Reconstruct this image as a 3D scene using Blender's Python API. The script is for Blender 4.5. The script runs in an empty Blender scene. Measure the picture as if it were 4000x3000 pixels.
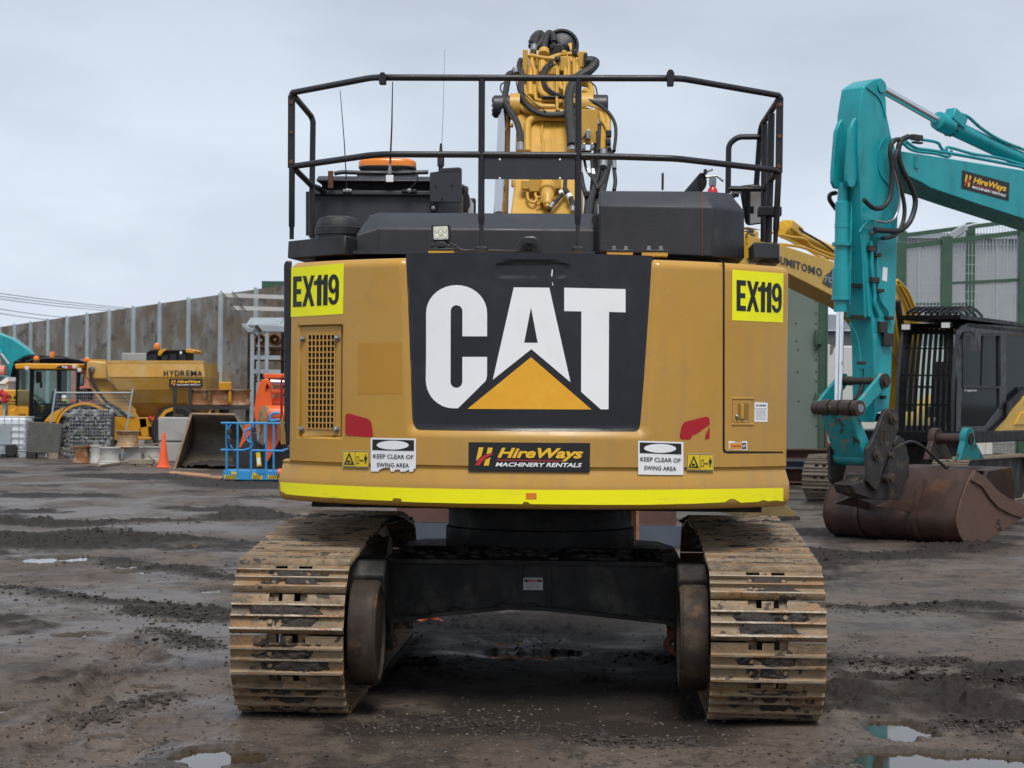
import bpy, bmesh, math, random
import numpy as np
from mathutils import Vector, Matrix
R = math.radians
random.seed(7)
RNG = np.random.default_rng(11)
scene = bpy.context.scene
COL = scene.collection

# ------------------------------------------------------------------ camera
PW, PH, FPX = 2212.0, 1659.0, 4470.0      # photograph measured on a 2212 px wide view
CAMH, ROLL, SHIFT = 1.74, R(0.6), 33.5
CAM = Vector((0, 0, CAMH))
cam = bpy.data.cameras.new('camera')
cam.sensor_width = 36.0
cam.lens = 36.0 * FPX / PW
cam.shift_y = SHIFT / PW
cam.clip_start, cam.clip_end = 0.1, 3000
cam.dof.use_dof = True
cam.dof.focus_distance = 11.6
cam.dof.aperture_fstop = 9.0
camo = bpy.data.objects.new('camera', cam)
COL.objects.link(camo)
camo.matrix_world = Matrix.Translation(CAM) @ Matrix.Rotation(R(90), 4, 'X') @ Matrix.Rotation(ROLL, 4, 'Z')
scene.camera = camo

# ------------------------------------------------------------------ sky, sun, exposure
SUN_EL, SUN_AZ = R(62), R(172)            # behind the camera, a little to the left
world = bpy.data.worlds.new('World')
scene.world = world
world.use_nodes = True
wn, wl = world.node_tree.nodes, world.node_tree.links
wn.clear()
wout = wn.new('ShaderNodeOutputWorld')
wbg = wn.new('ShaderNodeBackground')
sky = wn.new('ShaderNodeTexSky')
sky.sky_type = 'NISHITA'
sky.sun_disc = False
sky.sun_elevation = SUN_EL
sky.sun_rotation = SUN_AZ
sky.dust_density = 3.0
wtc = wn.new('ShaderNodeTexCoord')
wmap = wn.new('ShaderNodeMapping')
wmap.inputs['Scale'].default_value = (1.0, 1.0, 2.6)
wno = wn.new('ShaderNodeTexNoise')
wno.inputs['Scale'].default_value = 5.5
wno.inputs['Detail'].default_value = 5
wno.inputs['Roughness'].default_value = 0.5
wramp = wn.new('ShaderNodeValToRGB')
wramp.color_ramp.elements[0].position = 0.38
wramp.color_ramp.elements[0].color = (4.05, 4.5, 5.18, 1)
wramp.color_ramp.elements[1].position = 0.62
wramp.color_ramp.elements[1].color = (4.9, 5.42, 6.15, 1)
wsep = wn.new('ShaderNodeSeparateXYZ')
wmr = wn.new('ShaderNodeMapRange')
wmr.interpolation_type = 'SMOOTHSTEP'
wmr.inputs['From Min'].default_value = 0.0
wmr.inputs['From Max'].default_value = 0.26
wmr.inputs['To Min'].default_value = 1.1
wmr.inputs['To Max'].default_value = 0.74
wmul = wn.new('ShaderNodeMixRGB'); wmul.blend_type = 'MULTIPLY'; wmul.inputs['Fac'].default_value = 1.0
wmix = wn.new('ShaderNodeMixRGB')
wmix.inputs['Fac'].default_value = 0.93     # how much of the clear sky the cloud deck hides
wl.new(wtc.outputs['Generated'], wmap.inputs['Vector'])
wl.new(wmap.outputs['Vector'], wno.inputs['Vector'])
wl.new(wno.outputs['Fac'], wramp.inputs['Fac'])
wl.new(wtc.outputs['Generated'], wsep.inputs[0])
wl.new(wsep.outputs['Z'], wmr.inputs['Value'])
wl.new(wramp.outputs['Color'], wmul.inputs['Color1'])
wl.new(wmr.outputs['Result'], wmul.inputs['Color2'])
wl.new(sky.outputs['Color'], wmix.inputs['Color1'])
wl.new(wmul.outputs['Color'], wmix.inputs['Color2'])
wl.new(wmix.outputs['Color'], wbg.inputs['Color'])
wbg.inputs['Strength'].default_value = 0.083
wl.new(wbg.outputs['Background'], wout.inputs['Surface'])

sun = bpy.data.lights.new('sun', 'SUN')
sun.energy = 1.5
sun.angle = R(28)
sun.color = (1.0, 0.97, 0.92)
suno = bpy.data.objects.new('sun', sun)
COL.objects.link(suno)
sd = Vector((math.sin(SUN_AZ) * math.cos(SUN_EL), math.cos(SUN_AZ) * math.cos(SUN_EL), math.sin(SUN_EL)))
suno.rotation_euler = sd.to_track_quat('Z', 'Y').to_euler()

vs = scene.view_settings
vs.view_transform = 'Standard'
vs.look = 'None'
vs.exposure = 0.98
vs.gamma = 1.0
vs.use_curve_mapping = False

# ------------------------------------------------------------------ picking points of the photograph at a known distance
def ray(u, v):
    xl, yl = u - PW / 2, -(v - PH / 2) + SHIFT
    c, s = math.cos(ROLL), math.sin(ROLL)
    return Vector((xl * c - yl * s, FPX, xl * s + yl * c)) / FPX
SRC = PW / 4000.0
ZOOMS = {'Z1': (0, 1050, 1150, 2212), 'Z2': (1100, 80, 1400, 2212), 'Z3': (1800, 80, 700, 1508), 'Z4': (2400, 250, 900, 1866),
         'Z5': (3000, 250, 1000, 1659), 'Z6': (3000, 1150, 1000, 1659), 'Z7': (1080, 980, 1020, 1627), 'Z8': (2050, 980, 1050, 1675),
         'Y1': (850, 1900, 800, 1327), 'Y2': (1300, 1900, 1600, 2212), 'Y3': (2550, 1900, 750, 1244), 'Y4': (0, 1700, 1000, 1276),
         'Y5': (3100, 1900, 900, 1357), 'Y6': (0, 1350, 600, 1991), 'Y7': (600, 1050, 550, 1073), 'Y8': (3200, 1150, 800, 2042)}
def zz(k, x, y):
    if k is None: return x, y
    a, b, w, r = ZOOMS[k]
    return (a + x * w / r) * SRC, (b + y * w / r) * SRC
class Frame:
    def __init__(s, x=0, y=0, yaw=0, z=0):
        s.M = Matrix.Translation((x, y, z)) @ Matrix.Rotation(R(yaw), 4, 'Z')
        s.I = s.M.inverted()
        s.o = s.I @ CAM
        s.r = s.I.to_3x3()
    def plane(s, u, v, axis, val):
        d = s.r @ ray(u, v)
        return s.o + d * ((val - s.o[axis]) / d[axis])
    def y(s, k, x, y, val): return s.plane(*zz(k, x, y), 1, val)
    def x(s, k, x, y, val): return s.plane(*zz(k, x, y), 0, val)
    def z(s, k, x, y, val=0): return s.plane(*zz(k, x, y), 2, val)
    def loc(s, p): return s.I @ Vector(p)
WF = Frame()

# ------------------------------------------------------------------ mesh builder
def crom(pts, k=6):
    pts = [Vector(p) for p in pts]
    if len(pts) < 3: return pts
    P = [pts[0] * 2 - pts[1]] + pts + [pts[-1] * 2 - pts[-2]]
    out = []
    for i in range(1, len(P) - 2):
        a, b, c, d = P[i - 1:i + 3]
        for j in range(k):
            t = j / k
            out.append(0.5 * ((2 * b) + (c - a) * t + (2 * a - 5 * b + 4 * c - d) * t * t + (-a + 3 * b - 3 * c + d) * t ** 3))
    out.append(pts[-1])
    return out
def fillet(pts, r=0.05, k=4):
    pts = [Vector(p) for p in pts]
    out = [pts[0]]
    for i in range(1, len(pts) - 1):
        a, b, c = pts[i - 1:i + 2]
        d1, d2 = (a - b), (c - b)
        l = min(r, d1.length * 0.45, d2.length * 0.45)
        p, q = b + d1.normalized() * l, b + d2.normalized() * l
        for j in range(k + 1):
            t = j / k
            out.append(p * (1 - t) ** 2 + b * 2 * t * (1 - t) + q * t * t)
    out.append(pts[-1])
    return out
class MB:
    def __init__(s): s.v = []; s.f = []
    def add(s, vs, fs):
        n = len(s.v)
        s.v += [tuple(p) for p in vs]
        s.f += [tuple(i + n for i in f) for f in fs]
        return s
    def box(s, x0, x1, y0, y1, z0, z1, M=None):
        vs = [Vector((x, y, z)) for z in (z0, z1) for y in (y0, y1) for x in (x0, x1)]
        if M is not None: vs = [M @ p for p in vs]
        return s.add(vs, [(0, 2, 3, 1), (4, 5, 7, 6), (0, 1, 5, 4), (2, 6, 7, 3), (0, 4, 6, 2), (1, 3, 7, 5)])
    def cbox(s, c, sx, sy, sz, M=None):
        c = Vector(c)
        T = Matrix.Translation(c) @ (M if M is not None else Matrix())
        return s.box(-sx / 2, sx / 2, -sy / 2, sy / 2, -sz / 2, sz / 2, T)
    def bar(s, a, b, w, h, up=(0, 0, 1)):
        a, b = Vector(a), Vector(b)
        d = (b - a).normalized()
        x = d.cross(Vector(up))
        if x.length < 1e-4: x = d.cross(Vector((1, 0, 0)))
        x.normalize(); z = x.cross(d)
        vs = [p + x * i * w / 2 + z * j * h / 2 for p in (a, b) for i, j in ((-1, -1), (1, -1), (1, 1), (-1, 1))]
        return s.add(vs, [(0, 1, 2, 3), (7, 6, 5, 4), (0, 4, 5, 1), (1, 5, 6, 2), (2, 6, 7, 3), (3, 7, 4, 0)])
    def prism(s, poly, axis, a, b):
        def mk(p, t): return {'x': (t, p[0], p[1]), 'y': (p[0], t, p[1]), 'z': (p[0], p[1], t)}[axis]
        n = len(poly)
        return s.add([mk(p, a) for p in poly] + [mk(p, b) for p in poly],
                     [tuple(range(n)), tuple(range(2 * n - 1, n - 1, -1))] + [(i, i + n, (i + 1) % n + n, (i + 1) % n) for i in range(n)])
    def loop2(s, A, B):
        n = len(A)
        return s.add(list(A) + list(B), [tuple(range(n)), tuple(range(2 * n - 1, n - 1, -1))] + [(i, i + n, (i + 1) % n + n, (i + 1) % n) for i in range(n)])
    def tube(s, pts, r, n=8, caps=True):
        pts = [Vector(p) for p in pts]
        m = len(pts)
        rs = r if isinstance(r, (list, tuple)) else [r] * m
        nx = None; vs = []
        for i, p in enumerate(pts):
            d = (pts[min(i + 1, m - 1)] - pts[max(i - 1, 0)])
            if d.length < 1e-9: d = Vector((0, 0, 1))
            d.normalize()
            if nx is None:
                nx = d.cross(Vector((0, 0, 1)))
                if nx.length < 0.1: nx = d.cross(Vector((1, 0, 0)))
            nx = nx - d * nx.dot(d); nx.normalize()
            ny = d.cross(nx)
            k = 1.0
            if 0 < i < m - 1:
                c = (pts[i] - pts[i - 1]).normalized().dot((pts[i + 1] - pts[i]).normalized())
                k = min(1.5, 1 / math.sqrt(max(0.3, (1 + c) / 2)))
            for j in range(n):
                a = 2 * math.pi * j / n
                vs.append(p + (nx * math.cos(a) + ny * math.sin(a)) * rs[i] * k)
        fs = [(i * n + j, i * n + (j + 1) % n, (i + 1) * n + (j + 1) % n, (i + 1) * n + j) for i in range(m - 1) for j in range(n)]
        if caps: fs += [tuple(range(n - 1, -1, -1)), tuple(range((m - 1) * n, m * n))]
        return s.add(vs, fs)
    def cyl(s, a, b, r, r2=None, n=20):
        return s.tube([a, b], [r, r if r2 is None else r2], n)
    def lathe(s, prof, o=(0, 0, 0), d=(0, 0, 1), n=24, caps=True):
        o, d = Vector(o), Vector(d).normalized()
        return s.tube_rings([(o + d * h, r) for r, h in prof], d, n, caps)
    def tube_rings(s, rings, d, n, caps=True):
        d = Vector(d)
        nx = d.cross(Vector((0, 0, 1)))
        if nx.length < 0.1: nx = d.cross(Vector((0, 1, 0)))
        nx.normalize(); ny = d.cross(nx)
        m = len(rings)
        vs = [p + (nx * math.cos(2 * math.pi * j / n) + ny * math.sin(2 * math.pi * j / n)) * r for p, r in rings for j in range(n)]
        fs = [(i * n + j, i * n + (j + 1) % n, (i + 1) * n + (j + 1) % n, (i + 1) * n + j) for i in range(m - 1) for j in range(n)]
        if caps: fs += [tuple(range(n - 1, -1, -1)), tuple(range((m - 1) * n, m * n))]
        return s.add(vs, fs)
    def hull(s, pts):
        bm = bmesh.new()
        for p in pts: bm.verts.new(p)
        r = bmesh.ops.convex_hull(bm, input=bm.verts)
        dead = list({g for g in r['geom_interior'] + r['geom_unused'] if isinstance(g, bmesh.types.BMVert)})
        if dead: bmesh.ops.delete(bm, geom=dead, context='VERTS')
        bmesh.ops.dissolve_limit(bm, angle_limit=R(1), verts=bm.verts, edges=bm.edges)
        bm.verts.ensure_lookup_table(); bm.verts.index_update()
        s.add([v.co.copy() for v in bm.verts], [[v.index for v in f.verts] for f in bm.faces])
        bm.free()
        return s
    def mesh(s, name, smooth=35, fix=True):
        me = bpy.data.meshes.new(name)
        me.from_pydata(s.v, [], s.f)
        if fix:
            bm = bmesh.new(); bm.from_mesh(me)
            bmesh.ops.recalc_face_normals(bm, faces=bm.faces)
            bm.to_mesh(me); bm.free()
        if smooth:
            me.polygons.foreach_set('use_smooth', [True] * len(me.polygons))
            me.set_sharp_from_angle(angle=R(smooth))
        me.update()
        return me
    def build(s, name, mat, parent=None, bevel=0, seg=2, smooth=35, fix=True, kind=None):
        return link(name, s.mesh(name, smooth, fix), mat, parent, bevel, seg, kind)
def link(name, me, mat, parent=None, bevel=0, seg=2, kind=None):
    o = bpy.data.objects.new(name, me)
    COL.objects.link(o)
    if mat is not None and not me.materials: me.materials.append(mat)
    if parent is not None: o.parent = parent
    if bevel:
        b = o.modifiers.new('bevel', 'BEVEL')
        b.width, b.segments, b.limit_method, b.angle_limit = bevel, seg, 'ANGLE', R(28)
    if kind: o['kind'] = kind
    return o
def thing(name, label, cat, fr=None, group=None):
    o = bpy.data.objects.new(name, None)
    o.empty_display_size = 0.2
    COL.objects.link(o)
    if fr is not None: o.matrix_world = fr.M
    return tag(o, label, cat, group)
def tag(o, label, cat=None, group=None):
    o['label'] = label
    if cat: o['category'] = cat
    if group: o['group'] = group
    return o
def copy_tree(o, parent=None):
    c = o.copy(); COL.objects.link(c)
    if parent is not None: c.parent = parent
    for ch in list(o.children): copy_tree(ch, c)
    return c

# ------------------------------------------------------------------ materials
MATS = {}
def ramp(nt, fac, p0, p1, c0=(0, 0, 0, 1), c1=(1, 1, 1, 1)):
    r = nt.nodes.new('ShaderNodeValToRGB')
    r.color_ramp.elements[0].position, r.color_ramp.elements[1].position = p0, p1
    r.color_ramp.elements[0].color, r.color_ramp.elements[1].color = c0, c1
    nt.links.new(fac, r.inputs['Fac'])
    return r.outputs['Color']
def noise_node(nt, vec, scale, detail=4, rough=0.55, mapscale=None):
    if mapscale:
        m = nt.nodes.new('ShaderNodeMapping'); m.inputs['Scale'].default_value = mapscale
        nt.links.new(vec, m.inputs['Vector']); vec = m.outputs['Vector']
    n = nt.nodes.new('ShaderNodeTexNoise')
    n.inputs['Scale'].default_value, n.inputs['Detail'].default_value, n.inputs['Roughness'].default_value = scale, detail, rough
    nt.links.new(vec, n.inputs['Vector'])
    return n.outputs['Fac']
def mix(nt, fac, a, b, mode='MIX'):
    m = nt.nodes.new('ShaderNodeMixRGB'); m.blend_type = mode
    for k, x in (('Fac', fac), ('Color1', a), ('Color2', b)):
        if hasattr(x, 'is_linked'): nt.links.new(x, m.inputs[k])
        elif k == 'Fac': m.inputs[k].default_value = x
        else: m.inputs[k].default_value = (*x[:3], 1)
    return m.outputs['Color']
def paint(name, col, rough=0.5, metal=0.0, var=0.1, vs=2.5, layers=(), bump=0.02, bs=70, spec=0.5, coat=0.0, rvar=0.12, alpha=1.0, trans=0.0, ior=1.5):
    """layers: (colour, noise scale, threshold lo, hi, strength, stretch or None)"""
    m = bpy.data.materials.new(name); m.use_nodes = True
    nt = m.node_tree; b = nt.nodes['Principled BSDF']
    tc = nt.nodes.new('ShaderNodeTexCoord').outputs['Object']
    oi = nt.nodes.new('ShaderNodeObjectInfo'); vm = nt.nodes.new('ShaderNodeVectorMath'); vm.operation = 'MULTIPLY_ADD'   # each object its own piece of the pattern
    vm.inputs[1].default_value = (37.0, 71.0, 53.0)
    nt.links.new(oi.outputs['Random'], vm.inputs[0]); nt.links.new(tc, vm.inputs[2]); tc = vm.outputs[0]
    n1 = noise_node(nt, tc, vs, 5)
    lo = tuple(c * (1 - var) for c in col); hi = tuple(min(1, c * (1 + var)) for c in col)
    c = ramp(nt, n1, 0.3, 0.7, (*lo, 1), (*hi, 1))
    for L in layers:
        f = ramp(nt, noise_node(nt, tc, L[1], 7, 0.62, L[5] if len(L) > 5 else None), L[2], L[3], (0, 0, 0, 1), (L[4], L[4], L[4], 1))
        c = mix(nt, f, c, L[0])
    nt.links.new(c, b.inputs['Base Color'])
    fine = noise_node(nt, tc, bs, 4)
    r = ramp(nt, noise_node(nt, tc, vs * 3, 4), 0.3, 0.7, (max(0.02, rough - rvar),) * 3 + (1,), (min(1, rough + rvar),) * 3 + (1,))
    nt.links.new(r, b.inputs['Roughness'])
    b.inputs['Metallic'].default_value = metal
    b.inputs['Specular IOR Level'].default_value = spec
    b.inputs['Coat Weight'].default_value = coat
    b.inputs['Alpha'].default_value = alpha
    b.inputs['Transmission Weight'].default_value = trans
    if bump:
        bn = nt.nodes.new('ShaderNodeBump'); bn.inputs['Strength'].default_value = min(1, bump * 10); bn.inputs['Distance'].default_value = 0.01
        nt.links.new(fine, bn.inputs['Height']); nt.links.new(bn.outputs['Normal'], b.inputs['Normal'])
    b.inputs['IOR'].default_value = ior
    MATS[name] = m
    return m
def flat(name, col, rough=0.5, var=0.05, metal=0.0, bump=0):
    return paint(name, col, rough, metal, var, 8, bump=bump)
DUST = (0.16, 0.125, 0.09); RUST = (0.12, 0.045, 0.018); MUDC = (0.028, 0.021, 0.016)
M_CAT = paint('machine_yellow', (0.50, 0.268, 0.042), 0.34, var=0.06, rvar=.12, layers=[((0.45, 0.265, 0.075), 1.3, 0.42, 0.68, 0.7), ((0.33, 0.22, 0.10), 2.2, 0.52, 0.72, 0.35, (4, 4, 0.35)), ((0.28, 0.19, 0.10), 6, 0.6, 0.75, 0.35), ((0.1, 0.07, 0.04), 40, 0.72, 0.78, 0.5), ((0.52, 0.34, 0.14), 1.2, 0.66, 0.69, 0.4, (6, 6, 22))], bump=0.006, bs=25)
M_BOOM = paint('boom_yellow', (0.55, 0.315, 0.05), 0.4, var=0.08, layers=[((0.3, 0.18, 0.05), 4, 0.56, 0.74, 0.55, (2, 2, 0.6)), ((.12, .09, .06), 12, .64, .72, .5)], bump=0.006, bs=25)
M_BLK = paint('satin_black', (0.02, 0.021, 0.025), 0.42, var=0.25, layers=[((0.06, 0.058, 0.058), 4, 0.5, 0.8, 0.5, (2, 2, 0.6)), ((0.12, 0.1, 0.08), 25, 0.7, 0.78, 0.4)], bump=0.01)
M_PANEL = paint('gloss_black', (0.012, 0.013, 0.017), 0.28, var=0.2, layers=[((0.05, 0.05, 0.055), 2.2, 0.5, 0.8, 0.35)], bump=0)
M_HOOD = paint('hood_black', (0.027, 0.029, 0.036), 0.5, var=0.15, layers=[((0.06, 0.06, 0.062), 3, 0.5, 0.8, 0.4, (2, 2, 0.5)), ((0.13, 0.1, 0.07), 30, 0.72, 0.8, 0.3)], bump=0.01)
M_RAIL = paint('rail_black', (0.014, 0.013, 0.016), 0.42, var=0.3, layers=[(RUST, 14, 0.62, 0.75, 0.5)], bump=0.01)
M_RUB = paint('rubber_black', (0.018, 0.018, 0.019), 0.55, var=0.2, layers=[((0.1, 0.095, 0.09), 12, 0.55, 0.8, 0.4)], bump=0.01)
M_UNDER = paint('undercarriage_black', (0.011, 0.011, 0.011), 0.6, spec=.35, var=0.3, layers=[(MUDC, 7, 0.5, 0.65, 0.8), ((0.075, 0.07, 0.058), 3.0, 0.53, 0.66, 0.8, (1, 1, .6)), ((0.12, 0.08, 0.04), 14, 0.66, 0.71, 0.8)], bump=0.03, bs=30)
M_SHOE = paint('track_shoe_steel', (0.22, 0.155, 0.09), 0.62, var=0.3, vs=6, layers=[((0.27, 0.13, 0.04), 5, 0.5, 0.64, 0.8, (0.6, 2, 2)), ((0.085, 0.062, 0.042), 7, 0.53, 0.62, 0.8), ((0.32, 0.29, 0.24), 9, 0.6, 0.7, 0.6, (0.5, 3, 3)), (MUDC, 9, 0.585, 0.62, 0.95)], bump=0.06, bs=45)
M_GROU = paint('worn_grouser_steel', (0.32, 0.265, 0.2), 0.45, metal=0.2, var=0.3, vs=9, layers=[((0.27, 0.12, 0.035), 7, 0.5, 0.6, 0.8, (0.5, 2, 2)), ((0.06, 0.045, 0.035), 12, 0.6, 0.66, 0.8)], bump=0.04)
M_DRIVE = paint('worn_drive_steel', (0.038, 0.029, 0.023), 0.7, spec=.2, metal=0.0, var=0.35, layers=[((0.12, 0.085, 0.055), 4, 0.5, 0.64, 0.6), (MUDC, 5, 0.52, 0.62, 0.8), ((0.16, 0.08, 0.03), 7, 0.6, 0.68, 0.6)], bump=0.015)
M_MUD = paint('mud', (0.026, 0.02, 0.016), 0.75, var=0.35, vs=20, bump=0.12, bs=60)
M_CHROME = paint('chrome', (0.75, 0.76, 0.78), 0.12, metal=1.0, var=0.03, bump=0, rvar=0.03)
M_STEEL = paint('plain_steel', (0.33, 0.33, 0.34), 0.38, metal=0.8, var=0.15, bump=0.01)
M_RUST = paint('rust', RUST, 0.75, var=0.4, vs=12, layers=[((0.2, 0.08, 0.03), 14, 0.5, 0.7, 0.6)], bump=0.05)
M_WHITE = paint('sticker_white', (0.82, 0.83, 0.84), 0.4, var=0.03, layers=[((0.6, 0.58, 0.54), 7, 0.6, 0.8, 0.3)], bump=0)
M_LWHITE = paint('letter_white', (0.88, 0.89, 0.9), 0.4, var=0.02, layers=[((0.62, 0.62, 0.62), 4, 0.55, 0.8, 0.3)], bump=0)
M_TRI = paint('triangle_yellow', (0.83, 0.4, 0.02), 0.4, var=0.04, vs=12, layers=[((0.9, 0.5, 0.05), 14, 0.5, 0.7, 0.4)], bump=0)
M_FLUO = paint('fluorescent_yellow', (0.95, 0.93, 0.0), 0.5, var=0.03, layers=[((0.5, 0.45, 0.08), 25, 0.68, 0.76, 0.4), ((.75, .7, .03), 4, .55, .75, .5)], bump=0)
M_STRIPE = paint('reflective_yellow', (0.93, 0.86, 0.0), 0.35, var=0.03, layers=[((0.45, 0.38, 0.06), 9, 0.60, 0.70, 0.5, (0.25, 1, 5)), ((0.2, 0.16, 0.06), 30, 0.68, 0.74, 0.6, (.4, 1, 2))], bump=0)
M_INK = flat('black_ink', (0.012, 0.012, 0.012), 0.45)
M_RED = flat('reflector_red', (0.4, 0.006, 0.012), 0.22)
M_LRED = flat('logo_red', (0.55, 0.03, 0.03), 0.4)
M_LYEL = flat('logo_yellow', (0.85, 0.5, 0.03), 0.4)
M_WARN = flat('warning_yellow', (0.72, 0.52, 0.02), 0.4)
M_DARK = flat('void_black', (0.004, 0.004, 0.004), 0.9)
M_AMBER = paint('amber_lens', (0.75, 0.2, 0.01), 0.2, var=0.05, bump=0, coat=0.5)
M_CLEAR = paint('lamp_glass', (0.6, 0.62, 0.6), 0.1, var=0.05, bump=0, coat=0.5)
M_MIRROR = paint('mirror_glass', (0.7, 0.72, 0.74), 0.02, metal=1.0, var=0.01, bump=0, rvar=0.01)
M_GLASS = paint('dark_glass', (0.012, 0.017, 0.018), 0.06, var=0.05, bump=0, rvar=0.01, ior=1.08)

# ------------------------------------------------------------------ flat print: outlines and lettering laid on a surface
def arc(cx, cy, rx, ry, a0, a1, n=8):
    return [(cx + rx * math.cos(R(a0 + (a1 - a0) * i / n)), cy + ry * math.sin(R(a0 + (a1 - a0) * i / n))) for i in range(n + 1)]
def tess(outlines):
    """outlines: list of loops (first outer, rest holes or more outers) -> verts, faces"""
    cu = bpy.data.curves.new('t', 'CURVE'); cu.dimensions = '2D'; cu.fill_mode = 'BOTH'
    for L in outlines:
        sp = cu.splines.new('POLY'); sp.points.add(len(L) - 1)
        for p, q in zip(sp.points, L): p.co = (q[0], q[1], 0, 1)
        sp.use_cyclic_u = True
    vs, fs = curve_mesh(cu)
    return [(p.x, p.y) for p in vs], fs
def curve_mesh(cu):
    o = bpy.data.objects.new('t', cu); COL.objects.link(o)
    dg = bpy.context.evaluated_depsgraph_get()
    me = bpy.data.meshes.new_from_object(o.evaluated_get(dg))
    vs = [v.co.copy() for v in me.vertices]; fs = [tuple(p.vertices) for p in me.polygons]
    bpy.data.objects.remove(o); bpy.data.curves.remove(cu); bpy.data.meshes.remove(me)
    return vs, fs
def text2d(s, bold=0.0, shear=0.0, spacing=1.0):
    cu = bpy.data.curves.new('t', 'FONT'); cu.body = s; cu.size = 1; cu.fill_mode = 'BOTH'; cu.dimensions = '2D'
    cu.offset = bold; cu.shear = shear; cu.space_character = spacing; cu.resolution_u = 3
    vs, fs = curve_mesh(cu)
    xs = [p.x for p in vs]; ys = [p.y for p in vs]
    x0, x1, y0, y1 = min(xs), max(xs), min(ys), max(ys)
    return [((p.x - x0) / (x1 - x0), (p.y - y0) / (y1 - y0)) for p in vs], fs
def quadmap(q, pts):
    """unit square points (0..1, 0..1 upward) into the quad tl, tr, br, bl"""
    tl, tr, br, bl = [Vector(p) for p in q]
    return [((tl * (1 - s) + tr * s) * t + (bl * (1 - s) + br * s) * (1 - t)) for s, t in pts]
def print_on(name, mat, parent, vf, proj, cut=None, cutv=None):
    """vf: (2D verts, faces); proj(u, v) -> 3D; cut = spacing of vertical cuts so the print follows a curved surface"""
    vs, fs = vf
    bm = bmesh.new()
    bv = [bm.verts.new((p[0], p[1], 0)) for p in vs]
    for f in fs:
        try: bm.faces.new([bv[i] for i in f])
        except ValueError: pass
    if cut:
        xs = [p[0] for p in vs]
        x = math.floor(min(xs) / cut) * cut + cut
        while x < max(xs):
            bmesh.ops.bisect_plane(bm, geom=bm.verts[:] + bm.edges[:] + bm.faces[:], plane_co=(x, 0, 0), plane_no=(1, 0, 0))
            x += cut
    if cutv:
        ys = [p[1] for p in vs]
        y = math.floor(min(ys) / cutv) * cutv + cutv
        while y < max(ys):
            bmesh.ops.bisect_plane(bm, geom=bm.verts[:] + bm.edges[:] + bm.faces[:], plane_co=(0, y, 0), plane_no=(0, 1, 0))
            y += cutv
    bmesh.ops.triangulate(bm, faces=bm.faces)
    for v in bm.verts: v.co = proj(v.co.x, v.co.y)
    me = bpy.data.meshes.new(name); bm.to_mesh(me); bm.free()
    return link(name, me, mat, parent)
def rectvf(q):
    return [tuple(p) for p in q], [(0, 1, 2, 3)]
ZOOMS.update({'H1': (1820, 1700, 510, 2212), 'H2': (1320, 1680, 340, 2212), 'H3': (2820, 1530, 260, 1725), 'H4': (2000, 2230, 200, 2212)})
# ================================================================== ground
_T = RNG.random((256, 256))
def vnoise(x, y):
    xi, yi = np.floor(x).astype(int), np.floor(y).astype(int)
    fx, fy = x - xi, y - yi
    fx, fy = fx * fx * (3 - 2 * fx), fy * fy * (3 - 2 * fy)
    a, b = _T[xi % 256, yi % 256], _T[(xi + 1) % 256, yi % 256]
    c, d = _T[xi % 256, (yi + 1) % 256], _T[(xi + 1) % 256, (yi + 1) % 256]
    return (a * (1 - fx) + b * fx) * (1 - fy) + (c * (1 - fx) + d * fx) * fy - 0.5
def fbm(x, y, o=4, g=0.5):
    s, a = 0, 1.0
    for i in range(o):
        s = s + a * vnoise(x * 2 ** i + 17.3 * i, y * 2 ** i + 9.1 * i); a *= g
    return s
def gpt(k, x, y): 
    p = WF.z(k, x, y, 0); return (p.x, p.y)
RIDGES = [  # polyline on the ground, height, half width
    ('Y4', [(-60, 440), (130, 432), (320, 445), (560, 432), (900, 432), (1130, 425), (1276, 400)], 0.075, 0.45),
    ('Y4', [(-60, 515), (200, 540), (420, 520), (520, 490), (640, 505), (840, 520)], 0.10, 0.55),
    ('Y4', [(400, 610), (560, 620), (720, 655), (900, 660), (1050, 705), (1170, 715), (1300, 720)], 0.06, 0.28),
    ('Y4', [(-60, 765), (140, 775), (300, 815), (480, 835), (700, 855), (900, 862), (1180, 905)], 0.055, 0.22),
    ('Y4', [(700, 880), (900, 905), (1150, 940)], 0.05, 0.16),
    ('Y4', [(740, 965), (860, 1010), (950, 1050), (1060, 1090)], 0.03, 0.10),
    ('Y4', [(380, 1430), (520, 1380), (700, 1330), (860, 1290)], 0.022, 0.10),
    ('Y4', [(620, 200), (820, 205), (1000, 225), (1276, 260)], 0.10, 0.9),
    ('Y5', [(130, 400), (300, 420), (600, 430), (900, 390), (1150, 370)], 0.07, 0.4),
    ('Y5', [(200, 710), (480, 725), (700, 715), (900, 690)], 0.035, 0.18),
    ('Y5', [(210, 1050), (450, 1070), (760, 1080), (960, 1070)], 0.03, 0.13),
    ('Y5', [(450, 1130), (700, 1150), (1100, 1160), (1400, 1170)], 0.035, 0.14),
    ('Y5', [(930, 1400), (1100, 1430), (1260, 1460), (1400, 1440)], 0.04, 0.11),
    ('Y2', [(150, 1290), (420, 1270), (700, 1290), (1000, 1300), (1300, 1320)], 0.02, 0.12),
    ('Y2', [(1350, 1350), (1650, 1370), (1900, 1360)], 0.022, 0.08),
]
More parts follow.
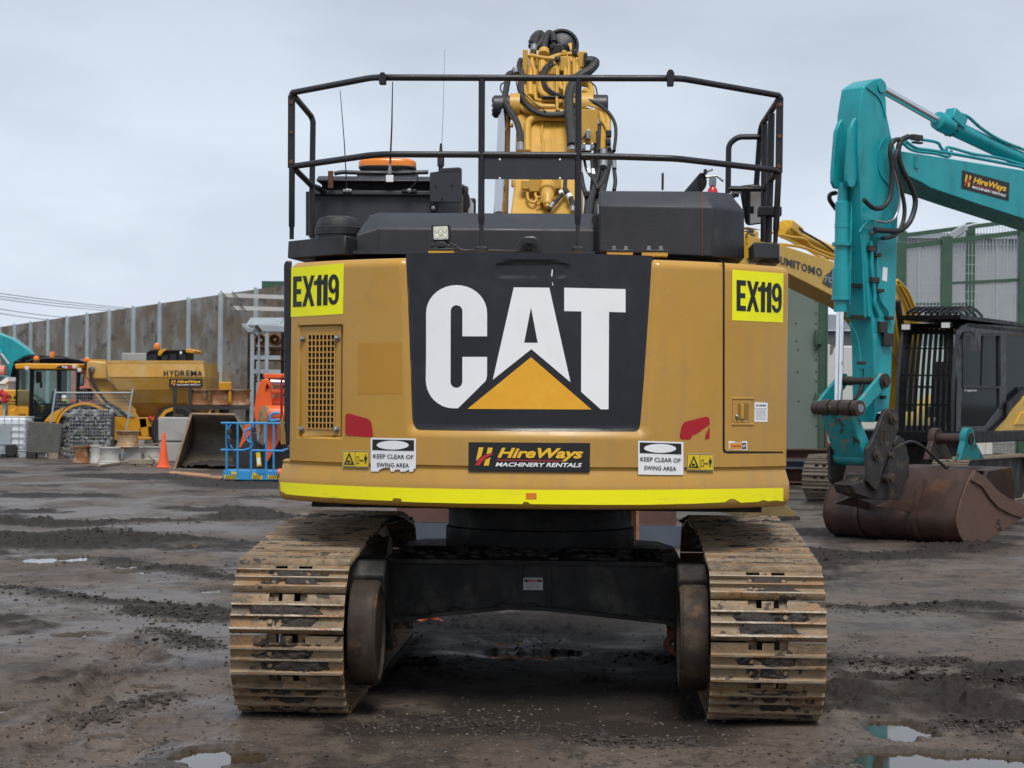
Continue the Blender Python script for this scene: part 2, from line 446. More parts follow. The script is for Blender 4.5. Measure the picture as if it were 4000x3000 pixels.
PUDDLES = [  # centre and half sizes in picture units
    ('Y4', 1015, 1605, 185, 44), ('Y4', 365, 1004, 62, 7), ('Y4', 485, 988, 58, 5), ('Y4', 530, 1505, 66, 8), ('Y4', 245, 618, 150, 12),
    ('Y4', 650, 650, 62, 10), ('Y4', 655, 684, 66, 8), ('Y4', 760, 492, 120, 9), ('Y4', 960, 545, 105, 9), ('Y4', 1110, 772, 80, 14),
    ('Y4', 20, 1362, 45, 16), ('Y4', 500, 470, 120, 6), ('Y4', 745, 1250, 70, 5), ('Y4', 560, 1575, 60, 7), ('Y4', 1240, 1608, 70, 36),
    ('Y5', 780, 1618, 480, 50), ('Y5', 640, 1425, 150, 48), ('Y5', 1250, 1205, 100, 20), ('Y5', 1070, 1186, 40, 10), ('Y5', 260, 1290, 60, 10),
    ('Y2', 1020, 835, 170, 22), ('Y2', 1060, 905, 190, 24),
]
WATER_Z = -0.012
def make_ground():
    tc = np.linspace(-0.30, 0.30, 540)
    side = np.array([0.34, 0.4, 0.5, 0.7, 1.0, 1.6, 3, 8, 30])
    t = np.concatenate([-side[::-1], tc, side])
    ys = [8.6]
    while ys[-1] < 110: ys.append(ys[-1] + 1.55e-4 * ys[-1] ** 2)
    ys = [-400, -120, -50, -25, -12, -5, 0, 3, 5, 6.5, 7.6] + ys + [130, 170, 250, 450, 900, 2000]
    ys = np.array(ys)
    Y, T = np.meshgrid(ys, t, indexing='ij')
    X = T * np.maximum(Y, 8.0)
    h = 0.05 * fbm(X * 0.35, Y * 0.35, 3) + 0.035 * fbm(X * 1.1 + 50, Y * 1.6, 4, .55)
    rid = np.zeros_like(h)
    for k, pl, hh, w in RIDGES:
        pts = [gpt(k, *p) for p in pl]
        best = np.full(h.shape, 1e9)
        for (ax, ay), (bx, by) in zip(pts[:-1], pts[1:]):
            dx, dy = bx - ax, by - ay
            L2 = dx * dx + dy * dy
            q = np.clip(((X - ax) * dx + (Y - ay) * dy) / L2, 0, 1)
            d = np.hypot(X - ax - q * dx, Y - ay - q * dy)
            best = np.minimum(best, d)
        best = best + w * 1.1 * fbm(X * 1.6 / w * 0.25, Y * 1.6 / w * 0.25, 3)
        rid = np.maximum(rid, hh * np.exp(-np.maximum(best, 0) ** 2 / (w * w)) / 0.08)
    ug = np.exp(-(np.maximum(0, np.abs(X - .15) - .85) / .25) ** 2) * np.exp(-(np.maximum(0, np.abs(Y - 14.2) - 3.0) / .5) ** 2)   # churned mud between the tracks, darkened to paint in shade under the machine
    churn_shade = np.clip(rid + 2.4 * np.maximum(0, fbm(X * 0.7 + 7, Y * 0.5 + 3, 5, .6) - 0.10) + ug * (.6 + fbm(X * 1.5, Y * 1.5, 3)), 0, 1.4)
    rough = fbm(X * 6, Y * 6, 5, 0.6)
    lump = np.abs(fbm(X * 15 + 3, Y * 11, 4, 0.6))
    fine = fbm(X * 22 + 11, Y * 16 + 5, 3, .6)
    lum = np.clip(churn_shade - .75 * ug, 0, 1.4)
    h = h + rid * 0.03 * (0.7 + rough) + 0.018 * rough * (0.12 + lum) + 0.085 * lum * lump + 0.006 * fine * (.7 + lum)
    # tyre ruts with tread blocks, lower left of the picture
    for k, pl, w in (('Y4', [(180, 1720), (300, 1480), (470, 1250), (700, 1010)], 0.11), ('Y4', [(-80, 1560), (200, 1440), (420, 1300), (640, 1130)], 0.11),
                     ('Y4', [(700, 1720), (720, 1560), (760, 1420)], 0.10), ('Y4', [(860, 1180), (760, 1120), (640, 1000)], 0.09),
                     ('Y5', [(1400, 1250), (900, 1180), (300, 1150)], 0.14), ('Y5', [(1400, 1330), (900, 1290), (250, 1220)], 0.12)):
        pts = [Vector((*gpt(k, *p), 0)) for p in pl]
        pts = crom(pts, 6)
        acc = 0
        best = np.full(h.shape, 1e9); S = np.zeros_like(h); SD = np.zeros_like(h)
        for a, b in zip(pts[:-1], pts[1:]):
            dx, dy = b.x - a.x, b.y - a.y; L = math.hypot(dx, dy)
            q = np.clip(((X - a.x) * dx + (Y - a.y) * dy) / L ** 2, 0, 1)
            sx, sy = X - a.x - q * dx, Y - a.y - q * dy
            d = np.hypot(sx, sy); mk = d < best
            best = np.where(mk, d, best); S = np.where(mk, acc + q * L, S); SD = np.where(mk, (sx * dy - sy * dx) / L, SD); acc += L
        m = np.exp(-(best / w) ** 4)
        tread = np.sin((S + np.abs(SD) * 0.9) * 2 * math.pi / 0.11)
        h = h - m * 0.022 + m * 0.02 * np.clip(tread * 1.6, -1, 1) * (0.6 + fbm(X * 2, Y * 2, 2))
        h = h + 0.02 * np.exp(-((best - w * 1.25) / (w * 0.25)) ** 2) * (0.6 + rough)
    # puddles: hollows the water lies in
    flatm = np.zeros_like(h); infl = np.zeros_like(h); dep = np.zeros_like(h)
    wob = fbm(X * 2.2, Y * 1.2, 4, 0.6)
    sheets = []
    for k, cx, cy, rx, ry in PUDDLES:
        x0, _ = gpt(k, cx - rx, cy); x1, _ = gpt(k, cx + rx, cy)
        mx, _ = gpt(k, cx, cy); _, ya = gpt(k, cx, cy + ry); _, yb = gpt(k, cx, cy - ry)
        my, ax, ay = (ya + yb) / 2, abs(x1 - x0) / 2, abs(yb - ya) / 2
        q0 = ((X - mx) / ax) ** 2 + ((Y - my) / ay) ** 2
        flatm = np.maximum(flatm, np.clip((5.5 - q0) / 2.2, 0, 1))
        q = q0 + 2.2 * wob + 1.3 * rough
        infl = np.maximum(infl, np.clip(1.7 - 0.55 * q, 0, 1))
        dep = np.maximum(dep, np.clip(1.65 - q, 0, 1))
        sheets.append((mx, my, ax * 1.7, ay * 1.7))
    h = h * (1 - flatm) + flatm * (.004 + 0.014 * rough + .012 * np.maximum(0, fine) + .02 * lum * lump) - 0.045 * np.sqrt(dep)
    # level standing for the machine's tracks and further off
    def soft(v, a, b): s = np.clip((v - a) / (b - a), 0, 1); return s * s * (3 - 2 * s)
    tr = np.minimum(1, sum(soft(0.42 - np.abs(X - cx - (13.25 - Y) * -0.0436), 0, 0.1) for cx in (-1.10, 1.47)) * soft(Y, 10.9, 11.3) * (1 - soft(Y, 15.4, 15.8)))
    h = h * (1 - tr) + tr * -0.004
    h = h * (1 - 0.55 * soft(Y, 26, 45)) * (1 - soft(np.abs(T), 0.30, 0.36)) * soft(Y, 7.5, 9)
    n0, n1 = h.shape
    V = np.stack([X, Y, h], -1).reshape(-1, 3)
    idx = np.arange(n0 * n1).reshape(n0, n1)
    F = np.stack([idx[:-1, :-1], idx[:-1, 1:], idx[1:, 1:], idx[1:, :-1]], -1).reshape(-1, 4)
    me = bpy.data.meshes.new('ground')
    me.vertices.add(len(V)); me.vertices.foreach_set('co', V.astype(np.float32).ravel())
    me.loops.add(F.size); me.loops.foreach_set('vertex_index', F.astype(np.int32).ravel())
    me.polygons.add(len(F)); me.polygons.foreach_set('loop_start', np.arange(0, F.size, 4, dtype=np.int32))
    me.polygons.foreach_set('loop_total', np.full(len(F), 4, dtype=np.int32))
    me.polygons.foreach_set('use_smooth', np.ones(len(F), dtype=bool))
    me.update(calc_edges=True)
    at = me.attributes.new('churn_shade', 'FLOAT', 'POINT')
    at.data.foreach_set('value', np.clip(churn_shade, 0, 1).astype(np.float32).ravel())
    at = me.attributes.new('wet', 'FLOAT', 'POINT')
    at.data.foreach_set('value', infl.astype(np.float32).ravel())
    def height(x, y):
        j = min(max(np.searchsorted(ys, y), 0), n0 - 1); i = min(max(np.searchsorted(t, x / max(y, 8.0)), 0), n1 - 1)
        return float(h[j, i])
    return me, sheets, height
GME, SHEETS, gheight = make_ground()
m = bpy.data.materials.new('yard_mud'); m.use_nodes = True
nt = m.node_tree; b = nt.nodes['Principled BSDF']
tc = nt.nodes.new('ShaderNodeTexCoord').outputs['Object']
at1 = nt.nodes.new('ShaderNodeAttribute'); at1.attribute_name = 'churn_shade'
at2 = nt.nodes.new('ShaderNodeAttribute'); at2.attribute_name = 'wet'
c = ramp(nt, noise_node(nt, tc, 0.8, 6, 0.6), 0.36, 0.64, (0.07, 0.052, 0.04, 1), (0.125, 0.097, 0.076, 1))
c = mix(nt, ramp(nt, noise_node(nt, tc, 0.33, 5, 0.6), 0.5, 0.64), c, (0.112, 0.093, 0.076))
c = mix(nt, ramp(nt, noise_node(nt, tc, 2.2, 8, 0.68, (1, .6, 1)), 0.52, 0.6), c, (0.05, 0.039, 0.032))
c = mix(nt, ramp(nt, noise_node(nt, tc, 7, 8, 0.7), 0.54, 0.62), c, (0.04, 0.031, 0.026))
c = mix(nt, ramp(nt, noise_node(nt, tc, 17, 8, 0.75), 0.56, 0.66), c, (0.125, 0.106, 0.09))
c = mix(nt, ramp(nt, noise_node(nt, tc, 26, 8, 0.75), 0.58, 0.66), c, (0.046, 0.036, 0.03))
grain = noise_node(nt, tc, 60, 6, 0.75)
c = mix(nt, ramp(nt, grain, 0.59, 0.64), c, (0.19, 0.17, 0.148))
c = mix(nt, ramp(nt, grain, 0.36, 0.42, (1, 1, 1, 1), (0, 0, 0, 1)), c, (0.034, 0.027, 0.023))
c = mix(nt, ramp(nt, at1.outputs['Fac'], 0.05, 0.42), c, (0.026, 0.0195, 0.0155))  # dark churned mud, and the shade painted under the machine
c = mix(nt, ramp(nt, at2.outputs['Fac'], 0.2, 1.0), c, (0.055, 0.044, 0.035))
nt.links.new(c, b.inputs['Base Color'])
wetm = noise_node(nt, tc, .55, 7, 0.62, (1, .55, 1))
rr = ramp(nt, wetm, 0.44, 0.60, (0.36,) * 3 + (1,), (0.8,) * 3 + (1,))
rr = mix(nt, ramp(nt, at1.outputs['Fac'], 0.1, .6), rr, (0.72, 0.72, 0.72))
rr = mix(nt, ramp(nt, at2.outputs['Fac'], 0.25, 1.0), rr, (0.40, 0.40, 0.40))
nt.links.new(rr, b.inputs['Roughness'])
b.inputs['Specular IOR Level'].default_value = 0.25
bn = nt.nodes.new('ShaderNodeBump'); bn.inputs['Distance'].default_value = 0.016
nt.links.new(mix(nt, ramp(nt, at1.outputs['Fac'], 0.0, .6), ramp(nt, wetm, .42, .62, (.14, .14, .14, 1), (.5, .5, .5, 1)), (.85, .85, .85)), bn.inputs['Strength'])
nt.links.new(noise_node(nt, tc, 38, 8, 0.72), bn.inputs['Height']); nt.links.new(bn.outputs['Normal'], b.inputs['Normal'])
M_GROUND = m
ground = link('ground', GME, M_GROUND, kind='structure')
M_WATER = paint('puddle_water', (0.05, 0.036, 0.022), 0.03, var=0.1, bump=0.0, rvar=0.015, spec=0.5)
M_WATER.node_tree.nodes['Principled BSDF'].inputs['IOR'].default_value = 1.33
for wi_, (x, y, ax, ay) in enumerate(SHEETS):
    mb = MB()
    n = 40; wz = WATER_Z - wi_ * .0004
    mb.add([(x + ax * math.cos(2 * math.pi * i / n), y + ay * math.sin(2 * math.pi * i / n), wz) for i in range(n)], [tuple(range(n))])
    mb.build('puddle', M_WATER, kind='structure', fix=False, smooth=0)
# stones and crumbs of mud lying about
def scatter(name, count, mat, smin, smax, region, label, squash=0.6, sink=0.3):
    base = []
    for q in range(7):
        bm = bmesh.new(); bmesh.ops.create_icosphere(bm, subdivisions=1, radius=1)
        vs = [v.co * random.uniform(0.65, 1.2) for v in bm.verts]; fs = [[v.index for v in f.verts] for f in bm.faces]; bm.free()
        base.append((vs, fs))
    mb = MB()
    for i in range(count):
        x, y = region()
        z = gheight(x, y)
        vs, fs = random.choice(base)
        sc = smin + (smax - smin) * random.random() ** 3
        M = Matrix.Translation((x, y, z + sc * squash * sink)) @ Matrix.Rotation(random.uniform(0, 6.3), 4, 'Z') @ Matrix.Diagonal((sc * random.uniform(0.8, 1.6), sc, sc * squash, 1))
        mb.add([M @ v for v in vs], fs)
    o = mb.build(name, mat, kind='stuff', fix=False, smooth=0)
    o['label'] = label; o['category'] = 'stones'
    return o
def near_region():
    y = 1 / (1 / 9.6 - random.random() * (1 / 9.6 - 1 / 34)); return random.uniform(-0.29, 0.29) * y, y
def front_region():
    if random.random() < 0.5: return random.uniform(-1.0, 1.5), random.uniform(10.2, 11.6)
    y = random.uniform(9.7, 12.5); return random.uniform(-0.27, 0.27) * y, y
M_STONE = paint('pale_stone', (0.125, 0.11, 0.09), 0.8, var=0.35, vs=6, bump=0.03)
M_CLOD = paint('mud_clod', (0.03, 0.0225, 0.018), 0.8, var=0.4, vs=9, bump=0.08)
scatter('gravel', 1100, M_STONE, 0.003, 0.011, lambda: front_region() if random.random() < 0.35 else near_region(), 'small pale stones scattered over the wet mud')
def clod_region():
    k, pl, hh, w = random.choice(RIDGES)
    i = random.randrange(len(pl) - 1); q = random.random()
    x, y = gpt(k, pl[i][0] * (1 - q) + pl[i + 1][0] * q, pl[i][1] * (1 - q) + pl[i + 1][1] * q)
    return x + random.gauss(0, w * 1.0), y + random.gauss(0, w * 1.0)
o = scatter('mud_clods', 4200, M_CLOD, 0.004, 0.026, clod_region, 'dark crumbled mud clods along the ridges in the yard', 0.6, 0.05)
o['category'] = 'mud'

M_CRUMB = paint('mud_crumb', (0.06, 0.047, 0.038), 0.8, var=0.5, vs=3, layers=[((0.14, 0.12, 0.1), 5, .58, .66, .7), ((0.022, 0.017, 0.014), 4, .5, .58, .8)], bump=0)
def crumb_region():
    if random.random() < .45: return clod_region()
    y = 1 / (1 / 9.5 - random.random() ** 1.2 * (1 / 9.5 - 1 / 24)); return random.uniform(-0.29, 0.29) * y, y
o = scatter('mud_crumbs', 11000, M_CRUMB, 0.0025, 0.013, crumb_region, 'fine crumbs of mud and grit strewn over the yard', 0.75, 0.2)
o['category'] = 'mud'
# ================================================================== the big yellow excavator seen from behind
CF = Frame(0.187, 13.25, -2.5)
ex = thing('excavator', 'large yellow and black tracked excavator seen from behind, filling the middle of the yard', 'excavator', CF)
PI = math.pi
# ---- crawler tracks
CY0, CY1, CZ, CR = -1.82, 1.80, 0.43, 0.395
_P = [(CY0 + CR * math.cos(R(a)), CZ + CR * math.sin(R(a))) for a in range(270, 96, -3)]        # round the rear sprocket, upwards
_P += [(p.x, p.y) for p in crom([Vector((*_P[-1], 0)), Vector((CY0 + .35, CZ + CR + .022, 0)), Vector((-.75, CZ + CR + .075, 0)), Vector((-.15, CZ + CR + .105, 0)), Vector((.5, CZ + CR + .085, 0)), Vector((1.0, CZ + CR + .095, 0)), Vector((CY1 - .1, CZ + CR + .01, 0))], 10)][1:]
_P += [(CY1 + CR * math.cos(R(a)), CZ + CR * math.sin(R(a))) for a in range(86, -91, -4)]
_P += [(CY1 + (CY0 - CY1) * i / 40, CZ - CR) for i in range(1, 40)]
_A = np.array(_P + [_P[0]]); _D = np.hypot(*np.diff(_A, axis=0).T); _S = np.concatenate([[0], np.cumsum(_D)])
TLEN = float(_S[-1])
def track_path(s):
    def pos(q): q = q % TLEN; return np.array([np.interp(q, _S, _A[:, 0]), np.interp(q, _S, _A[:, 1])])
    p = pos(s); t = pos(s + .06) - pos(s - .06); t = t / np.hypot(*t)
    return (float(p[0]), float(p[1])), (float(t[0]), float(t[1])), (float(-t[1]), float(t[0]))
NSH = 44
PITCH = TLEN / NSH
def shoe_mesh():
    prof = [(-.116, 0), (-.116, .010), (-.110, .030), (-.104, .040), (-.092, .040), (-.086, .034), (-.082, .014), (-.034, .013), (-.029, .037), (-.019, .037), (-.014, .013),
            (.028, .013), (.033, .037), (.043, .037), (.049, .013), (.102, .010), (.102, 0)]
    notch = prof[:-2] + [(.062, .012), (.062, 0)]
    W = 0.61
    mb = MB()
    for a, b, p in ((0, .325, prof), (.325, .445, notch), (.445, .548, prof), (.548, .667, notch), (.667, 1, prof)):
        mb.prism(p, 'x', -W / 2 + a * W, -W / 2 + b * W)
    for x in (-.09, .09):
        for t in (-.058, .007):
            mb.lathe([(.016, .010), (.016, .024), (.011, .03)], (x, t, 0), (0, 0, 1), 6)
    me = mb.mesh('track_shoe', 30)
    me.materials.append(M_SHOE); me.materials.append(M_GROU)
    for p in me.polygons:
        if abs(p.normal.x) < .5 and all(me.vertices[i].co.z > .0345 for i in p.vertices): p.material_index = 1
    return me
SHOE = shoe_mesh()
M_MUDT = M_MUD
for side in (-1, 1):
    tr = link('crawler_track', bpy.data.meshes.new('track_root'), None, ex)
    bpy.data.objects.remove(tr)
    chain = MB()
    cx = side * 1.285
    for off in (-.085, .085):                    # the two rows of links under the shoes
        loop = []
        for i in range(NSH * 2):
            (y, z), tg, nn = track_path(i * PITCH / 2)
            loop.append((Vector((cx + off, y - nn[0] * 0.004, z - nn[1] * 0.004)), Vector((0, -nn[0], -nn[1]))))
        n = len(loop); vs = []
        for p, q in loop:
            for dx in (-.025, .025):
                for d in (0.004, .10): vs.append(p + Vector((dx, 0, 0)) + q * d)
        fs = []
        for i in range(n):
            a, b2 = i * 4, ((i + 1) % n) * 4
            fs += [(a, b2, b2 + 1, a + 1), (a + 2, a + 3, b2 + 3, b2 + 2), (a, a + 2, b2 + 2, b2), (a + 1, b2 + 1, b2 + 3, a + 3)]
        chain.add(vs, fs)
    tr = chain.build('crawler_track', M_SHOE, ex)
    tr['label'] = 'left crawler track caked with mud' if side < 0 else 'right crawler track caked with mud'
    mud = MB()
    for i in range(NSH):
        (y, z), tg, nn = track_path((i + 0.5) * PITCH)
        o = bpy.data.objects.new('track_shoe', SHOE)
        COL.objects.link(o)
        o.parent = tr
        X, T, N = Vector((1, 0, 0)), Vector((0, *tg)), Vector((0, *nn))
        Mx = Matrix((( X.x, T.x, N.x, cx), (X.y, T.y, N.y, y), (X.z, T.z, N.z, z), (0, 0, 0, 1)))
        # keep the frame right handed
        if Mx.to_3x3().determinant() < 0:
            Mx = Mx @ Matrix.Diagonal((-1, 1, 1, 1))
        o.matrix_local = Mx
        # mud caked between the grousers
        if i > 30: continue
        off = random.uniform(0, 900); keep = random.uniform(-.2, .1)
        for t0, t1, pr in ((-.084, -.032, .95), (-.016, .030, .9), (.048, .060, .25)):
            if random.random() > pr: continue
            nx, ny = 44, 5
            gx = np.linspace(-.27, .27, nx + 1); gt = np.linspace(t0, t1, ny + 1)
            GX, GT = np.meshgrid(gx, gt, indexing='ij')
            ms = fbm(GX * 9 + off, GT * 14 + off * .7 + t0 * 300, 4, .6) + .30 - keep - (np.abs(GX) / .2) ** 2.2 * .55
            hh = .012 + np.clip(ms, -.1, .3) * .075 + .008 * fbm(GX * 60 + off, GT * 60, 2)
            mud.add([Mx @ Vector((x_, t_, z_)) for x_, t_, z_ in zip(GX.ravel(), GT.ravel(), hh.ravel())], [(q * (ny + 1) + c_, (q + 1) * (ny + 1) + c_, (q + 1) * (ny + 1) + c_ + 1, q * (ny + 1) + c_ + 1) for q in range(nx) for c_ in range(ny)])
    mud.build('caked_mud', M_MUDT, tr, fix=False, smooth=60, kind='stuff')
    # loose mud lying on the top run near the machine
    lm = MB()
    for q in range(160):
        yy = random.uniform(-1.3, 1.6); xx = cx - side * random.uniform(-.28, .33)
        s_ = random.uniform(.012, .045)
        bm = bmesh.new(); bmesh.ops.create_icosphere(bm, subdivisions=1, radius=1)
        lm.add([Vector((xx, yy, float(np.interp(yy, [-1.8, -.75, -.15, 1, 1.8], [.83, .90, .93, .92, .83])) + .02)) + Vector((v.co.x * s_ * 1.5, v.co.y * s_, v.co.z * s_ * .5)) * random.uniform(.7, 1.2) for v in bm.verts], [[v.index for v in f.verts] for f in bm.faces]); bm.free()
    lm.build('loose_mud', M_MUDT, tr, fix=False, smooth=60, kind='stuff')
    # final drive, sprocket and track frame
    sx = -side
    x0 = side * 0.975; x1 = side * 0.83
    d = MB(); d.lathe([(.0, .0), (.285, 0), (.29, .012), (.29, .13), (.275, .15), (.255, .152), (.25, .135), (.0, .13)], (x0, CY0, .44), (sx, 0, 0), 40)
    fd = d.build('final_drive', M_DRIVE, ex)
    s_ = MB()
    for q in range(21):
        a = q * 2 * PI / 21
        s_.prism([(CY0 + .30 * math.cos(a - .09), CZ + .30 * math.sin(a - .09)), (CY0 + .385 * math.cos(a - .05), CZ + .385 * math.sin(a - .05)), (CY0 + .385 * math.cos(a + .05), CZ + .385 * math.sin(a + .05)), (CY0 + .30 * math.cos(a + .09), CZ + .30 * math.sin(a + .09))], 'x', cx - .03, cx + .03)
    s_.lathe([(.32, -.03), (.32, .03)], (cx, CY0, CZ), (1, 0, 0), 30)
    s_.build('sprocket', M_DRIVE, ex)
    idl = MB(); idl.lathe([(.30, -.14), (.34, -.05), (.34, .05), (.30, .14)], (cx, CY1, CZ), (1, 0, 0), 32); idl.build('idler', M_DRIVE, ex)
    tf = MB()
    tf.box(cx - .16, cx + .16, CY0 + .42, CY1 - .38, .26, .62)
    tf.hull([(cx - side * q, y, z) for q in (.19, .46) for y, z in ((CY0 + .22, .74), (CY0 + .30, .82), (CY0 + .75, .80), (CY0 + .75, .25), (CY0 + .24, .62))])
    tf.build('track_frame', M_UNDER, ex, bevel=.012)
    for q in range(8):
        rb = MB(); rb.lathe([(.09, -.15), (.11, -.12), (.11, -.05), (.085, -.04), (.085, .04), (.11, .05), (.11, .12), (.09, .15)], (cx, CY0 + .5 + q * .36, .175), (1, 0, 0), 16)
        rb.build('bottom_roller', M_DRIVE, ex)
    # tow eye
    te = MB()
    cen = CF.y('Y1', 1080, 1000, -1.02) if side < 0 else CF.y('Y3', 150, 1020, -1.02)
    ring = []
    Mt = Matrix.Translation(cen) @ Matrix.Rotation(R(32), 4, 'X') @ Matrix.Rotation(R(-side * 12), 4, 'Y')
    nn_ = 20
    vs = []
    for zt in (-.014, .014):
        for rr_, e in ((.075, 1), (.036, 1)):
            for q in range(nn_):
                a = 2 * PI * q / nn_
                vs.append(Mt @ Vector((rr_ * math.cos(a), rr_ * math.sin(a) * 1.15, zt)))
    fs = []
    for q in range(nn_):
        r_ = (q + 1) % nn_
        fs += [(q, r_, nn_ + r_, nn_ + q), (2 * nn_ + q, 3 * nn_ + q, 3 * nn_ + r_, 2 * nn_ + r_), (q, 2 * nn_ + q, 2 * nn_ + r_, r_), (nn_ + q, nn_ + r_, 3 * nn_ + r_, 3 * nn_ + q)]
    te.add(vs, fs)
    te.box(-.05, .05, .06, .30, -.014, .014, Mt)
    te.build('tow_eye', M_RUST, ex)
# ---- car body between the tracks
def cb(x, y): p = CF.y('Y2', x, y, -0.98); return (p.x, p.z)
top = [cb(*p) for p in ((215, 470), (225, 425), (330, 400), (640, 390), (1000, 402), (1580, 402), (1800, 418), (1900, 450), (1925, 490))]
bot = [cb(*p) for p in ((1928, 880), (1890, 850), (1874, 800), (1845, 765), (1790, 735), (1500, 702), (1150, 664), (950, 657), (600, 692), (330, 727), (285, 760), (262, 800), (252, 860), (222, 880))]
mb = MB(); mb.prism(top + bot, 'y', -0.98, 0.98)
body = mb.build('car_body', M_UNDER, ex, bevel=.015)
mb = MB()
for q in range(150):                       # mud stuck to the frame
    f_ = random.random()
    if f_ < .5:
        i_ = random.randrange(len(bot) - 1); w_ = random.random(); px_, pz_, py_ = bot[i_][0] * (1 - w_) + bot[i_ + 1][0] * w_, bot[i_][1] * (1 - w_) + bot[i_ + 1][1] * w_ + .02, -1.0
    else: px_, py_ = random.uniform(-.8, .8), random.uniform(-1.0, -.62); pz_ = .80 + (py_ + 1.0) * .08
    s_ = random.uniform(.008, .035); bm = bmesh.new(); bmesh.ops.create_icosphere(bm, subdivisions=1, radius=1)
    mb.add([Vector((px_ + v.co.x * s_ * 1.6, py_ + v.co.y * s_ * .8, pz_ + v.co.z * s_ * .6)) * 1.0 for v in bm.verts], [[v.index for v in f.verts] for f in bm.faces]); bm.free()
mb.build('stuck_mud', M_MUD, body, fix=False, smooth=60, kind='stuff')
mb = MB()
lip = [cb(*p) for p in ((265, 765), (330, 722), (600, 687), (950, 652), (1150, 659), (1500, 697), (1790, 730), (1870, 757))]
for a, b2 in zip(lip[:-1], lip[1:]): mb.bar((a[0], -1.0, a[1]), (b2[0], -1.0, b2[1]), .06, .022)
mb.build('lower_flange', M_UNDER, body)
mb = MB()
mb.hull([Vector((p[0], y, p[1] + dz)) for p in (top[2], top[6]) for y, dz in ((-1.02, -.012), (-1.02, .012))] + [Vector((x, -.55, .835)) for x in (-.75, .75)] + [Vector((x, -.55, .80)) for x in (-.75, .75)])
mb.build('top_plate', M_UNDER, body)
for x in (1012, 1168):
    mb = MB()
    p, q = CF.y('Y2', x, 412, -.99), CF.y('Y2', x, 655, -.99)
    mb.box(p.x - .012, p.x + .012, -1.0, -.97, q.z, p.z)
    mb.build('stiffener', M_UNDER, body)
mb = MB(); mb.lathe([(.60, .80), (.60, .93), (.585, .94), (.585, 1.06), (.67, 1.07), (.67, 1.15)], (0, 0, 0), (0, 0, 1), 64)
sb = mb.build('swing_bearing', M_UNDER, ex)
for q in range(40):
    mb = MB()
    a = q * 2 * PI / 40; mb.cyl((.63 * math.cos(a), .63 * math.sin(a), 1.05), (.63 * math.cos(a), .63 * math.sin(a), 1.068), .014, n=6)
    mb.build('bearing_bolt', M_UNDER, sb)
cproj = lambda y: (lambda u, v: CF.plane(u, v, 1, y))
def zq(k, *pts): return [zz(k, *p) for p in pts]
st = print_on('danger_label', paint('dirty_label', (0.4, 0.4, 0.39), 0.6, var=0.2, vs=30, bump=0), body, rectvf(zq('H4', (485, 295), (1325, 300), (1340, 828), (480, 820))), cproj(-.984))
print_on('label_band', M_INK, st, rectvf(zq('H4', (535, 365), (1290, 372), (1285, 485), (540, 480))), cproj(-.986))
print_on('label_oval', flat('label_red', (0.35, 0.09, 0.09), .5), st, ([zz('H4', *p) for p in arc(905, 422, 230, 56, 0, 360, 20)[:-1]], [tuple(range(20))]), cproj(-.988))
for q, yy in enumerate((540, 595, 660, 715)):
    print_on('label_line', flat('label_grey%d' % q, (0.2, 0.2, 0.19), .6), st, rectvf(zq('H4', (620, yy), (1180, yy), (1180, yy + 16), (620, yy + 16))), cproj(-.986))

# ---- counterweight: a curved shell swept round the tail
RT = 1.9
def tail(x):  # plan of the tail
    return -math.sqrt(max(RT * RT - x * x, 0.01))
ZB, ZT = 1.138, 2.525
XL, XR = -1.415, 1.447
def smooth(a, b, t): q = min(1, max(0, (t - a) / (b - a))); return q * q * (3 - 2 * q)
def pick_tail(u, v, off=0.0):
    y = -1.7
    for i in range(14):
        p = CF.plane(u, v, 1, y)
        x = max(-1.6, min(1.6, p.x))
        y = y * 0.4 + 0.6 * (tail(x) + dsurf(x, p.z) - off)
    return CF.plane(u, v, 1, y)
# recess of the badge panel, vent pocket and the groove above the bottom band, as inward offsets
def dsurf(x, z):
    d = 0.0
    # sides of the recess lean: measured at top and bottom of the panel
    if z > 1.5:
        f = (z - 1.58) / (2.5 - 1.58)
        hl, hr = -0.66 - 0.045 * f, 0.615 + 0.045 * f
        m_ = smooth(hl - .045, hl + .02, x) * (1 - smooth(hr - .02, hr + .045, x)) * smooth(1.525, 1.60, z)
        d += 0.03 * m_
    # vent pocket
    m_ = smooth(VX0 - .004, VX0 + .008, x) * (1 - smooth(VX1 - .008, VX1 + .004, x)) * smooth(VZ0 - .004, VZ0 + .008, z) * (1 - smooth(VZ1 - .008, VZ1 + .004, z))
    d += 0.028 * m_
    # top hollow with the hand hold
    q = ((x - 0.0) / 0.20) ** 4 + ((z - 2.452) / 0.045) ** 4
    d += 0.006 * (1 - smooth(.5, 1.4, q))
    return d
VX0 = VX1 = VZ0 = VZ1 = 99
p = pick_tail(*zz('Z7', 135, 800)); VX0 = p.x
p = pick_tail(*zz('Z7', 408, 800)); VX1_ = p.x
p = pick_tail(*zz('Z7', 270, 462)); VZ1_ = p.z
p = pick_tail(*zz('Z7', 270, 1162)); VZ0 = p.z
VX1, VZ1 = VX1_, VZ1_
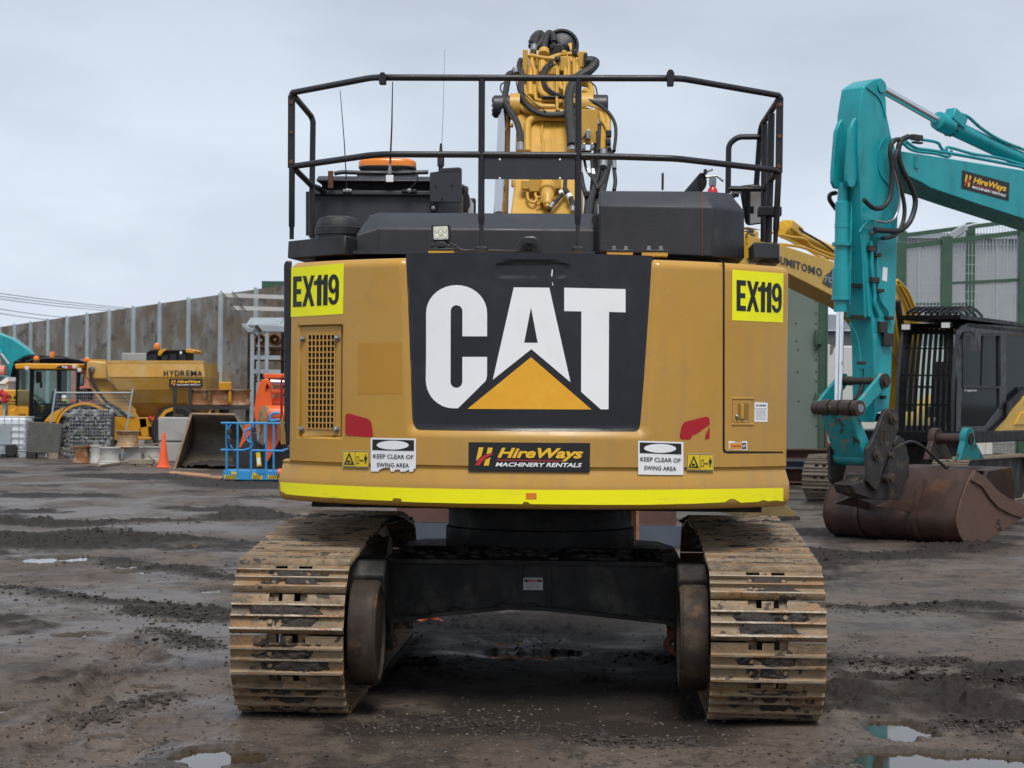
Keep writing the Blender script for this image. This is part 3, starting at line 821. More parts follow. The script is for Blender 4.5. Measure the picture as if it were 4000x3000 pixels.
def shell(name, xa, xb, prof, mat, parent, dfun=None, nx=260, corner=.05, back=1.0):
    """prof: (offset inward, z) from bottom to top"""
    plan = []
    ta = math.asin(xa / RT); tb = math.asin(xb / RT)
    for i in range(nx + 1):
        a = ta + (tb - ta) * i / nx
        plan.append((RT * math.sin(a), -RT * math.cos(a), math.sin(a), -math.cos(a)))
    def cor(px, py, nx_, ny_, sgn):
        out = []
        a0 = math.atan2(ny_, nx_); a1 = 0 if sgn > 0 else -PI
        cx_, cy_ = px - nx_ * corner, py - ny_ * corner
        for j in range(1, 7):
            a = a0 + (a1 - a0) * j / 6
            out.append((cx_ + corner * math.cos(a), cy_ + corner * math.sin(a), math.cos(a), math.sin(a)))
        out.append((out[-1][0], out[-1][1] + back, out[-1][2], out[-1][3]))
        return out
    plan = cor(*plan[0], -1)[::-1] + plan + cor(*plan[-1], 1)
    vs = []
    m_ = len(prof)
    for x, y, a, b2 in plan:
        for o_, z in prof:
            oo = o_ + (dfun(x, z) if dfun and xa < x < xb and o_ < .03 else 0)
            vs.append((x - a * oo, y - b2 * oo, z))
    fs = [(i * m_ + j, (i + 1) * m_ + j, (i + 1) * m_ + j + 1, i * m_ + j + 1) for i in range(len(plan) - 1) for j in range(m_ - 1)]
    mb = MB(); mb.add(vs, fs)
    o = mb.build(name, mat, parent, fix=False, smooth=50)
    return o
def zl(v): return pick_tail(1147, v).z
zg0, zg1, zg2 = zl(1008), zl(1020), zl(1046)
prof = [(.06, zg0 - .03), (.03, zg0 - .012), (.0, zg0)]
n = 150
for i in range(1, n + 1): prof.append((0, zg0 + (ZT - .05 - zg0) * i / n))
for i in range(1, 9):
    a = R(90 * i / 8); prof.append((.05 - .05 * math.cos(a), ZT - .05 + .05 * math.sin(a)))
prof += [(.15, ZT), (.4, ZT + .004), (1.0, ZT + .004)]
cw = shell('counterweight', XL, 1.447, prof, M_CAT, ex, dsurf, nx=300)
prof = [(.9, ZB + .01), (.10, ZB), (.03, ZB), (.012, ZB + .006), (-.008, ZB + .03), (-.012, ZB + .05), (-.012, zg2 - .02), (-.010, zg2), (.012, zg1 + .01), (.014, zg1), (.008, zg0 - .005), (.03, zg0 + .006), (.12, zg0 + .01)]
skirt = shell('counterweight_skirt', -1.478, 1.455, prof, M_CAT, ex, None, nx=120)
def cwp(off): return lambda u, v: pick_tail(u, v, off)
def skp(off):  # on the bottom band
    def f(u, v):
        y = -1.7
        for i in range(14):
            p = CF.plane(u, v, 1, y); x = max(-1.6, min(1.6, p.x))
            y = y * .4 + .6 * (-math.sqrt((RT + .012) ** 2 - x * x) - off)
        return CF.plane(u, v, 1, y)
    return f
# panel, letters
bl = [(876.4, 547.2), (879, 600), (884, 720), (890.5, 900)] + [(891.2, 908), (893.5, 917), (898, 924), (905, 927.6)] + [(1000, 929.5), (1147, 930.6), (1370, 931.3)] + [(1376, 930), (1380.5, 925.5), (1382.6, 918), (1384, 905)] + [(1391, 820), (1402, 660), (1408.5, 552.4)] + [(1330, 549.5), (1147, 546.0), (1000, 545.5)]
panel = print_on('badge_panel', M_PANEL, cw, tess([bl]), cwp(.003), cut=6, cutv=7)
C = [(1052.2, 726.5), (1052.2, 676)] + arc(986.3, 676, 65.9, 60.2, 0, -180, 18) + [(920.5, 760), (919.8, 822)] + [(p[0], p[1]) for p in arc(980, 822, 60, 60, 180, 90, 10)] + [(989.5, 881.9), (1049.5, 822.5), (1052, 812), (1052.2, 770.9), (998.8, 770.9), (998.6, 825.2)] + arc(985.9, 825.2, 12.7, 12.7, 0, 180, 8) + [(973.5, 672)] + arc(986.2, 672, 12.7, 12.8, 180, 360, 8) + [(998.8, 726.5)]
A = [(1109.8, 620.7), (1186.6, 621.4), (1232.4, 825.6), (1147.8, 754.2), (1064.4, 820.4)]
Ah = [(1147, 664), (1161.6, 740.7), (1132.3, 740.3)]
T = [(1218.8, 621.4), (1351.3, 624.5), (1351.3, 674.8), (1315.6, 673.8), (1314.5, 884.2), (1297.6, 884.2), (1255.3, 846.4), (1255.9, 672.7), (1218.8, 672)]
print_on('letter', M_LWHITE, cw, tess([C]), cwp(.006), cut=6, cutv=14)
va, fa = tess([[A[0], (1147.3, 621), Ah[0], Ah[2], (1147.3, 740.5), A[3], A[4]]])
vb_, fb_ = tess([[A[1], A[2], A[3], (1147.3, 740.5), Ah[1], Ah[0], (1147.3, 621)]])
print_on('letter', M_LWHITE, cw, (va + vb_, fa + [tuple(i + len(va) for i in f) for f in fb_]), cwp(.006), cut=6, cutv=14)
print_on('letter', M_LWHITE, cw, tess([T]), cwp(.006), cut=6, cutv=14)
print_on('emblem_triangle', M_TRI, cw, tess([[(1147, 771.5), (1277.8, 884.6), (1009.9, 883.2)]]), cwp(.006), cut=6)
# fleet number plates
def glyph(ch):
    if ch == '1': return tess([[(.42, 0), (1, 0), (1, 1), (.55, 1), (.48, .9), (.3, .83), (0, .81), (0, .68), (.42, .68)]])
    if ch == 'E': return tess([[(0, 0), (1, 0), (1, .17), (.42, .17), (.42, .42), (.92, .42), (.92, .58), (.42, .58), (.42, .83), (.98, .83), (.98, 1), (0, 1)]])
    if ch == 'X': return tess([[(0, 0), (.3, 0), (.5, .31), (.7, 0), (1, 0), (.66, .51), (.98, 1), (.69, 1), (.5, .7), (.31, 1), (.02, 1), (.34, .51)]])
    if ch == '9': return tess([[(0, .26), (.33, .24)] + [(.5 + .17 * math.cos(R(a)), .24 - .10 * math.sin(R(a))) for a in (180, 150, 120, 90, 60, 30)][1:] + [(.66, .26), (.68, .42), (.5, .37)] + [(.42 - .42 * math.cos(R(a)), .69 - .32 * math.sin(R(a))) for a in (75, 50, 25, 0)] + [(.5 - .5 * math.cos(R(a)), .69 + .31 * math.sin(R(a))) for a in (15, 35, 55, 75, 90, 105, 125, 145, 165)] + [(1, .66), (1, .34)] + [(.5 + .5 * math.cos(R(a)), .30 - .30 * math.sin(R(a))) for a in (10, 30, 50, 70, 90, 110, 130, 150, 170)], [(.5 + .17 * math.cos(R(a)), .68 + .17 * math.sin(R(a))) for a in range(0, 360, 30)]])
def fleet(q, tq, proj_cut=5):
    pl = print_on('fleet_label', M_FLUO, cw, (q, [(0, 1, 2, 3)]), cwp(.002), cut=proj_cut)
    w = [(0, .19), (.2, .47), (.45, .62), (.585, .755), (.765, 1.0)]
    for ch, (a, b2) in zip('EX119', w):
        vs, fs = glyph(ch)
        q2 = quadmap(tq, [(a + (b2 - a) * s, t) for s, t in vs])
        print_on('fleet_digit', M_INK, pl, ([(p.x, p.y) for p in q2], fs), cwp(.004), cut=proj_cut)
fleet(zq('Z7', (92, 105), (420, 77), (415, 393), (89, 412)), zq('Z7', (104, 160), (390, 143), (388, 334), (102, 350)))
# vent grille
vb = zq('Z7', (150, 474), (404, 466), (402, 1150), (146, 1158))
gq = zq('Z7', (198, 522), (364, 520), (359, 1108), (194, 1106))
vent = print_on('vent_backing', M_DARK, cw, rectvf(gq), cwp(.004), cut=5)
mb = MB()
def bil(q, s, t):
    tl, tr_, br, bl_ = [Vector(p) for p in q]
    r_ = (tl * (1 - s) + tr_ * s) * (1 - t) + (bl_ * (1 - s) + br * s) * t
    return pick_tail(r_.x, r_.y, .008)
NC, NR = 7, 16
for i in range(NC + 1): mb.bar(bil(gq, i / NC, -.01), bil(gq, i / NC, 1.01), .0072, .012, up=(0, 1, 0))
for j in range(NR + 1): mb.bar(bil(gq, -.01, j / NR), bil(gq, 1.01, j / NR), .012, .0078, up=(0, 0, 1))
mb.build('vent_grille', M_CAT, cw)
# plate round the grille
outer, inner = vb, gq
vsq = [tuple(p) for p in outer + inner]
print_on('vent_plate', M_CAT, cw, (vsq, [(0, 1, 5, 4), (1, 2, 6, 5), (2, 3, 7, 6), (3, 0, 4, 7)]), cwp(.006), cut=5)
for p in ((172, 550), (386, 545), (166, 1110), (381, 1112)):
    c_ = pick_tail(*zz('Z7', *p)); dd = Vector((c_.x, c_.y, 0)).normalized()
    mb = MB(); mb.lathe([(.020, .004), (.020, .012), (.013, .013), (.013, .026), (.009, .03)], c_, dd, 12); mb.build('vent_bolt', M_STEEL, cw)
# red reflectors, stickers
print_on('reflector', M_RED, cw, tess([zq('Z7', (447, 1012), (565, 1045), (582, 1056), (590, 1070), (602, 1140), (601, 1155), (592, 1160), (445, 1152), (431, 1146), (428, 1135), (428, 1035), (432, 1018))]), cwp(.002), cut=6)
rr_ = print_on('reflector', M_RED, cw, tess([zq('Z8', (1000, 1065), (1128, 1032), (1145, 1036), (1152, 1050), (1153, 1082), (1118, 1105), (1075, 1138), (1045, 1150), (1030, 1175), (980, 1175), (966, 1165), (966, 1150), (974, 1105), (984, 1080))]), cwp(.002), cut=6)
rr_['label'] = 'torn red reflector with the paint showing through'
print_on('reflector_scrap', M_RED, cw, tess([zq('Z8', (1152, 1098), (1152, 1165), (1140, 1174), (1122, 1174), (1126, 1150), (1138, 1120))]), cwp(.002), cut=6)
def H2shift(dx, dy, rot):
    def f(*pts): return [(zz('H2', *p)[0] + dx, zz('H2', *p)[1] + dy + rot * (p[0] - 1400)) for p in pts]
    return f
def swing_sign(hq, torn):
    low = [(1980, 972), (1930, 985), (1905, 1055), (1820, 1058), (1800, 1000), (1720, 1050), (1600, 1060), (1560, 1000), (1450, 1010), (1440, 1050), (1350, 1060), (1310, 950), (1150, 965), (1050, 1010), (1040, 1055), (835, 1052)] if torn else [(1984, 1052), (1400, 1058), (835, 1052)]
    s_ = print_on('keep_clear_sign', M_WHITE, cw, tess([hq((832, 195), (1984, 214), *low)]), cwp(.002), cut=6)
    print_on('sign_band', M_INK, s_, rectvf(hq((874, 236), (1932, 256), (1932, 528), (874, 505))), cwp(.004), cut=6)
    print_on('sign_oval', M_WHITE, s_, (hq(*arc(1392, 382, 408, 112, 0, 360, 28)[:-1]), [tuple(range(28))]), cwp(.006), cut=6)
    for txt, q in (('KEEP CLEAR OF', ((893, 605), (1918, 632), (1915, 740), (890, 715))), ('SWING AREA', ((990, 825), (1806, 845), (1806, 952), (988, 932)))):
        vs, fs = text2d(txt, bold=.012)
        q2 = quadmap(hq(*q), vs)
        print_on('sign_lettering', M_INK, s_, ([(p.x, p.y) for p in q2], fs), cwp(.005), cut=6)
def warn_sign(hq):
    s_ = print_on('warning_sign', flat('label_cream%d' % random.randrange(999), (.7, .66, .5), .5), cw, rectvf(hq((112, 512), (788, 530), (785, 965), (112, 945))), cwp(.002), cut=6)
    print_on('sign_border', M_INK, s_, rectvf(hq((122, 522), (778, 540), (775, 952), (122, 934))), cwp(.0035), cut=6)
    for q in (((134, 540), (432, 548), (432, 926), (134, 916)), ((444, 550), (768, 556), (766, 934), (444, 928))):
        print_on('sign_field', M_WARN, s_, rectvf(hq(*q)), cwp(.005), cut=6)
    ink = [tess([hq((285, 565), (415, 885), (150, 875)), hq((285, 640), (365, 852), (198, 845))]), tess([hq((470, 668), (538, 672), (536, 855), (470, 850)), hq((480, 684), (528, 687), (526, 838), (480, 834))]),
           tess([hq((545, 770), (580, 742), (580, 762), (615, 764), (615, 744), (650, 776), (615, 804), (615, 786), (580, 784), (580, 802))]),
           tess([hq((672, 672), (738, 676), (742, 768), (728, 768), (722, 710), (718, 850), (705, 850), (702, 770), (698, 770), (694, 848), (680, 848), (680, 710), (675, 760), (662, 758))]),
           (hq(*arc(704, 648, 15, 20, 0, 360, 10)[:-1]), [tuple(range(10))]), tess([hq((235, 770), (300, 770), (320, 790), (300, 830), (240, 830))]), tess([hq((320, 850), (350, 805), (358, 840))])]
    for vf in ink: print_on('pictogram', M_INK, s_, vf, cwp(.007), cut=6)
swing_sign(H2shift(0, 0, 0), True)
warn_sign(H2shift(0, 0, 0))
p0 = zz('H2', 832, 195); p1 = zz('Z8', 706, 1183)
swing_sign(H2shift(p1[0] - p0[0], p1[1] - p0[1] - .001 * (832 - 1400), .001), False)
p0 = zz('H2', 112, 512); p1 = zz('Z8', 1011, 1262)
warn_sign(H2shift(p1[0] - p0[0], p1[1] - p0[1] + .0, 0.0))
def rental_sign(q, proj, parent, cut=None, eps=.002):
    """black rental company plate; q = corners of the plate in picture units"""
    x0, y0, x1, y1 = 45, 118, 2105, 630
    def mp(pts):
        return [(p.x, p.y) for p in quadmap(q, [((x - x0) / (x1 - x0), 1 - (y - y0) / (y1 - y0)) for x, y in pts])]
    s_ = print_on('rental_sign', M_INK, parent, rectvf(q), proj(eps), cut=cut)
    def pr(name, mat, loops): print_on(name, mat, s_, tess([mp(L) for L in loops]), proj(eps * 2), cut=cut)
    pr('logo_stroke', M_LYEL, [[(218, 208), (300, 208), (262, 362), (172, 452)]])
    pr('logo_stroke', M_LYEL, [[(374, 210), (456, 212), (434, 305), (352, 328)]])
    pr('logo_stroke', M_LYEL, [[(418, 380), (390, 530), (306, 528), (328, 432)]])
    pr('logo_swoosh', M_LRED, [[(155, 525), (200, 450), (260, 385), (330, 340), (410, 322), (490, 324), (440, 340), (370, 375), (310, 425), (265, 475), (235, 525)]])
    vs, fs = text2d('HireWays', bold=.035, shear=.3)
    q2 = mp([(535 + s * (1990 - 535), 442 - t * (442 - 212)) for s, t in vs]); print_on('logo_word', M_LYEL, s_, (q2, fs), proj(eps * 2), cut=cut)
    pr('logo_rule', M_LRED, [[(520, 422), (1620, 430), (1620, 444), (520, 436)]])
    vs, fs = text2d('MACHINERY RENTALS', bold=.025, shear=.25)
    q2 = mp([(503 + s * (1970 - 503), 542 - t * (542 - 468)) for s, t in vs]); print_on('logo_word', M_LWHITE, s_, (q2, fs), proj(eps * 2), cut=cut)
    return s_
rental_sign(zq('H1', (45, 118), (2105, 133), (2098, 630), (42, 610)), cwp, cw, cut=8)
# reflective stripe round the bottom band
lt = [(605.2, 1041.5), (700, 1047), (800, 1051.5), (900, 1054.5), (1000, 1056.5), (1147, 1058), (1300, 1058.5), (1450, 1057.5), (1600, 1055.5), (1692, 1053.8)]
lb = [(1692, 1083), (1676, 1081), (1660, 1083), (1648, 1080), (1638, 1084), (1600, 1086), (1586, 1078), (1578, 1077), (1566, 1085), (1500, 1088), (1400, 1090.5), (1300, 1090.5), (1200, 1089.5), (1147, 1089), (1138, 1084), (1132, 1084), (1128, 1089), (1100, 1088.5), (1000, 1087.5), (900, 1085), (868, 1083.5), (866, 1077), (850, 1076), (848, 1082), (800, 1080), (700, 1074.5), (640, 1070), (618, 1067.5), (606.5, 1060)]
print_on('reflective_stripe', M_STRIPE, skirt, tess([lt + lb]), skp(.002), cut=6)
print_on('small_label', flat('orange_label', (.7, .2, .02), .5), skirt, rectvf([(1136, 1065), (1159, 1065), (1159, 1078), (1136, 1078)]), skp(.004))
# right hand door with its gap
def cwq(k, *pts): return zq(k, *pts)
gap = zq('Z8', (1215, 48), (1236, 60), (1246, 85), (1246, 1235), (1256, 1248), (1606, 1250), (1612, 1260), (1262, 1262), (1240, 1256), (1233, 1240), (1234, 95), (1228, 72), (1212, 58))
print_on('door_gap', M_DARK, cw, tess([gap]), cwp(.0015), cut=6)
fq = zq('Z8', (1293, 117), (1612, 140), (1609, 447), (1292, 432))
pl = print_on('fleet_label', M_FLUO, cw, rectvf(fq), cwp(.002), cut=4)
tq = zq('Z8', (1320, 180), (1603, 203), (1601, 388), (1320, 372))
for ch, (a, b2) in zip('EX119', [(0, .21), (.22, .50), (.47, .63), (.60, .77), (.775, 1.0)]):
    vs, fs = glyph(ch)
    q2 = quadmap(tq, [(a + (b2 - a) * s, t) for s, t in vs])
    print_on('fleet_digit', M_INK, pl, ([(p.x, p.y) for p in q2], fs), cwp(.004), cut=4)
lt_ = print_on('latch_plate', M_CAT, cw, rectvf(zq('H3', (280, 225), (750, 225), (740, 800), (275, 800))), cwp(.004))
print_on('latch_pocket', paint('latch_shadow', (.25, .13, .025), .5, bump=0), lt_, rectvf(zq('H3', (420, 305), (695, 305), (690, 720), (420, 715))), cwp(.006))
a, b2 = pick_tail(*zz('H3', 525, 320), .006), pick_tail(*zz('H3', 525, 705), .006)
mb = MB(); mb.bar(a, b2, .019, .02, up=(0, 1, 0)); mb.build('latch_handle', M_CAT, lt_, bevel=.002)
c_ = pick_tail(*zz('H3', 375, 640), .002); mb = MB(); mb.lathe([(.011, 0), (.011, .012), (.008, .016)], c_, Vector((c_.x, c_.y, 0)).normalized(), 14); mb.build('lock', M_STEEL, lt_)
for yy in (175, 845):
    a, b2 = pick_tail(*zz('H3', 255, yy)), pick_tail(*zz('H3', 815, yy))
    mb = MB(); mb.bar(a, b2, .012, .012); mb.build('latch_lip', M_CAT, lt_, bevel=.003)
ws = print_on('warning_label', M_WHITE, cw, rectvf(zq('H3', (845, 268), (1187, 285), (1180, 787), (838, 780))), cwp(.002), cut=5)
vs, fs = text2d('WARNING', bold=.04); q2 = quadmap(zq('H3', (950, 335), (1145, 338), (1145, 382), (950, 380)), vs); print_on('label_text', M_INK, ws, ([(p.x, p.y) for p in q2], fs), cwp(.003))
print_on('label_text', M_INK, ws, tess([zq('H3', (912, 315), (940, 378), (885, 375))]), cwp(.003))
for txt, x0, x1, yy in (('ROTATING PARTS BEHIND', 870, 1155, 430), ('DOOR. KEEP DOOR', 895, 1120, 483), ('CLOSED WHEN ENGINE', 880, 1140, 537), ('IS RUNNING. SEVERE', 890, 1135, 590), ('INJURY COULD OCCUR', 880, 1138, 643), ('FROM MOVING PARTS.', 885, 1130, 693)):
    vs, fs = text2d(txt, bold=.0); q2 = quadmap(zq('H3', (x0, yy), (x1, yy + 3), (x1, yy + 31), (x0, yy + 28)), vs); print_on('label_text', M_INK, ws, ([(p.x, p.y) for p in q2], fs), cwp(.003))
dl = print_on('dealer_label', M_WHITE, cw, tess([zq('H3', (172, 1278), (330, 1285), (345, 1320), (510, 1318), (515, 1285), (655, 1278), (655, 1515), (180, 1500))]), cwp(.002), cut=5)
print_on('label_field', flat('label_orange', (.72, .28, .05), .5), dl, rectvf(zq('H3', (200, 1330), (520, 1328), (522, 1495), (200, 1490))), cwp(.003))
print_on('label_field', M_INK, dl, rectvf(zq('H3', (525, 1328), (632, 1328), (630, 1485), (525, 1485))), cwp(.003))
vs, fs = text2d('CAT', bold=.06); q2 = quadmap(zq('H3', (537, 1370), (612, 1370), (612, 1440), (537, 1440)), vs); print_on('label_text', M_WHITE, dl, ([(p.x, p.y) for p in q2], fs), cwp(.005))
vs, fs = text2d('Hastings Deering', bold=.04); q2 = quadmap(zq('H3', (255, 1385), (500, 1385), (500, 1432), (255, 1432)), vs); print_on('label_text', flat('label_brown', (.3, .06, .01), .5), dl, ([(p.x, p.y) for p in q2], fs), cwp(.005))
print_on('sticker_ghost', paint('unfaded_yellow', (0.47, 0.225, 0.026), 0.42, var=0.04, bump=.004), cw, rectvf(zq('Z7', (507, 575), (776, 570), (776, 890), (507, 893))), cwp(.0012), cut=6)
for pts in (((168, 115), (175, 118), (171, 160), (165, 158)), ((169, 192), (174, 200), (177, 218), (172, 214)), ((163, 145), (168, 140), (167, 160))):
    print_on('paint_chip', M_LWHITE, cw, tess([zq('Z8', *pts)]), cwp(.005))
# left side edge: black door post, red reflector
mb = MB(); mb.hull([CF.y('Z7', x, y, yy) for x, y in ((46, 90), (54, 66), (70, 62), (96, 62), (92, 1160), (76, 1214), (60, 1214), (48, 1000)) for yy in (-1.18, -.6)])
mb.build('side_door', M_PANEL, ex, bevel=.01)
mb = MB(); mb.hull([CF.y('Z7', x, y, yy) for x, y in ((24, 800), (40, 770), (40, 1040), (24, 1060)) for yy in (-.62, -.55)]); mb.build('side_reflector', M_RED, ex)
mb = MB(); mb.hull([CF.y('Z7', x, y, yy) for x, y in ((24, 1060), (40, 1020), (64, 1205), (26, 1205)) for yy in (-.70, -.5)]); mb.build('side_panel', M_CAT, ex)
mb = MB(); mb.box(-1.34, 1.36, -1.15, 1.5, 1.16, 2.30); house = mb.build('house', M_BLK, ex, bevel=.02)
mb = MB(); mb.box(-1.30, 1.32, -1.2, 2.0, 1.10, 1.155); mb.build('revolving_frame', M_UNDER, ex)
# ---- top of the house: hoods, boxes, rails, cab
def Y(k, y): return lambda x, v: CF.y(k, x, v, y)
a, b_, c_ = Y('Z2', -1.02), Y('Z2', -.82), Y('Z2', -.2)
# engine hood in the middle
f, g = Y('Z2', -1.02), Y('Z2', -.84)
pts = [f(458, 1432), f(1932, 1436), f(1932, 1292), f(598, 1280), f(462, 1322)]
top_ = [g(598, 1186), g(1932, 1192), g(548, 1200)]
back = [Vector((p.x, .3, p.z)) for p in top_] + [Vector((p.x, .3, 2.3)) for p in (pts[0], pts[1])] + [Vector((pts[4].x - .01, -.8, pts[4].z))]
mb = MB(); mb.hull(pts + top_ + back); hood = mb.build('engine_hood', M_HOOD, ex, bevel=.012, seg=3)
mb = MB(); p, q = f(598, 1284), f(598, 1425); mb.bar(p + Vector((0, -.002, 0)), q + Vector((0, -.002, 0)), .006, .004, up=(0, 1, 0)); mb.build('hood_seam', M_BLK, hood)
mb = MB(); p, q = f(458, 1436), f(1932, 1441); mb.bar(p + Vector((-.05, -.03, 0)), q + Vector((0, -.03, 0)), .1, .02); mb.build('hood_lip', M_HOOD, hood)
# box on the right
f, g = Y('Z4', -1.10), Y('Z4', -.98)
L0 = Y('Z2', -1.10)(1958, 1430); L1 = Y('Z2', -1.10)(1958, 1142); L2 = Y('Z2', -.98)(1958, 1052)
r = Y('Z4', -.86); rt = Y('Z4', -.8)
pts = [L0, L1, L2, f(800, 1565), f(800, 1160), g(745, 1033), r(1052, 1575), r(1052, 1190), rt(935, 1046)]
back = [Vector((L0.x, .2, L0.z)), Vector((L2.x, .2, L2.z)), Vector((r(1052, 1190).x, .2, r(1052, 1190).z)), Vector((r(1052, 1575).x, .2, r(1052, 1575).z)), Vector((rt(935, 1046).x, .2, rt(935, 1046).z))]
mb = MB(); mb.hull(pts + back); rbx = mb.build('filter_box', M_HOOD, ex, bevel=.012, seg=3)
mb = MB(); p, q = f(711, 1160), f(711, 1555); mb.bar(p + Vector((0, -.002, 0)), q + Vector((0, -.002, 0)), .005, .004, up=(0, 1, 0)); p, q = g(709, 1034), f(711, 1160); mb.bar(p + Vector((0, -.002, 0)), q + Vector((0, -.002, 0)), .005, .004, up=(0, 1, 0)); mb.build('box_seam', M_RUST, rbx)
mb = MB(); p = g(390, 1020); mb.cyl(p, p + Vector((0, 0, .10)), .007, n=8); mb.build('box_stud', M_BLK, rbx)
# dark gap between the two
p = Y('Z2', -1.0)(1945, 1430); q = Y('Z2', -1.0)(1945, 1200)
mb = MB(); mb.box(p.x - .03, p.x + .03, -.95, .1, p.z, q.z); mb.build('hood_gap', M_BLK, ex)
# left step box and right step box
f1, f2 = Y('Z2', -.95), Y('Z2', -1.27)
front = [f1(40, 1362), f2(396, 1325), f2(396, 1440), f1(36, 1468)]
mb = MB(); mb.hull(front + [p + Vector((.06, .5, 0)) for p in front]); mb.build('step_box', M_BLK, ex, bevel=.008)
f1, f2 = Y('Z4', -1.1), Y('Z4', -.95)
front = [f1(1127, 1442), f2(1338, 1452), f2(1338, 1580), f1(1130, 1575)]
mb = MB(); mb.hull(front + [p + Vector((0, .45, 0)) for p in front]); mb.build('step_box', M_BLK, ex, bevel=.008)
f1 = Y('Z4', -.93)
front = [f1(1187, 1575), f1(1342, 1578), f1(1342, 1612), f1(1187, 1606)]
mb = MB(); mb.hull(front + [p + Vector((0, .4, 0)) for p in front]); mb.build('step_bracket', M_BLK, ex, bevel=.008)
# deck filler under the boxes, dark
# air pre-cleaner, ribbed dome
c0 = Y('Z2', -.55)(350, 1330); rr_ = .145
mb = MB(); mb.lathe([(rr_ * 1.02, -.22), (rr_, -.05), (rr_ * .97, -.045), (rr_ * .97, .0), (rr_ * 1.0, .005), (rr_ * .99, .05), (rr_ * .94, .055), (rr_ * .9, .085), (rr_ * .78, .108), (rr_ * .5, .12), (.0, .124)], c0, (0, 0, 1), 36)
mb.build('air_cleaner', M_RUB, ex)
# ---- cab
cabr = .30
f = Y('Z2', cabr)
p = f(163, 1330); q = f(1108, 1050)
cx0, cx1 = p.x, q.x
zt = f(500, 1047).z; zb = 1.45
mb = MB()
mb.hull([Vector((x, y, z)) for x, y, z in ((cx0 + .03, cabr, zb), (cx0 + .03, cabr, zt), (f(960, 1050).x, cabr, zt), (f(960, 1050).x, cabr, zb), (cx0 + .0, cabr + .1, zb), (cx0, cabr + .1, zt), (cx1, cabr + .1, zt), (cx1, cabr + .1, zb), (cx0, cabr + .25, zb), (cx1, cabr + .25, zb), (cx0, cabr + .25, zt), (cx1, cabr + .25, zt))])
cab = mb.build('cab', M_HOOD, ex, bevel=.02, seg=3)
mb = MB()   # pillars and roof frame further forward
for x in (cx0 + .04, cx1 - .04):
    for y in (1.0, 1.85): mb.box(x - .04, x + .04, y - .05, y + .05, zb, zt + .1)
mb.box(cx0, cx1, cabr + .2, 1.9, zb, zb + .75)
mb.build('cab_frame', M_BLK, cab, bevel=.01)
mb = MB()
for x in (cx0 + .01, cx1 - .01): mb.box(x - .004, x + .004, cabr + .3, 1.85, zb + .75, zt + .05)
mb.box(cx0 + .05, cx1 - .05, 1.88, 1.888, zb + .4, zt + .05)
mb.build('cab_window', M_GLASS, cab)
# rear window ledge with the lighter top strip
t0, t1 = f(205, 1046), f(935, 1050); z0 = f(500, 1082).z
mb = MB(); mb.hull([Vector((x, y, z)) for x in (t0.x, t1.x) for y, z in ((cabr - .03, t0.z), (cabr - .035, z0), (cabr + .02, z0), (cabr + .02, t0.z))]); mb.build('window_sill', M_HOOD, cab, bevel=.01)
mb = MB(); p, q = f(172, 1060), f(172, 1330); mb.tube([p + Vector((0, -.03, 0)), q + Vector((0, -.03, 0))], .02, 8); mb.build('window_seal', M_RUB, cab)
# roof plate, dark slot below
r0, r1, r2 = f(222, 958), f(912, 955), f(500, 1000)
mb = MB(); mb.hull([Vector((x, y, z)) for x in (r0.x, r1.x + .12) for y, z in ((cabr - .06, r2.z), (cabr - .06, r0.z - .03), (cabr + .02, r0.z), (1.95, r0.z + .02), (1.95, r2.z))]); roof = mb.build('cab_roof', M_HOOD, cab, bevel=.012)
mb = MB(); mb.box(r0.x + .03, r1.x, cabr - .01, cabr + .1, t0.z - .01, r2.z + .01); mb.build('roof_slot', M_DARK, cab)
mb = MB(); p, q = f(312, 938), f(312, 1042); mb.tube([p + Vector((0, -.075, 0)), q + Vector((0, -.075, 0))], .018, 10); mb.build('roof_hinge', M_RUST, cab)
mb = MB(); mb.tube(fillet([f(325, 945), f(370, 936), f(500, 940), f(700, 942), f(905, 936)], .05), .014, 8); mb.build('roof_bar', M_BLK, cab)
p, q = Y('Z2', .1)(915, 938), Y('Z2', .1)(1110, 1122)
mb = MB(); mb.hull([Vector((x, y, z)) for x in (p.x, q.x) for y in (.1, .13) for z in (q.z, p.z)] + [Vector((q.x, .1, p.z + .03))]); brk = mb.build('cab_bracket', M_HOOD, cab, bevel=.004)
mb = MB(); mb.hull([Y('Z2', y)(x, v) for y in (.1, .22) for x, v in ((975, 932), (985, 912), (1095, 905), (1112, 915), (1110, 942), (960, 942))]); mb.build('bracket_cap', M_HOOD, brk, bevel=.004)
mb = MB()
for x, v in ((950, 1022), (1050, 1020), (990, 1103)): p = Y('Z2', .098)(x, v); mb.cyl(p, p + Vector((0, -.003, 0)), .006, n=8)
mb.build('bracket_hole', M_DARK, brk)
mb = MB(); mb.hull([Y('Z2', y)(x, v) for y in (.7, .8) for x, v in ((1100, 1005), (1130, 1015), (1160, 1085), (1165, 1145), (1140, 1185), (1095, 1185))]); mb.build('cab_mirror_guard', M_BLK, cab, bevel=.01)
mb = MB()
for x in (935, 937):
    pass
for v in (1103, 1160): p = Y('Z2', .26)(937, v); mb.lathe([(.014, 0), (.014, .012), (.008, .016)], p, (0, -1, 0), 10)
mb.build('hinge_bolt', M_STEEL, cab)
mb = MB(); mb.hull([Y('Z2', y)(x, v) for y in (.26, .3) for x, v in ((918, 1060), (948, 1050), (960, 1070), (958, 1180), (920, 1182))]); mb.build('hinge_plate', M_BLK, cab, bevel=.004)
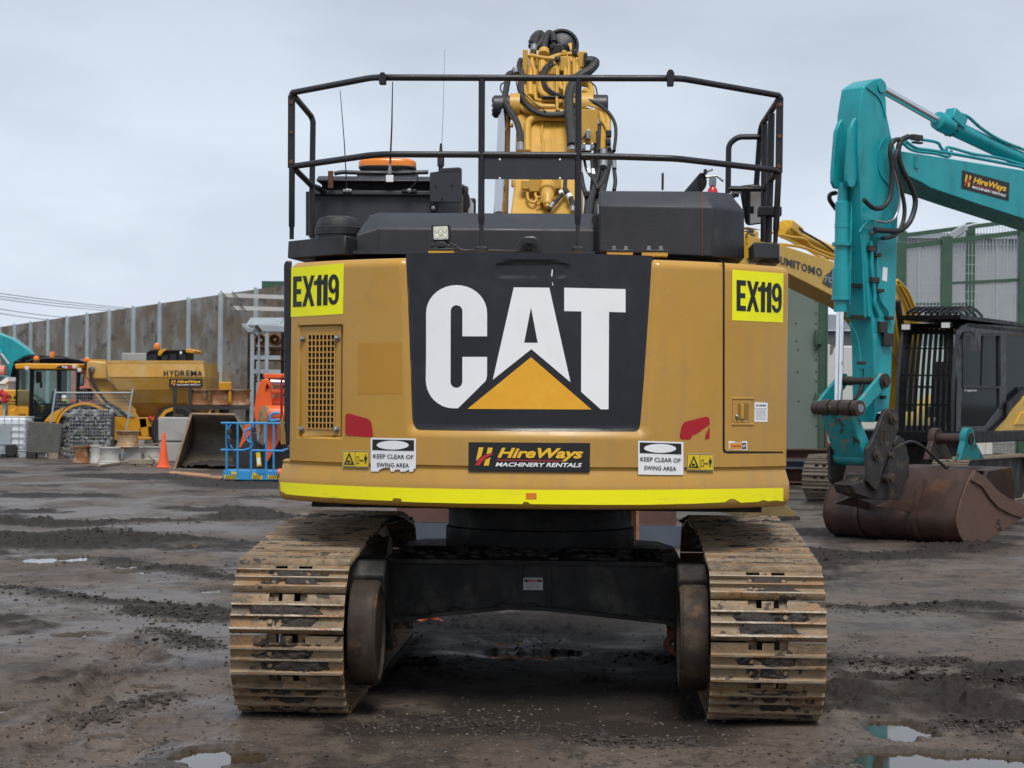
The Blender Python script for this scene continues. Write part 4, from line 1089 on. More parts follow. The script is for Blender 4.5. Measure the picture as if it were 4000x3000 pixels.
for x in (405, 788):
    mb = MB()
    w = 28 if x < 500 else 46
    A, B = Y('Z2', .255)(x - w, 1040), Y('Z2', .255)(x + w, 1062)
    mb.box(A.x, B.x, .25, .27, B.z, A.z); lt_ = mb.build('antenna_mount' if x < 500 else 'plate_lamp', M_STEEL if x < 500 else M_BLK, cab, bevel=.005)
    p = Y('Z2', .245)(x, 1050); mb = MB(); mb.lathe([(.016, 0), (.014, .012), (.0, .016)], p, (0, -1, 0), 12); mb.build('stud' , M_STEEL, lt_)
mb = MB(); A, B = Y('Z2', .235)(645, 955), Y('Z2', .235)(690, 998); mb.box(A.x, B.x, .225, .24, B.z, A.z); mb.build('antenna_bracket', M_WHITE, cab, bevel=.002)
mb = MB(); mb.lathe([(.012, 0), (.014, .02), (.008, .05), (.006, .07)], Y('Z2', .235)(668, 950), (0, 0, 1), 10); mb.build('antenna_base', M_STEEL, cab)
mb = MB(); mb.tube(crom([Y('Z2', .24)(*p) for p in ((690, 935), (760, 925), (830, 940), (838, 985), (800, 1030), (788, 1048))]), .004, 6); mb.build('antenna_cable', M_RUB, cab)
for (x0, v0, x1, v1, y, rr0) in ((403, 1040, 361, 430, .25, .0045), (668, 930, 685, 378, .24, .007), (985, 850, 1006, 180, .9, .0018)):
    p, q = Y('Z2', y)(x0, v0), Y('Z2', y)(x1, v1)
    mb = MB(); mb.tube([p, p.lerp(q, .5) + Vector((.004, 0, 0)), q], [rr0, rr0 * .8, rr0 * .5], 6); mb.build('antenna', M_RAIL, cab)
mb = MB(); p = Y('Z2', .9)(982, 930); mb.lathe([(.016, -.05), (.016, .03), (.024, .035), (.024, .10), (.012, .13), (.008, .19)], p, (0, 0, 1), 12); mb.build('antenna_base', M_RUB, cab)
# beacon bar
fb = Y('Z2', .75)
A, B = fb(463, 852), fb(820, 852); zt2, zm, zlow = fb(640, 846).z, fb(640, 893).z, fb(640, 925).z
cxm, hw = (A.x + B.x) / 2, (B.x - A.x) / 2
def stad(z, s, yy=.75):
    return [Vector((cxm + hw * s * (math.copysign(abs(math.cos(t)) ** .6, math.cos(t))), yy + .14 + .14 * s * (math.copysign(abs(math.sin(t)) ** .7, math.sin(t))), z)) for t in [2 * PI * i / 32 for i in range(32)]]
mb = MB()
def loft(mb, rings):
    n_ = len(rings[0]); base_ = []
    for r_ in rings: base_ += r_
    mb.add(base_, [(i * n_ + j, i * n_ + (j + 1) % n_, (i + 1) * n_ + (j + 1) % n_, (i + 1) * n_ + j) for i in range(len(rings) - 1) for j in range(n_)] + [tuple(range(n_ - 1, -1, -1)), tuple(range((len(rings) - 1) * n_, len(rings) * n_))])
loft(mb, [stad(zm, 1), stad(zm + (zt2 - zm) * .6, 1.0), stad(zt2 - .01, .97), stad(zt2, .88)])
be = mb.build('beacon_lens', M_AMBER, cab)
mb = MB(); loft(mb, [stad(zlow - .03, .55), stad(zlow, .9), stad(zm - .01, 1.0), stad(zm, 1.0)]); mb.build('beacon_base', M_BLK, cab)
mb = MB(); mb.box(cxm - .2, cxm + .2, .8, .95, r0.z - .02, zlow); mb.build('beacon_mount', M_BLK, cab)
# ---- handrails
yc, ys = -1.66, -.92
RR = .0185
def rail_pts(L): return [CF.y('Z2' if k == 2 else ('Z4' if k == 4 else None), x, v, y) for k, x, v, y in L]
railroot = MB()
railroot.tube(fillet(rail_pts([(2, 60, 465, ys), (2, 70, 445, ys), (2, 560, 352, -1.56), (2, 640, 352, yc), (2, 1240, 354, yc), (2, 1840, 356, yc), (4, 440, 116, yc), (4, 545, 118, -1.56), (4, 1330, 255, ys), (4, 1345, 285, ys)]), .06), RR, 12)
rail = railroot.build('handrail', M_RAIL, ex)
mb = MB(); mb.tube(fillet(rail_pts([(2, 62, 910, ys), (2, 75, 900, ys), (2, 545, 832, -1.56), (2, 640, 826, yc), (2, 1236, 828, yc), (2, 1830, 832, yc)]), .06), RR, 12); mb.build('mid_rail', M_RAIL, rail)
mb = MB(); mb.tube(fillet(rail_pts([(2, 1850, 838, yc), (4, 0, 750, yc), (4, 500, 766, yc + .03), (4, 1300, 858, ys - .03), (4, 1335, 880, ys)]), .06), RR, 12); mb.build('mid_rail', M_RAIL, rail)
for x in (1236, 1832):
    p, q, w = CF.y('Z2', x, 365, yc), CF.y('Z2', x - 4, 1210, yc), CF.y('Z2', x - 2, 1415, yc)
    mb = MB(); mb.tube([p, q], RR, 12); mb.tube([q, q + (w - q) * .25], [RR * 1.05, RR * .8], 12); post = mb.build('rail_post', M_RAIL, rail)
    mb = MB(); mb.tube([q + (w - q) * .2, w], .013, 10); mb.build('post_spigot', M_BLK, post)
    mb = MB(); mb.lathe([(.035, -.01), (.035, .01), (.02, .02)], w, (0, 0, 1), 12); mb.build('post_foot', M_BLK, post)
p, q = CF.y('Z2', 1252, 848, yc), CF.y('Z2', 1818, 982, yc)
mb = MB(); mb.box(p.x, q.x, yc - .006, yc + .006, q.z, p.z); kp = mb.build('rail_plate', M_HOOD, rail)
mb = MB()
for x in (1347, 1718):
    for v in (857, 973): c2 = CF.y('Z2', x, v, yc - .008); mb.cyl(c2, c2 + Vector((0, -.002, 0)), .006, n=8)
mb.build('plate_hole', M_LWHITE, kp)
for k, x in (('Z2', 625), ('Z4', 454)):
    p, q = (CF.y(k, x, 322, yc), CF.y(k, x, 396, yc)) if k == 'Z2' else (CF.y(k, x, 48, yc), CF.y(k, x, 180, yc))
    mb = MB(); mb.hull([Vector((p.x + i * w, p.y + j, z)) for i in (-1, 1) for j in (-.025, .025) for z, w in ((p.z, .010), (p.z - .02, .022), (q.z, .018))]); mb.build('rail_clamp', M_RAIL, rail, bevel=.004)
for k, x, v0, v1 in (('Z2', 62, 462, 910), ('Z4', 1340, 270, 880)):
    p, q = CF.y(k, x, v0, ys), CF.y(k, x - (2 if k == 'Z2' else 8), v1, ys)
    mb = MB(); mb.bar(p, q, .042, .012, up=(0, 1, 0)); up_ = mb.build('end_upright', M_RAIL, rail)
    for q_ in (.1, .52, .92):
        c2 = p.lerp(q, q_) + Vector((0, -.006, 0)); mb = MB(); mb.lathe([(.014, 0), (.012, .008), (.0, .01)], c2, (0, -1, 0), 10); mb.build('upright_bolt', M_RUST, up_)
    a2, b2 = (CF.y('Z2', 64, 900, ys), CF.y('Z2', 62, 1350, ys)) if k == 'Z2' else (CF.y('Z4', 1331, 872, ys), CF.y('Z4', 1303, 1450, ys))
    mb = MB(); mb.tube([a2, a2.lerp(b2, .82), a2.lerp(b2, .84), b2], [RR, RR, RR * .75, RR * .75], 12); mb.build('end_post', M_RAIL, rail)
mb = MB(); mb.tube(fillet([CF.y('Z2', 85, 475, ys), CF.y('Z2', 180, 588, -.3), CF.y('Z2', 194, 620, -.3), CF.y('Z2', 188, 1040, -.3), CF.y('Z2', 186, 1340, -.3)], .05), RR, 10)
mb.build('side_rail', M_RAIL, rail)
mb = MB(); mb.tube(fillet([CF.y('Z2', 85, 920, ys), CF.y('Z2', 185, 1020, -.3), CF.y('Z2', 230, 1035, .2), CF.y('Z2', 265, 1065, .25)], .05), RR, 10)
mb.build('side_rail', M_RAIL, rail)
mb = MB(); mb.tube(fillet([CF.y('Z4', 1325, 295, ys), CF.y('Z4', 1195, 490, -.1), CF.y('Z4', 1180, 560, -.05), CF.y('Z4', 1150, 980, 0)], .05), RR, 10); mb.build('side_rail', M_RAIL, rail)
mb = MB(); mb.tube([CF.y('Z4', 1272, 400, -.6), CF.y('Z4', 1262, 960, -.6), CF.y('Z4', 1246, 1445, -.6)], RR * 1.15, 10); mb.build('side_post', M_RAIL, rail)
mb = MB(); mb.tube([CF.y('Z4', 1216, 478, -.2), CF.y('Z4', 1208, 1440, -.2)], RR * 1.1, 10); mb.build('side_post', M_RAIL, rail)
mb = MB(); mb.tube([CF.y('Z4', 1310, 880, ys), CF.y('Z4', 1215, 1010, -.2)], RR, 10); mb.build('side_rail', M_RAIL, rail)
mb = MB(); mb.tube(fillet([CF.y('Z4', 1205, 590, -.1), CF.y('Z4', 1000, 590, -.1), CF.y('Z4', 926, 650, -.1), CF.y('Z4', 920, 1045, -.1)], .12, 8), RR, 10)
mb.tube([CF.y('Z4', 920, 1010, -.1), CF.y('Z4', 1190, 1012, -.1)], RR, 10); mb.build('grab_hoop', M_RAIL, rail)
mb = MB(); p, q = CF.y('Z4', 1256, 1160, -.62), CF.y('Z4', 1256, 1235, -.62); mb.box(p.x - .07, p.x + .07, -.68, -.56, q.z, p.z); mb.build('post_clamp', M_RAIL, rail, bevel=.006)
# ---- mirror, exhaust, extinguisher
def rrect(pts, r_, k=4):
    P_ = [Vector((p[0], p[1], 0)) for p in pts]; out = []
    n_ = len(P_)
    for i in range(n_):
        a2, b2, c2 = P_[i - 1], P_[i], P_[(i + 1) % n_]
        p, q = b2 + (a2 - b2).normalized() * r_, b2 + (c2 - b2).normalized() * r_
        for j in range(k + 1):
            t = j / k; w = p * (1 - t) ** 2 + b2 * 2 * t * (1 - t) + q * t * t; out.append((w.x, w.y))
    return out
mo = rrect([(1008, 985), (1185, 968), (1225, 1290), (1062, 1312)], 40)
fm = Y('Z4', .55); fmb = Y('Z4', .62)
mb = MB(); mb.loop2([fm(*p) for p in mo], [fmb(*p) for p in mo]); mir = mb.build('side_mirror', M_RUB, ex, bevel=.006)
ce = Vector((1115, 1140, 0)); mi = [((p[0] - 1115) * .88 + 1115, (p[1] - 1140) * .93 + 1140) for p in mo]
mb = MB(); g1 = [fm(*p) + Vector((0, -.006, 0)) for p in mi]; cz_ = sum(p.z for p in g1) / len(g1); g1 = [p + Vector((0, -.008 + (p.z - cz_) * -.10, 0)) for p in g1]; mb.add(g1, [tuple(range(len(g1)))]); mb.build('mirror_glass', M_MIRROR, mir, smooth=0, fix=False)
mb = MB(); mb.tube(crom([fmb(1010, 1060), fmb(975, 1050), fmb(955, 1075)]), .02, 8); mb.tube([fmb(1210, 1110), fmb(1262, 1108)], .012, 8); mb.build('mirror_arm', M_RUB, mir)
fe = Y('Z4', -.45)
p, q = fe(705, 952), Y('Z4', -.35)(610, 1075)
mb = MB(); dd = (p - q).normalized()
ring1 = [fe(707 + 42 * math.cos(t), 952 + 72 * math.sin(t)) for t in [2 * PI * i / 24 for i in range(24)]]
ring0 = [w + Vector((-.19, .12, -.22)) for w in ring1]
mb.loop2(ring0, ring1); exh = mb.build('exhaust_pipe', M_BLK, ex)
mb = MB(); ring2 = [fe(707 + 37 * math.cos(t), 952 + 66 * math.sin(t)) + Vector((.001, -.004, .001)) for t in [2 * PI * i / 24 for i in range(24)]]; mb.add(ring2, [tuple(range(24))]); mb.build('exhaust_mouth', M_DARK, exh, fix=False)
mb = MB(); A, B = fe(722, 852), fe(750, 895); mb.box(A.x, B.x, -.47, -.43, B.z, A.z); mb.build('exhaust_clamp', M_BLK, exh, bevel=.004)
fx = Y('Z4', .3)
p = fx(795, 1045); rx_ = (fx(842, 1030).x - fx(748, 1030).x) / 2
mb = MB(); mb.lathe([(rx_, -.3), (rx_, -.03), (rx_ * .95, .0), (rx_ * .75, .028), (rx_ * .45, .042), (.018, .048)], p, (0, 0, 1), 24); fxt = mb.build('fire_extinguisher', paint('extinguisher_red', (.5, .02, .025), .3, bump=0), ex)
p2 = p + Vector((0, 0, .046))
mb = MB(); mb.lathe([(.024, 0), (.024, .05), (.016, .055)], p2, (0, 0, 1), 12); mb.build('valve', M_STEEL, fxt)
mb = MB(); mb.tube([p2 + Vector((-.05, 0, .06)), p2 + Vector((.03, 0, .065)), p2 + Vector((.07, 0, .03))], .008, 8); mb.tube([p2 + Vector((-.06, 0, .085)), p2 + Vector((-.0, 0, .11))], .008, 8); mb.build('lever', M_STEEL, fxt)
# ---- work light, camera, mounting pads on the counterweight
fw = Y('Z2', -1.62)
wo = rrect([(923, 1260), (1038, 1256), (1041, 1360), (926, 1364)], 14)
mb = MB(); mb.loop2([fw(*p) for p in wo], [fw(*p) + Vector((0, .06, 0)) for p in wo]); wlg = mb.build('work_light', M_RUB, ex, bevel=.005)
wi = rrect([(936, 1272), (1026, 1268), (1029, 1350), (939, 1353)], 10)
mb = MB(); mb.add([fw(*p) + Vector((0, -.003, 0)) for p in wi], [tuple(range(len(wi)))]); mb.build('light_face', M_CLEAR, wlg, fix=False)
for x, v in ((958, 1288), (1008, 1288), (983, 1309), (960, 1331), (1008, 1330)):
    c2 = fw(x, v) + Vector((0, -.004, 0)); mb = MB(); mb.lathe([(.0125, 0), (.0125, .003), (.009, .001), (.005, .003), (.0, .005)], c2, (0, -1, 0), 14); mb.build('led', M_WARN if False else paint('led_%d' % x, (.75, .75, .6), .15, bump=0), wlg)
mb = MB()
c2 = fw(983, 1364); mb.box(c2.x - .016, c2.x + .016, c2.y + .015, c2.y + .045, c2.z - .035, c2.z)
c3 = fw(983, 1400); mb.hull([Vector((c3.x + i * w, c3.y + j, z)) for i in (-1, 1) for j in (-.03, .07) for w, z in ((.06, c3.z + .0), (.045, c3.z + .012), (.02, c3.z + .03))])
mb.build('light_bracket', M_BLK, wlg, bevel=.003)
def pad(k, x0, x1, v0, v1, y):
    A, B = CF.y(k, x0, v0, y), CF.y(k, x1, v1, y)
    mb = MB(); mb.box(A.x, B.x, y, y + .09, B.z - .004, A.z); o = mb.build('mounting_pad', M_BOOM, ex, bevel=.003)
    mb = MB(); mb.box(A.x - .004, B.x + .004, y - .004, y + .095, A.z + .001, A.z + .012); mb.build('pad_plate', M_BLK, o, bevel=.002)
    for t in (.27, .73):
        mb = MB(); mb.lathe([(.019, .0), (.019, .005), (.012, .006), (.012, .02), (.007, .024)], (A.x + (B.x - A.x) * t, y + .04, A.z + .012), (0, 0, 1), 8); mb.build('pad_bolt', M_STEEL, o)
pad('Z4', 222, 433, 1522, 1552, -1.55)
pad('Z2', 2008, 2168, 1428, 1445, -1.6)
pad('Z2', 905, 1064, 1418, 1434, -1.66)
co = [Y('Z2', -1.72)(x, v) for x, v in ((1448, 1445), (1452, 1410), (1460, 1375), (1475, 1345), (1495, 1330), (1555, 1328), (1578, 1340), (1593, 1370), (1602, 1405), (1606, 1445))]
mb = MB(); mb.loop2(co, [p + Vector((0, .13, .0)) for p in co]); cmr = mb.build('rear_camera', M_PANEL, ex, bevel=.012, seg=3)
ci = [Y('Z2', -1.724)(x, v) for x, v in ((1470, 1425), (1482, 1392), (1500, 1375), (1552, 1373), (1572, 1388), (1586, 1425))]
mb = MB(); mb.add(ci, [tuple(range(len(ci)))]); mb.build('camera_face', M_DARK, cmr, fix=False)
mb = MB(); mb.lathe([(.016, 0), (.016, .008), (.012, .006), (.0, .004)], Y('Z2', -1.726)(1527, 1396), (0, -1, 0), 16); mb.build('camera_lens', M_GLASS, cmr)
mb = MB(); mb.tube(crom([Y('Z2', -1.6)(*p) for p in ((1000, 1365), (1060, 1385), (1110, 1415), (1200, 1418), (1330, 1420), (1450, 1425))]), .006, 6); mb.build('lamp_cable', M_RUB, ex)

# ---- boom with its pipes and hoses
def by(v):  # distance of the boom's rear face from its height in the picture (Z3 units)
    return 1.3 + (1620 - v) / (1620 - 130) * 1.45
def B(x, v, d=0.0): return CF.y('Z3', x, v, by(v) - d)
fl, fr_ = [(418, 1620), (430, 1500), (448, 1400), (462, 1000), (470, 780), (500, 600), (530, 440), (560, 300)], [(968, 1620), (968, 1400), (965, 1000), (965, 780), (968, 600), (985, 440), (1010, 300)]
lo_l, lo_r = B(418, 1700), B(968, 1700)
path = [(1750, 425, 968), (1620, 420, 968), (1400, 448, 968), (1000, 462, 966), (780, 472, 968), (600, 510, 972), (440, 540, 985), (300, 560, 1000)]
mb = MB()
rings = []
for v, xl, xr in path:
    a2, b2 = B(xl, v), B(xr, v)
    rings.append([a2, b2, b2 + Vector((0, .62, -.38)), a2 + Vector((0, .62, -.38))])
# on over the top and forward, down to the stick
tpa, tpb = rings[-1][0], rings[-1][1]
for dy, dz, th in ((.5, .08, .6), (1.3, -.05, .62), (2.6, -.45, .5), (3.6, -.85, .4)):
    rings.append([tpa + Vector((0, dy, dz)), tpb + Vector((0, dy, dz)), tpb + Vector((0, dy + .1, dz - th)), tpa + Vector((0, dy + .1, dz - th))])
loft(mb, rings)
boom = mb.build('boom', M_BOOM, ex, bevel=.012)
# foot of the boom down to the frame
a2, b2 = B(425, 1750), B(968, 1750)
mb = MB(); mb.hull([a2, b2, a2 + Vector((0, .55, -.4)), b2 + Vector((0, .55, -.4)), Vector((a2.x, .1, 1.9)), Vector((b2.x, .1, 1.9)), Vector((a2.x, .7, 1.7)), Vector((b2.x, .7, 1.7))]); mb.build('boom_foot', M_BOOM, boom)
# stick and bucket at the far end
ctr = (tpa.x + tpb.x) / 2; e = rings[-1][0]
mb = MB(); mb.hull([(ctr + i * .2, e.y + dy, e.z + dz) for i in (-1, 1) for dy, dz in ((-.35, .35), (.35, .25), (.65, -.2), (.15, -2.2), (-.15, -2.15), (-.3, -.3))]); stick = mb.build('stick', M_BOOM, ex, bevel=.02)
mb = MB()
yb_, zb_ = e.y, e.z - 2.2
pf = [(0, .1), (.45, .0), (.55, -.35), (.35, -.75), (-.1, -.95), (-.6, -.92)]
loft_a = [Vector((ctr - .75, yb_ + a_, zb_ + c_2)) for a_, c_2 in pf]; loft_b = [p + Vector((1.5, 0, 0)) for p in loft_a]
for i in range(len(pf) - 1): mb.add([loft_a[i], loft_a[i + 1], loft_b[i + 1], loft_b[i]], [(0, 1, 2, 3)])
mb.add(loft_a, [tuple(range(len(pf)))]); mb.add(loft_b, [tuple(range(len(pf)))])
o = mb.build('digging_bucket', M_RUST, ex, smooth=0); sm = o.modifiers.new('solid', 'SOLIDIFY'); sm.thickness = .03
# lift cylinder rod and heads
c0, c1 = B(352, 725, .0), B(352, 725, 0) + Vector((.16, 0, 0))
pl_, pr_ = B(272, 725), B(428, 725)
mb = MB(); mb.tube([pl_, pl_ + Vector((.01, 0, 0)), pr_ - Vector((.01, 0, 0)), pr_], [.075, .085, .085, .08], 20); hd = mb.build('lift_cylinder_head', M_BLK, ex)
mb = MB()
for q in range(10): a = q * PI / 5; mb.cyl(pl_ + Vector((-.008, .06 * math.cos(a), .06 * math.sin(a))), pl_ + Vector((.01, .06 * math.cos(a), .06 * math.sin(a))), .009, n=6)
mb.build('head_bolt', M_RUB, hd)
mb = MB(); mb.tube([pr_ - Vector((.01, 0, 0)), B(500, 725)], .10, 20); mb.build('boom_boss', M_BOOM, boom)
mb = MB(); mb.tube([B(358, 780), B(322, 1640)], .040, 16); mb.build('lift_cylinder_rod', M_CHROME, ex)
mb = MB(); mb.tube([B(388, 760, -.08), B(362, 1640, -.08)], .03, 12); mb.build('lift_cylinder_pipe', paint('olive_paint', (.16, .09, .02), .5), ex)
pl_, pr_ = B(1115, 720), B(1240, 720)
mb = MB(); mb.tube([pl_, pr_ - Vector((.01, 0, 0)), pr_], [.085, .085, .075], 20); mb.build('lift_cylinder_head', M_BLK, ex)
mb = MB(); mb.tube([B(1195, 760, -.05), B(1110, 1640, -.05)], .04, 14); mb.build('lift_cylinder_rod', M_BLK, ex)
mb = MB(); mb.tube([B(990, 720), B(1115, 720)], .10, 20); mb.build('boom_boss', M_BOOM, boom)
# boom face details: ribs down the middle
mb = MB()
for x in (752, 770, 790):
    mb.bar(B(x + 8, 830, .006), B(x - 2, 1115, .006), .005, .01, up=(0, 1, 0))
mb.tube([B(690, 840, .012), B(680, 960, .012), B(695, 1040, .012), B(688, 1110, .012)], .010, 8)
mb.build('face_rib', M_BOOM, boom)
YP = [  # yellow pipes: Z3 points, radius, offset from the face
    ([(560, 1110), (560, 900), (585, 840), (660, 818), (900, 822), (965, 820)], .034, .05),
    ([(500, 690), (520, 740), (600, 770), (720, 775), (880, 770)], .030, .05),
    ([(530, 560), (560, 650), (640, 715), (800, 728)], .026, .05),
    ([(585, 640), (585, 480), (595, 400), (600, 330), (610, 270)], .034, .06),
    ([(620, 520), (628, 640), (650, 670), (800, 675)], .016, .06),
    ([(672, 520), (675, 590), (710, 630), (790, 645)], .030, .07),
    ([(618, 520), (622, 430), (600, 370), (600, 310)], .018, .10),
    ([(805, 760), (815, 690), (812, 600), (818, 450), (812, 330)], .012, .11),
    ([(825, 760), (810, 720), (806, 560), (808, 400), (815, 340)], .011, .13),
    ([(880, 740), (875, 560), (882, 400), (888, 280)], .018, .10),
    ([(905, 560), (908, 420), (905, 320)], .018, .09),
    ([(955, 460), (955, 340), (950, 280)], .017, .12),
    ([(985, 560), (975, 440), (985, 350)], .034, .07),
    ([(690, 450), (690, 340), (700, 290)], .045, .06),
    ([(545, 300), (580, 295), (700, 315), (820, 325)], .020, .12),
    ([(745, 320), (820, 295), (920, 282), (1020, 300)], .022, .10),
    ([(1020, 530), (1080, 545), (1100, 600), (1100, 660)], .030, .02),
    ([(1030, 590), (1080, 610), (1090, 690)], .028, .05),
    ([(1000, 700), (1150, 735), (1225, 780), (1240, 860), (1235, 950)], .028, .08),
    ([(960, 640), (990, 700), (1100, 745), (1190, 800), (1200, 1100)], .040, .04),
    ([(1190, 840), (1225, 900), (1245, 960), (1248, 1040)], .014, .12),
    ([(700, 560), (730, 590), (840, 600), (960, 600)], .024, .05),
    ([(940, 560), (950, 680), (1000, 710)], .018, .12),
    ([(830, 480), (840, 560), (870, 580), (965, 575)], .022, .09),
]
for pl, r_, d in YP:
    mb = MB(); mb.tube(crom([B(x, v, d) for x, v in pl], 6), r_ * .82, 10); mb.build('hydraulic_pipe', M_BOOM, boom)
HS = [  # black hoses
    ([(440, 440), (400, 460), (390, 530), (372, 640), (380, 700), (440, 800), (480, 880), (500, 970), (502, 1050)], .030, .10),
    ([(505, 330), (492, 380), (505, 460), (500, 560), (520, 660), (590, 740), (690, 785), (800, 790), (900, 780), (960, 770)], .026, .12),
    ([(520, 380), (515, 560), (530, 670), (600, 755), (720, 798), (860, 795), (960, 785)], .018, .14),
    ([(770, 360), (710, 390), (685, 450), (700, 540), (760, 610), (840, 640), (1000, 650), (1130, 690), (1230, 760), (1290, 850), (1305, 950), (1290, 1100)], .016, .13),
    ([(780, 370), (730, 400), (700, 460), (715, 540), (770, 600), (850, 635)], .014, .15),
    ([(1060, 340), (1120, 345), (1125, 370), (1080, 420), (1000, 470), (940, 540), (910, 640), (915, 800), (930, 950), (935, 1055)], .046, .16),
    ([(620, 215), (640, 150), (670, 110), (690, 130), (670, 190), (640, 230)], .030, .02),
    ([(700, 250), (715, 170), (740, 110), (775, 130), (785, 185)], .034, .05),
    ([(610, 200), (600, 150), (640, 105), (680, 100)], .022, -.03),
    ([(1290, 1250), (1300, 1350), (1290, 1430)], .018, .1),
    ([(1165, 860), (1160, 1000), (1150, 1110), (1165, 1250), (1120, 1400), (1070, 1550), (1060, 1660)], .018, .1),
    ([(1260, 1110), (1230, 1250), (1200, 1380), (1180, 1480)], .036, .05),
    ([(1230, 1250), (1190, 1360), (1110, 1460), (1080, 1600), (1070, 1680)], .030, .08),
    ([(1045, 880), (1080, 920), (1040, 980), (1000, 1010)], .008, .14),
    ([(1075, 890), (1050, 960), (1020, 1000)], .008, .14),
    ([(1100, 830), (1150, 960), (1160, 1090)], .008, .15),
    ([(1040, 1180), (1060, 1260), (1110, 1330), (1130, 1380)], .013, .12),
    ([(1100, 1180), (1110, 1280), (1130, 1360), (1150, 1420)], .013, .12),
    ([(1010, 1290), (1030, 1400), (1060, 1500), (1050, 1660)], .022, .05),
    ([(880, 1340), (870, 1430), (820, 1500), (770, 1560), (740, 1600)], .018, .10),
    ([(880, 1420), (920, 1490), (940, 1540), (940, 1600)], .022, .10),
    ([(380, 515), (340, 540), (335, 580), (355, 620)], .007, .05),
    ([(465, 510), (475, 560), (480, 590)], .006, .05),
    ([(1090, 515), (1135, 560), (1150, 640)], .007, .05),
    ([(520, 600), (600, 680), (720, 770)], .006, .17),
    ([(1190, 1480), (1140, 1560), (1130, 1680)], .024, .04),
]
for pl, r_, d in HS:
    mb = MB(); mb.tube(crom([B(x, v, d) for x, v in pl], 6), r_ * .8, 10); mb.build('hydraulic_hose', M_RUB, boom)
for x0, v0, x1, v1, r_, mt in ((502, 1045, 502, 1110, .036, M_STEEL), (935, 1055, 935, 1115, .048, M_STEEL), (618, 215, 610, 260, .03, M_STEEL), (700, 255, 698, 290, .05, M_BOOM), (1150, 830, 1155, 880, .018, M_STEEL), (1245, 1030, 1250, 1080, .018, M_STEEL),
                               (455, 410, 470, 450, .03, M_STEEL), (1165, 1640, 1165, 1560, .02, M_STEEL), (1070, 1250, 1082, 1290, .016, M_WHITE), (1112, 1255, 1118, 1300, .016, M_WHITE), (840, 1440, 850, 1460, .02, M_WHITE), (910, 1470, 925, 1495, .026, M_WHITE),
                               (775, 1540, 748, 1580, .02, M_STEEL), (942, 1575, 942, 1615, .025, M_STEEL), (1060, 735, 1130, 750, .014, M_STEEL), (1200, 1100, 1200, 1240, .035, M_STEEL), (1290, 1180, 1292, 1250, .02, M_STEEL)):
    mb = MB(); mb.cyl(B(x0, v0, .12), B(x1, v1, .12), r_ * .85, n=12); mb.build('hose_fitting', mt, boom)
# clamp blocks and valves on the boom
for x0, v0, x1, v1, d, mt in ((790, 315, 838, 345, .16, M_BLK), (936, 255, 980, 295, .14, M_BLK), (1222, 932, 1268, 980, .14, M_BLK), (1218, 1005, 1262, 1045, .14, M_BLK), (850, 262, 890, 300, .1, M_BOOM), (990, 285, 1060, 400, .06, M_BOOM),
                              (840, 325, 900, 430, .06, M_BOOM), (720, 400, 820, 460, .04, M_BOOM), (530, 280, 560, 460, .08, M_BOOM), (1020, 790, 1150, 1040, .02, M_BOOM), (1055, 930, 1090, 1000, .13, M_STEEL), (1030, 810, 1055, 890, .15, M_RUB), (1060, 815, 1085, 890, .15, M_RUB),
                              (1020, 1040, 1050, 1090, .12, M_STEEL), (1090, 1040, 1118, 1090, .12, M_STEEL), (510, 1355, 580, 1425, .08, M_BOOM), (580, 1340, 665, 1445, .06, M_BOOM), (765, 1340, 840, 1420, .06, M_BOOM), (428, 1345, 446, 1400, .02, M_BOOM), (670, 1415, 690, 1440, .06, M_BOOM), (670, 1510, 690, 1540, .06, M_BOOM),
                              (1035, 1440, 1080, 1485, .08, M_RUB), (995, 1095, 1100, 1108, .18, M_RAIL), (1000, 1160, 1095, 1172, .18, M_RAIL), (415, 868, 440, 895, .02, M_BOOM), (1035, 295, 1065, 390, .1, M_RUB), (450, 405, 480, 450, .08, M_STEEL), (740, 350, 780, 400, .1, M_RUB), (680, 640, 870, 655, .1, M_BLK)):
    a2, b2 = B(x0, v0, d), B(x1, v1, d)
    mb = MB(); mb.box(a2.x, b2.x, b2.y - .03, b2.y + .05, b2.z, a2.z); mb.build('clamp_block', mt, boom, bevel=.006)
# relief valve cartridge
mb = MB()
c2 = B(728, 1340, .09); dn = (B(728, 1570, .09) - c2)
mb.tube_rings([(c2 + dn * t, r_) for t, r_ in ((0, .055), (.08, .055), (.12, .06), (.42, .06), (.46, .045), (.52, .05), (.72, .05), (.8, .035), (.92, .03), (.95, .018), (1.0, .015))], dn.normalized(), 16)
mb.build('relief_valve', M_BOOM, boom)
mb = MB()
for pl in ([(690, 1460), (640, 1440), (630, 1480), (690, 1490)], [(560, 1430), (565, 1500), (600, 1530), (630, 1520), (640, 1480)], [(640, 1550), (680, 1530), (690, 1500)]): mb.tube(crom([B(x, v, .07) for x, v in pl]), .010, 8)
mb.build('pilot_pipe', M_BOOM, boom)
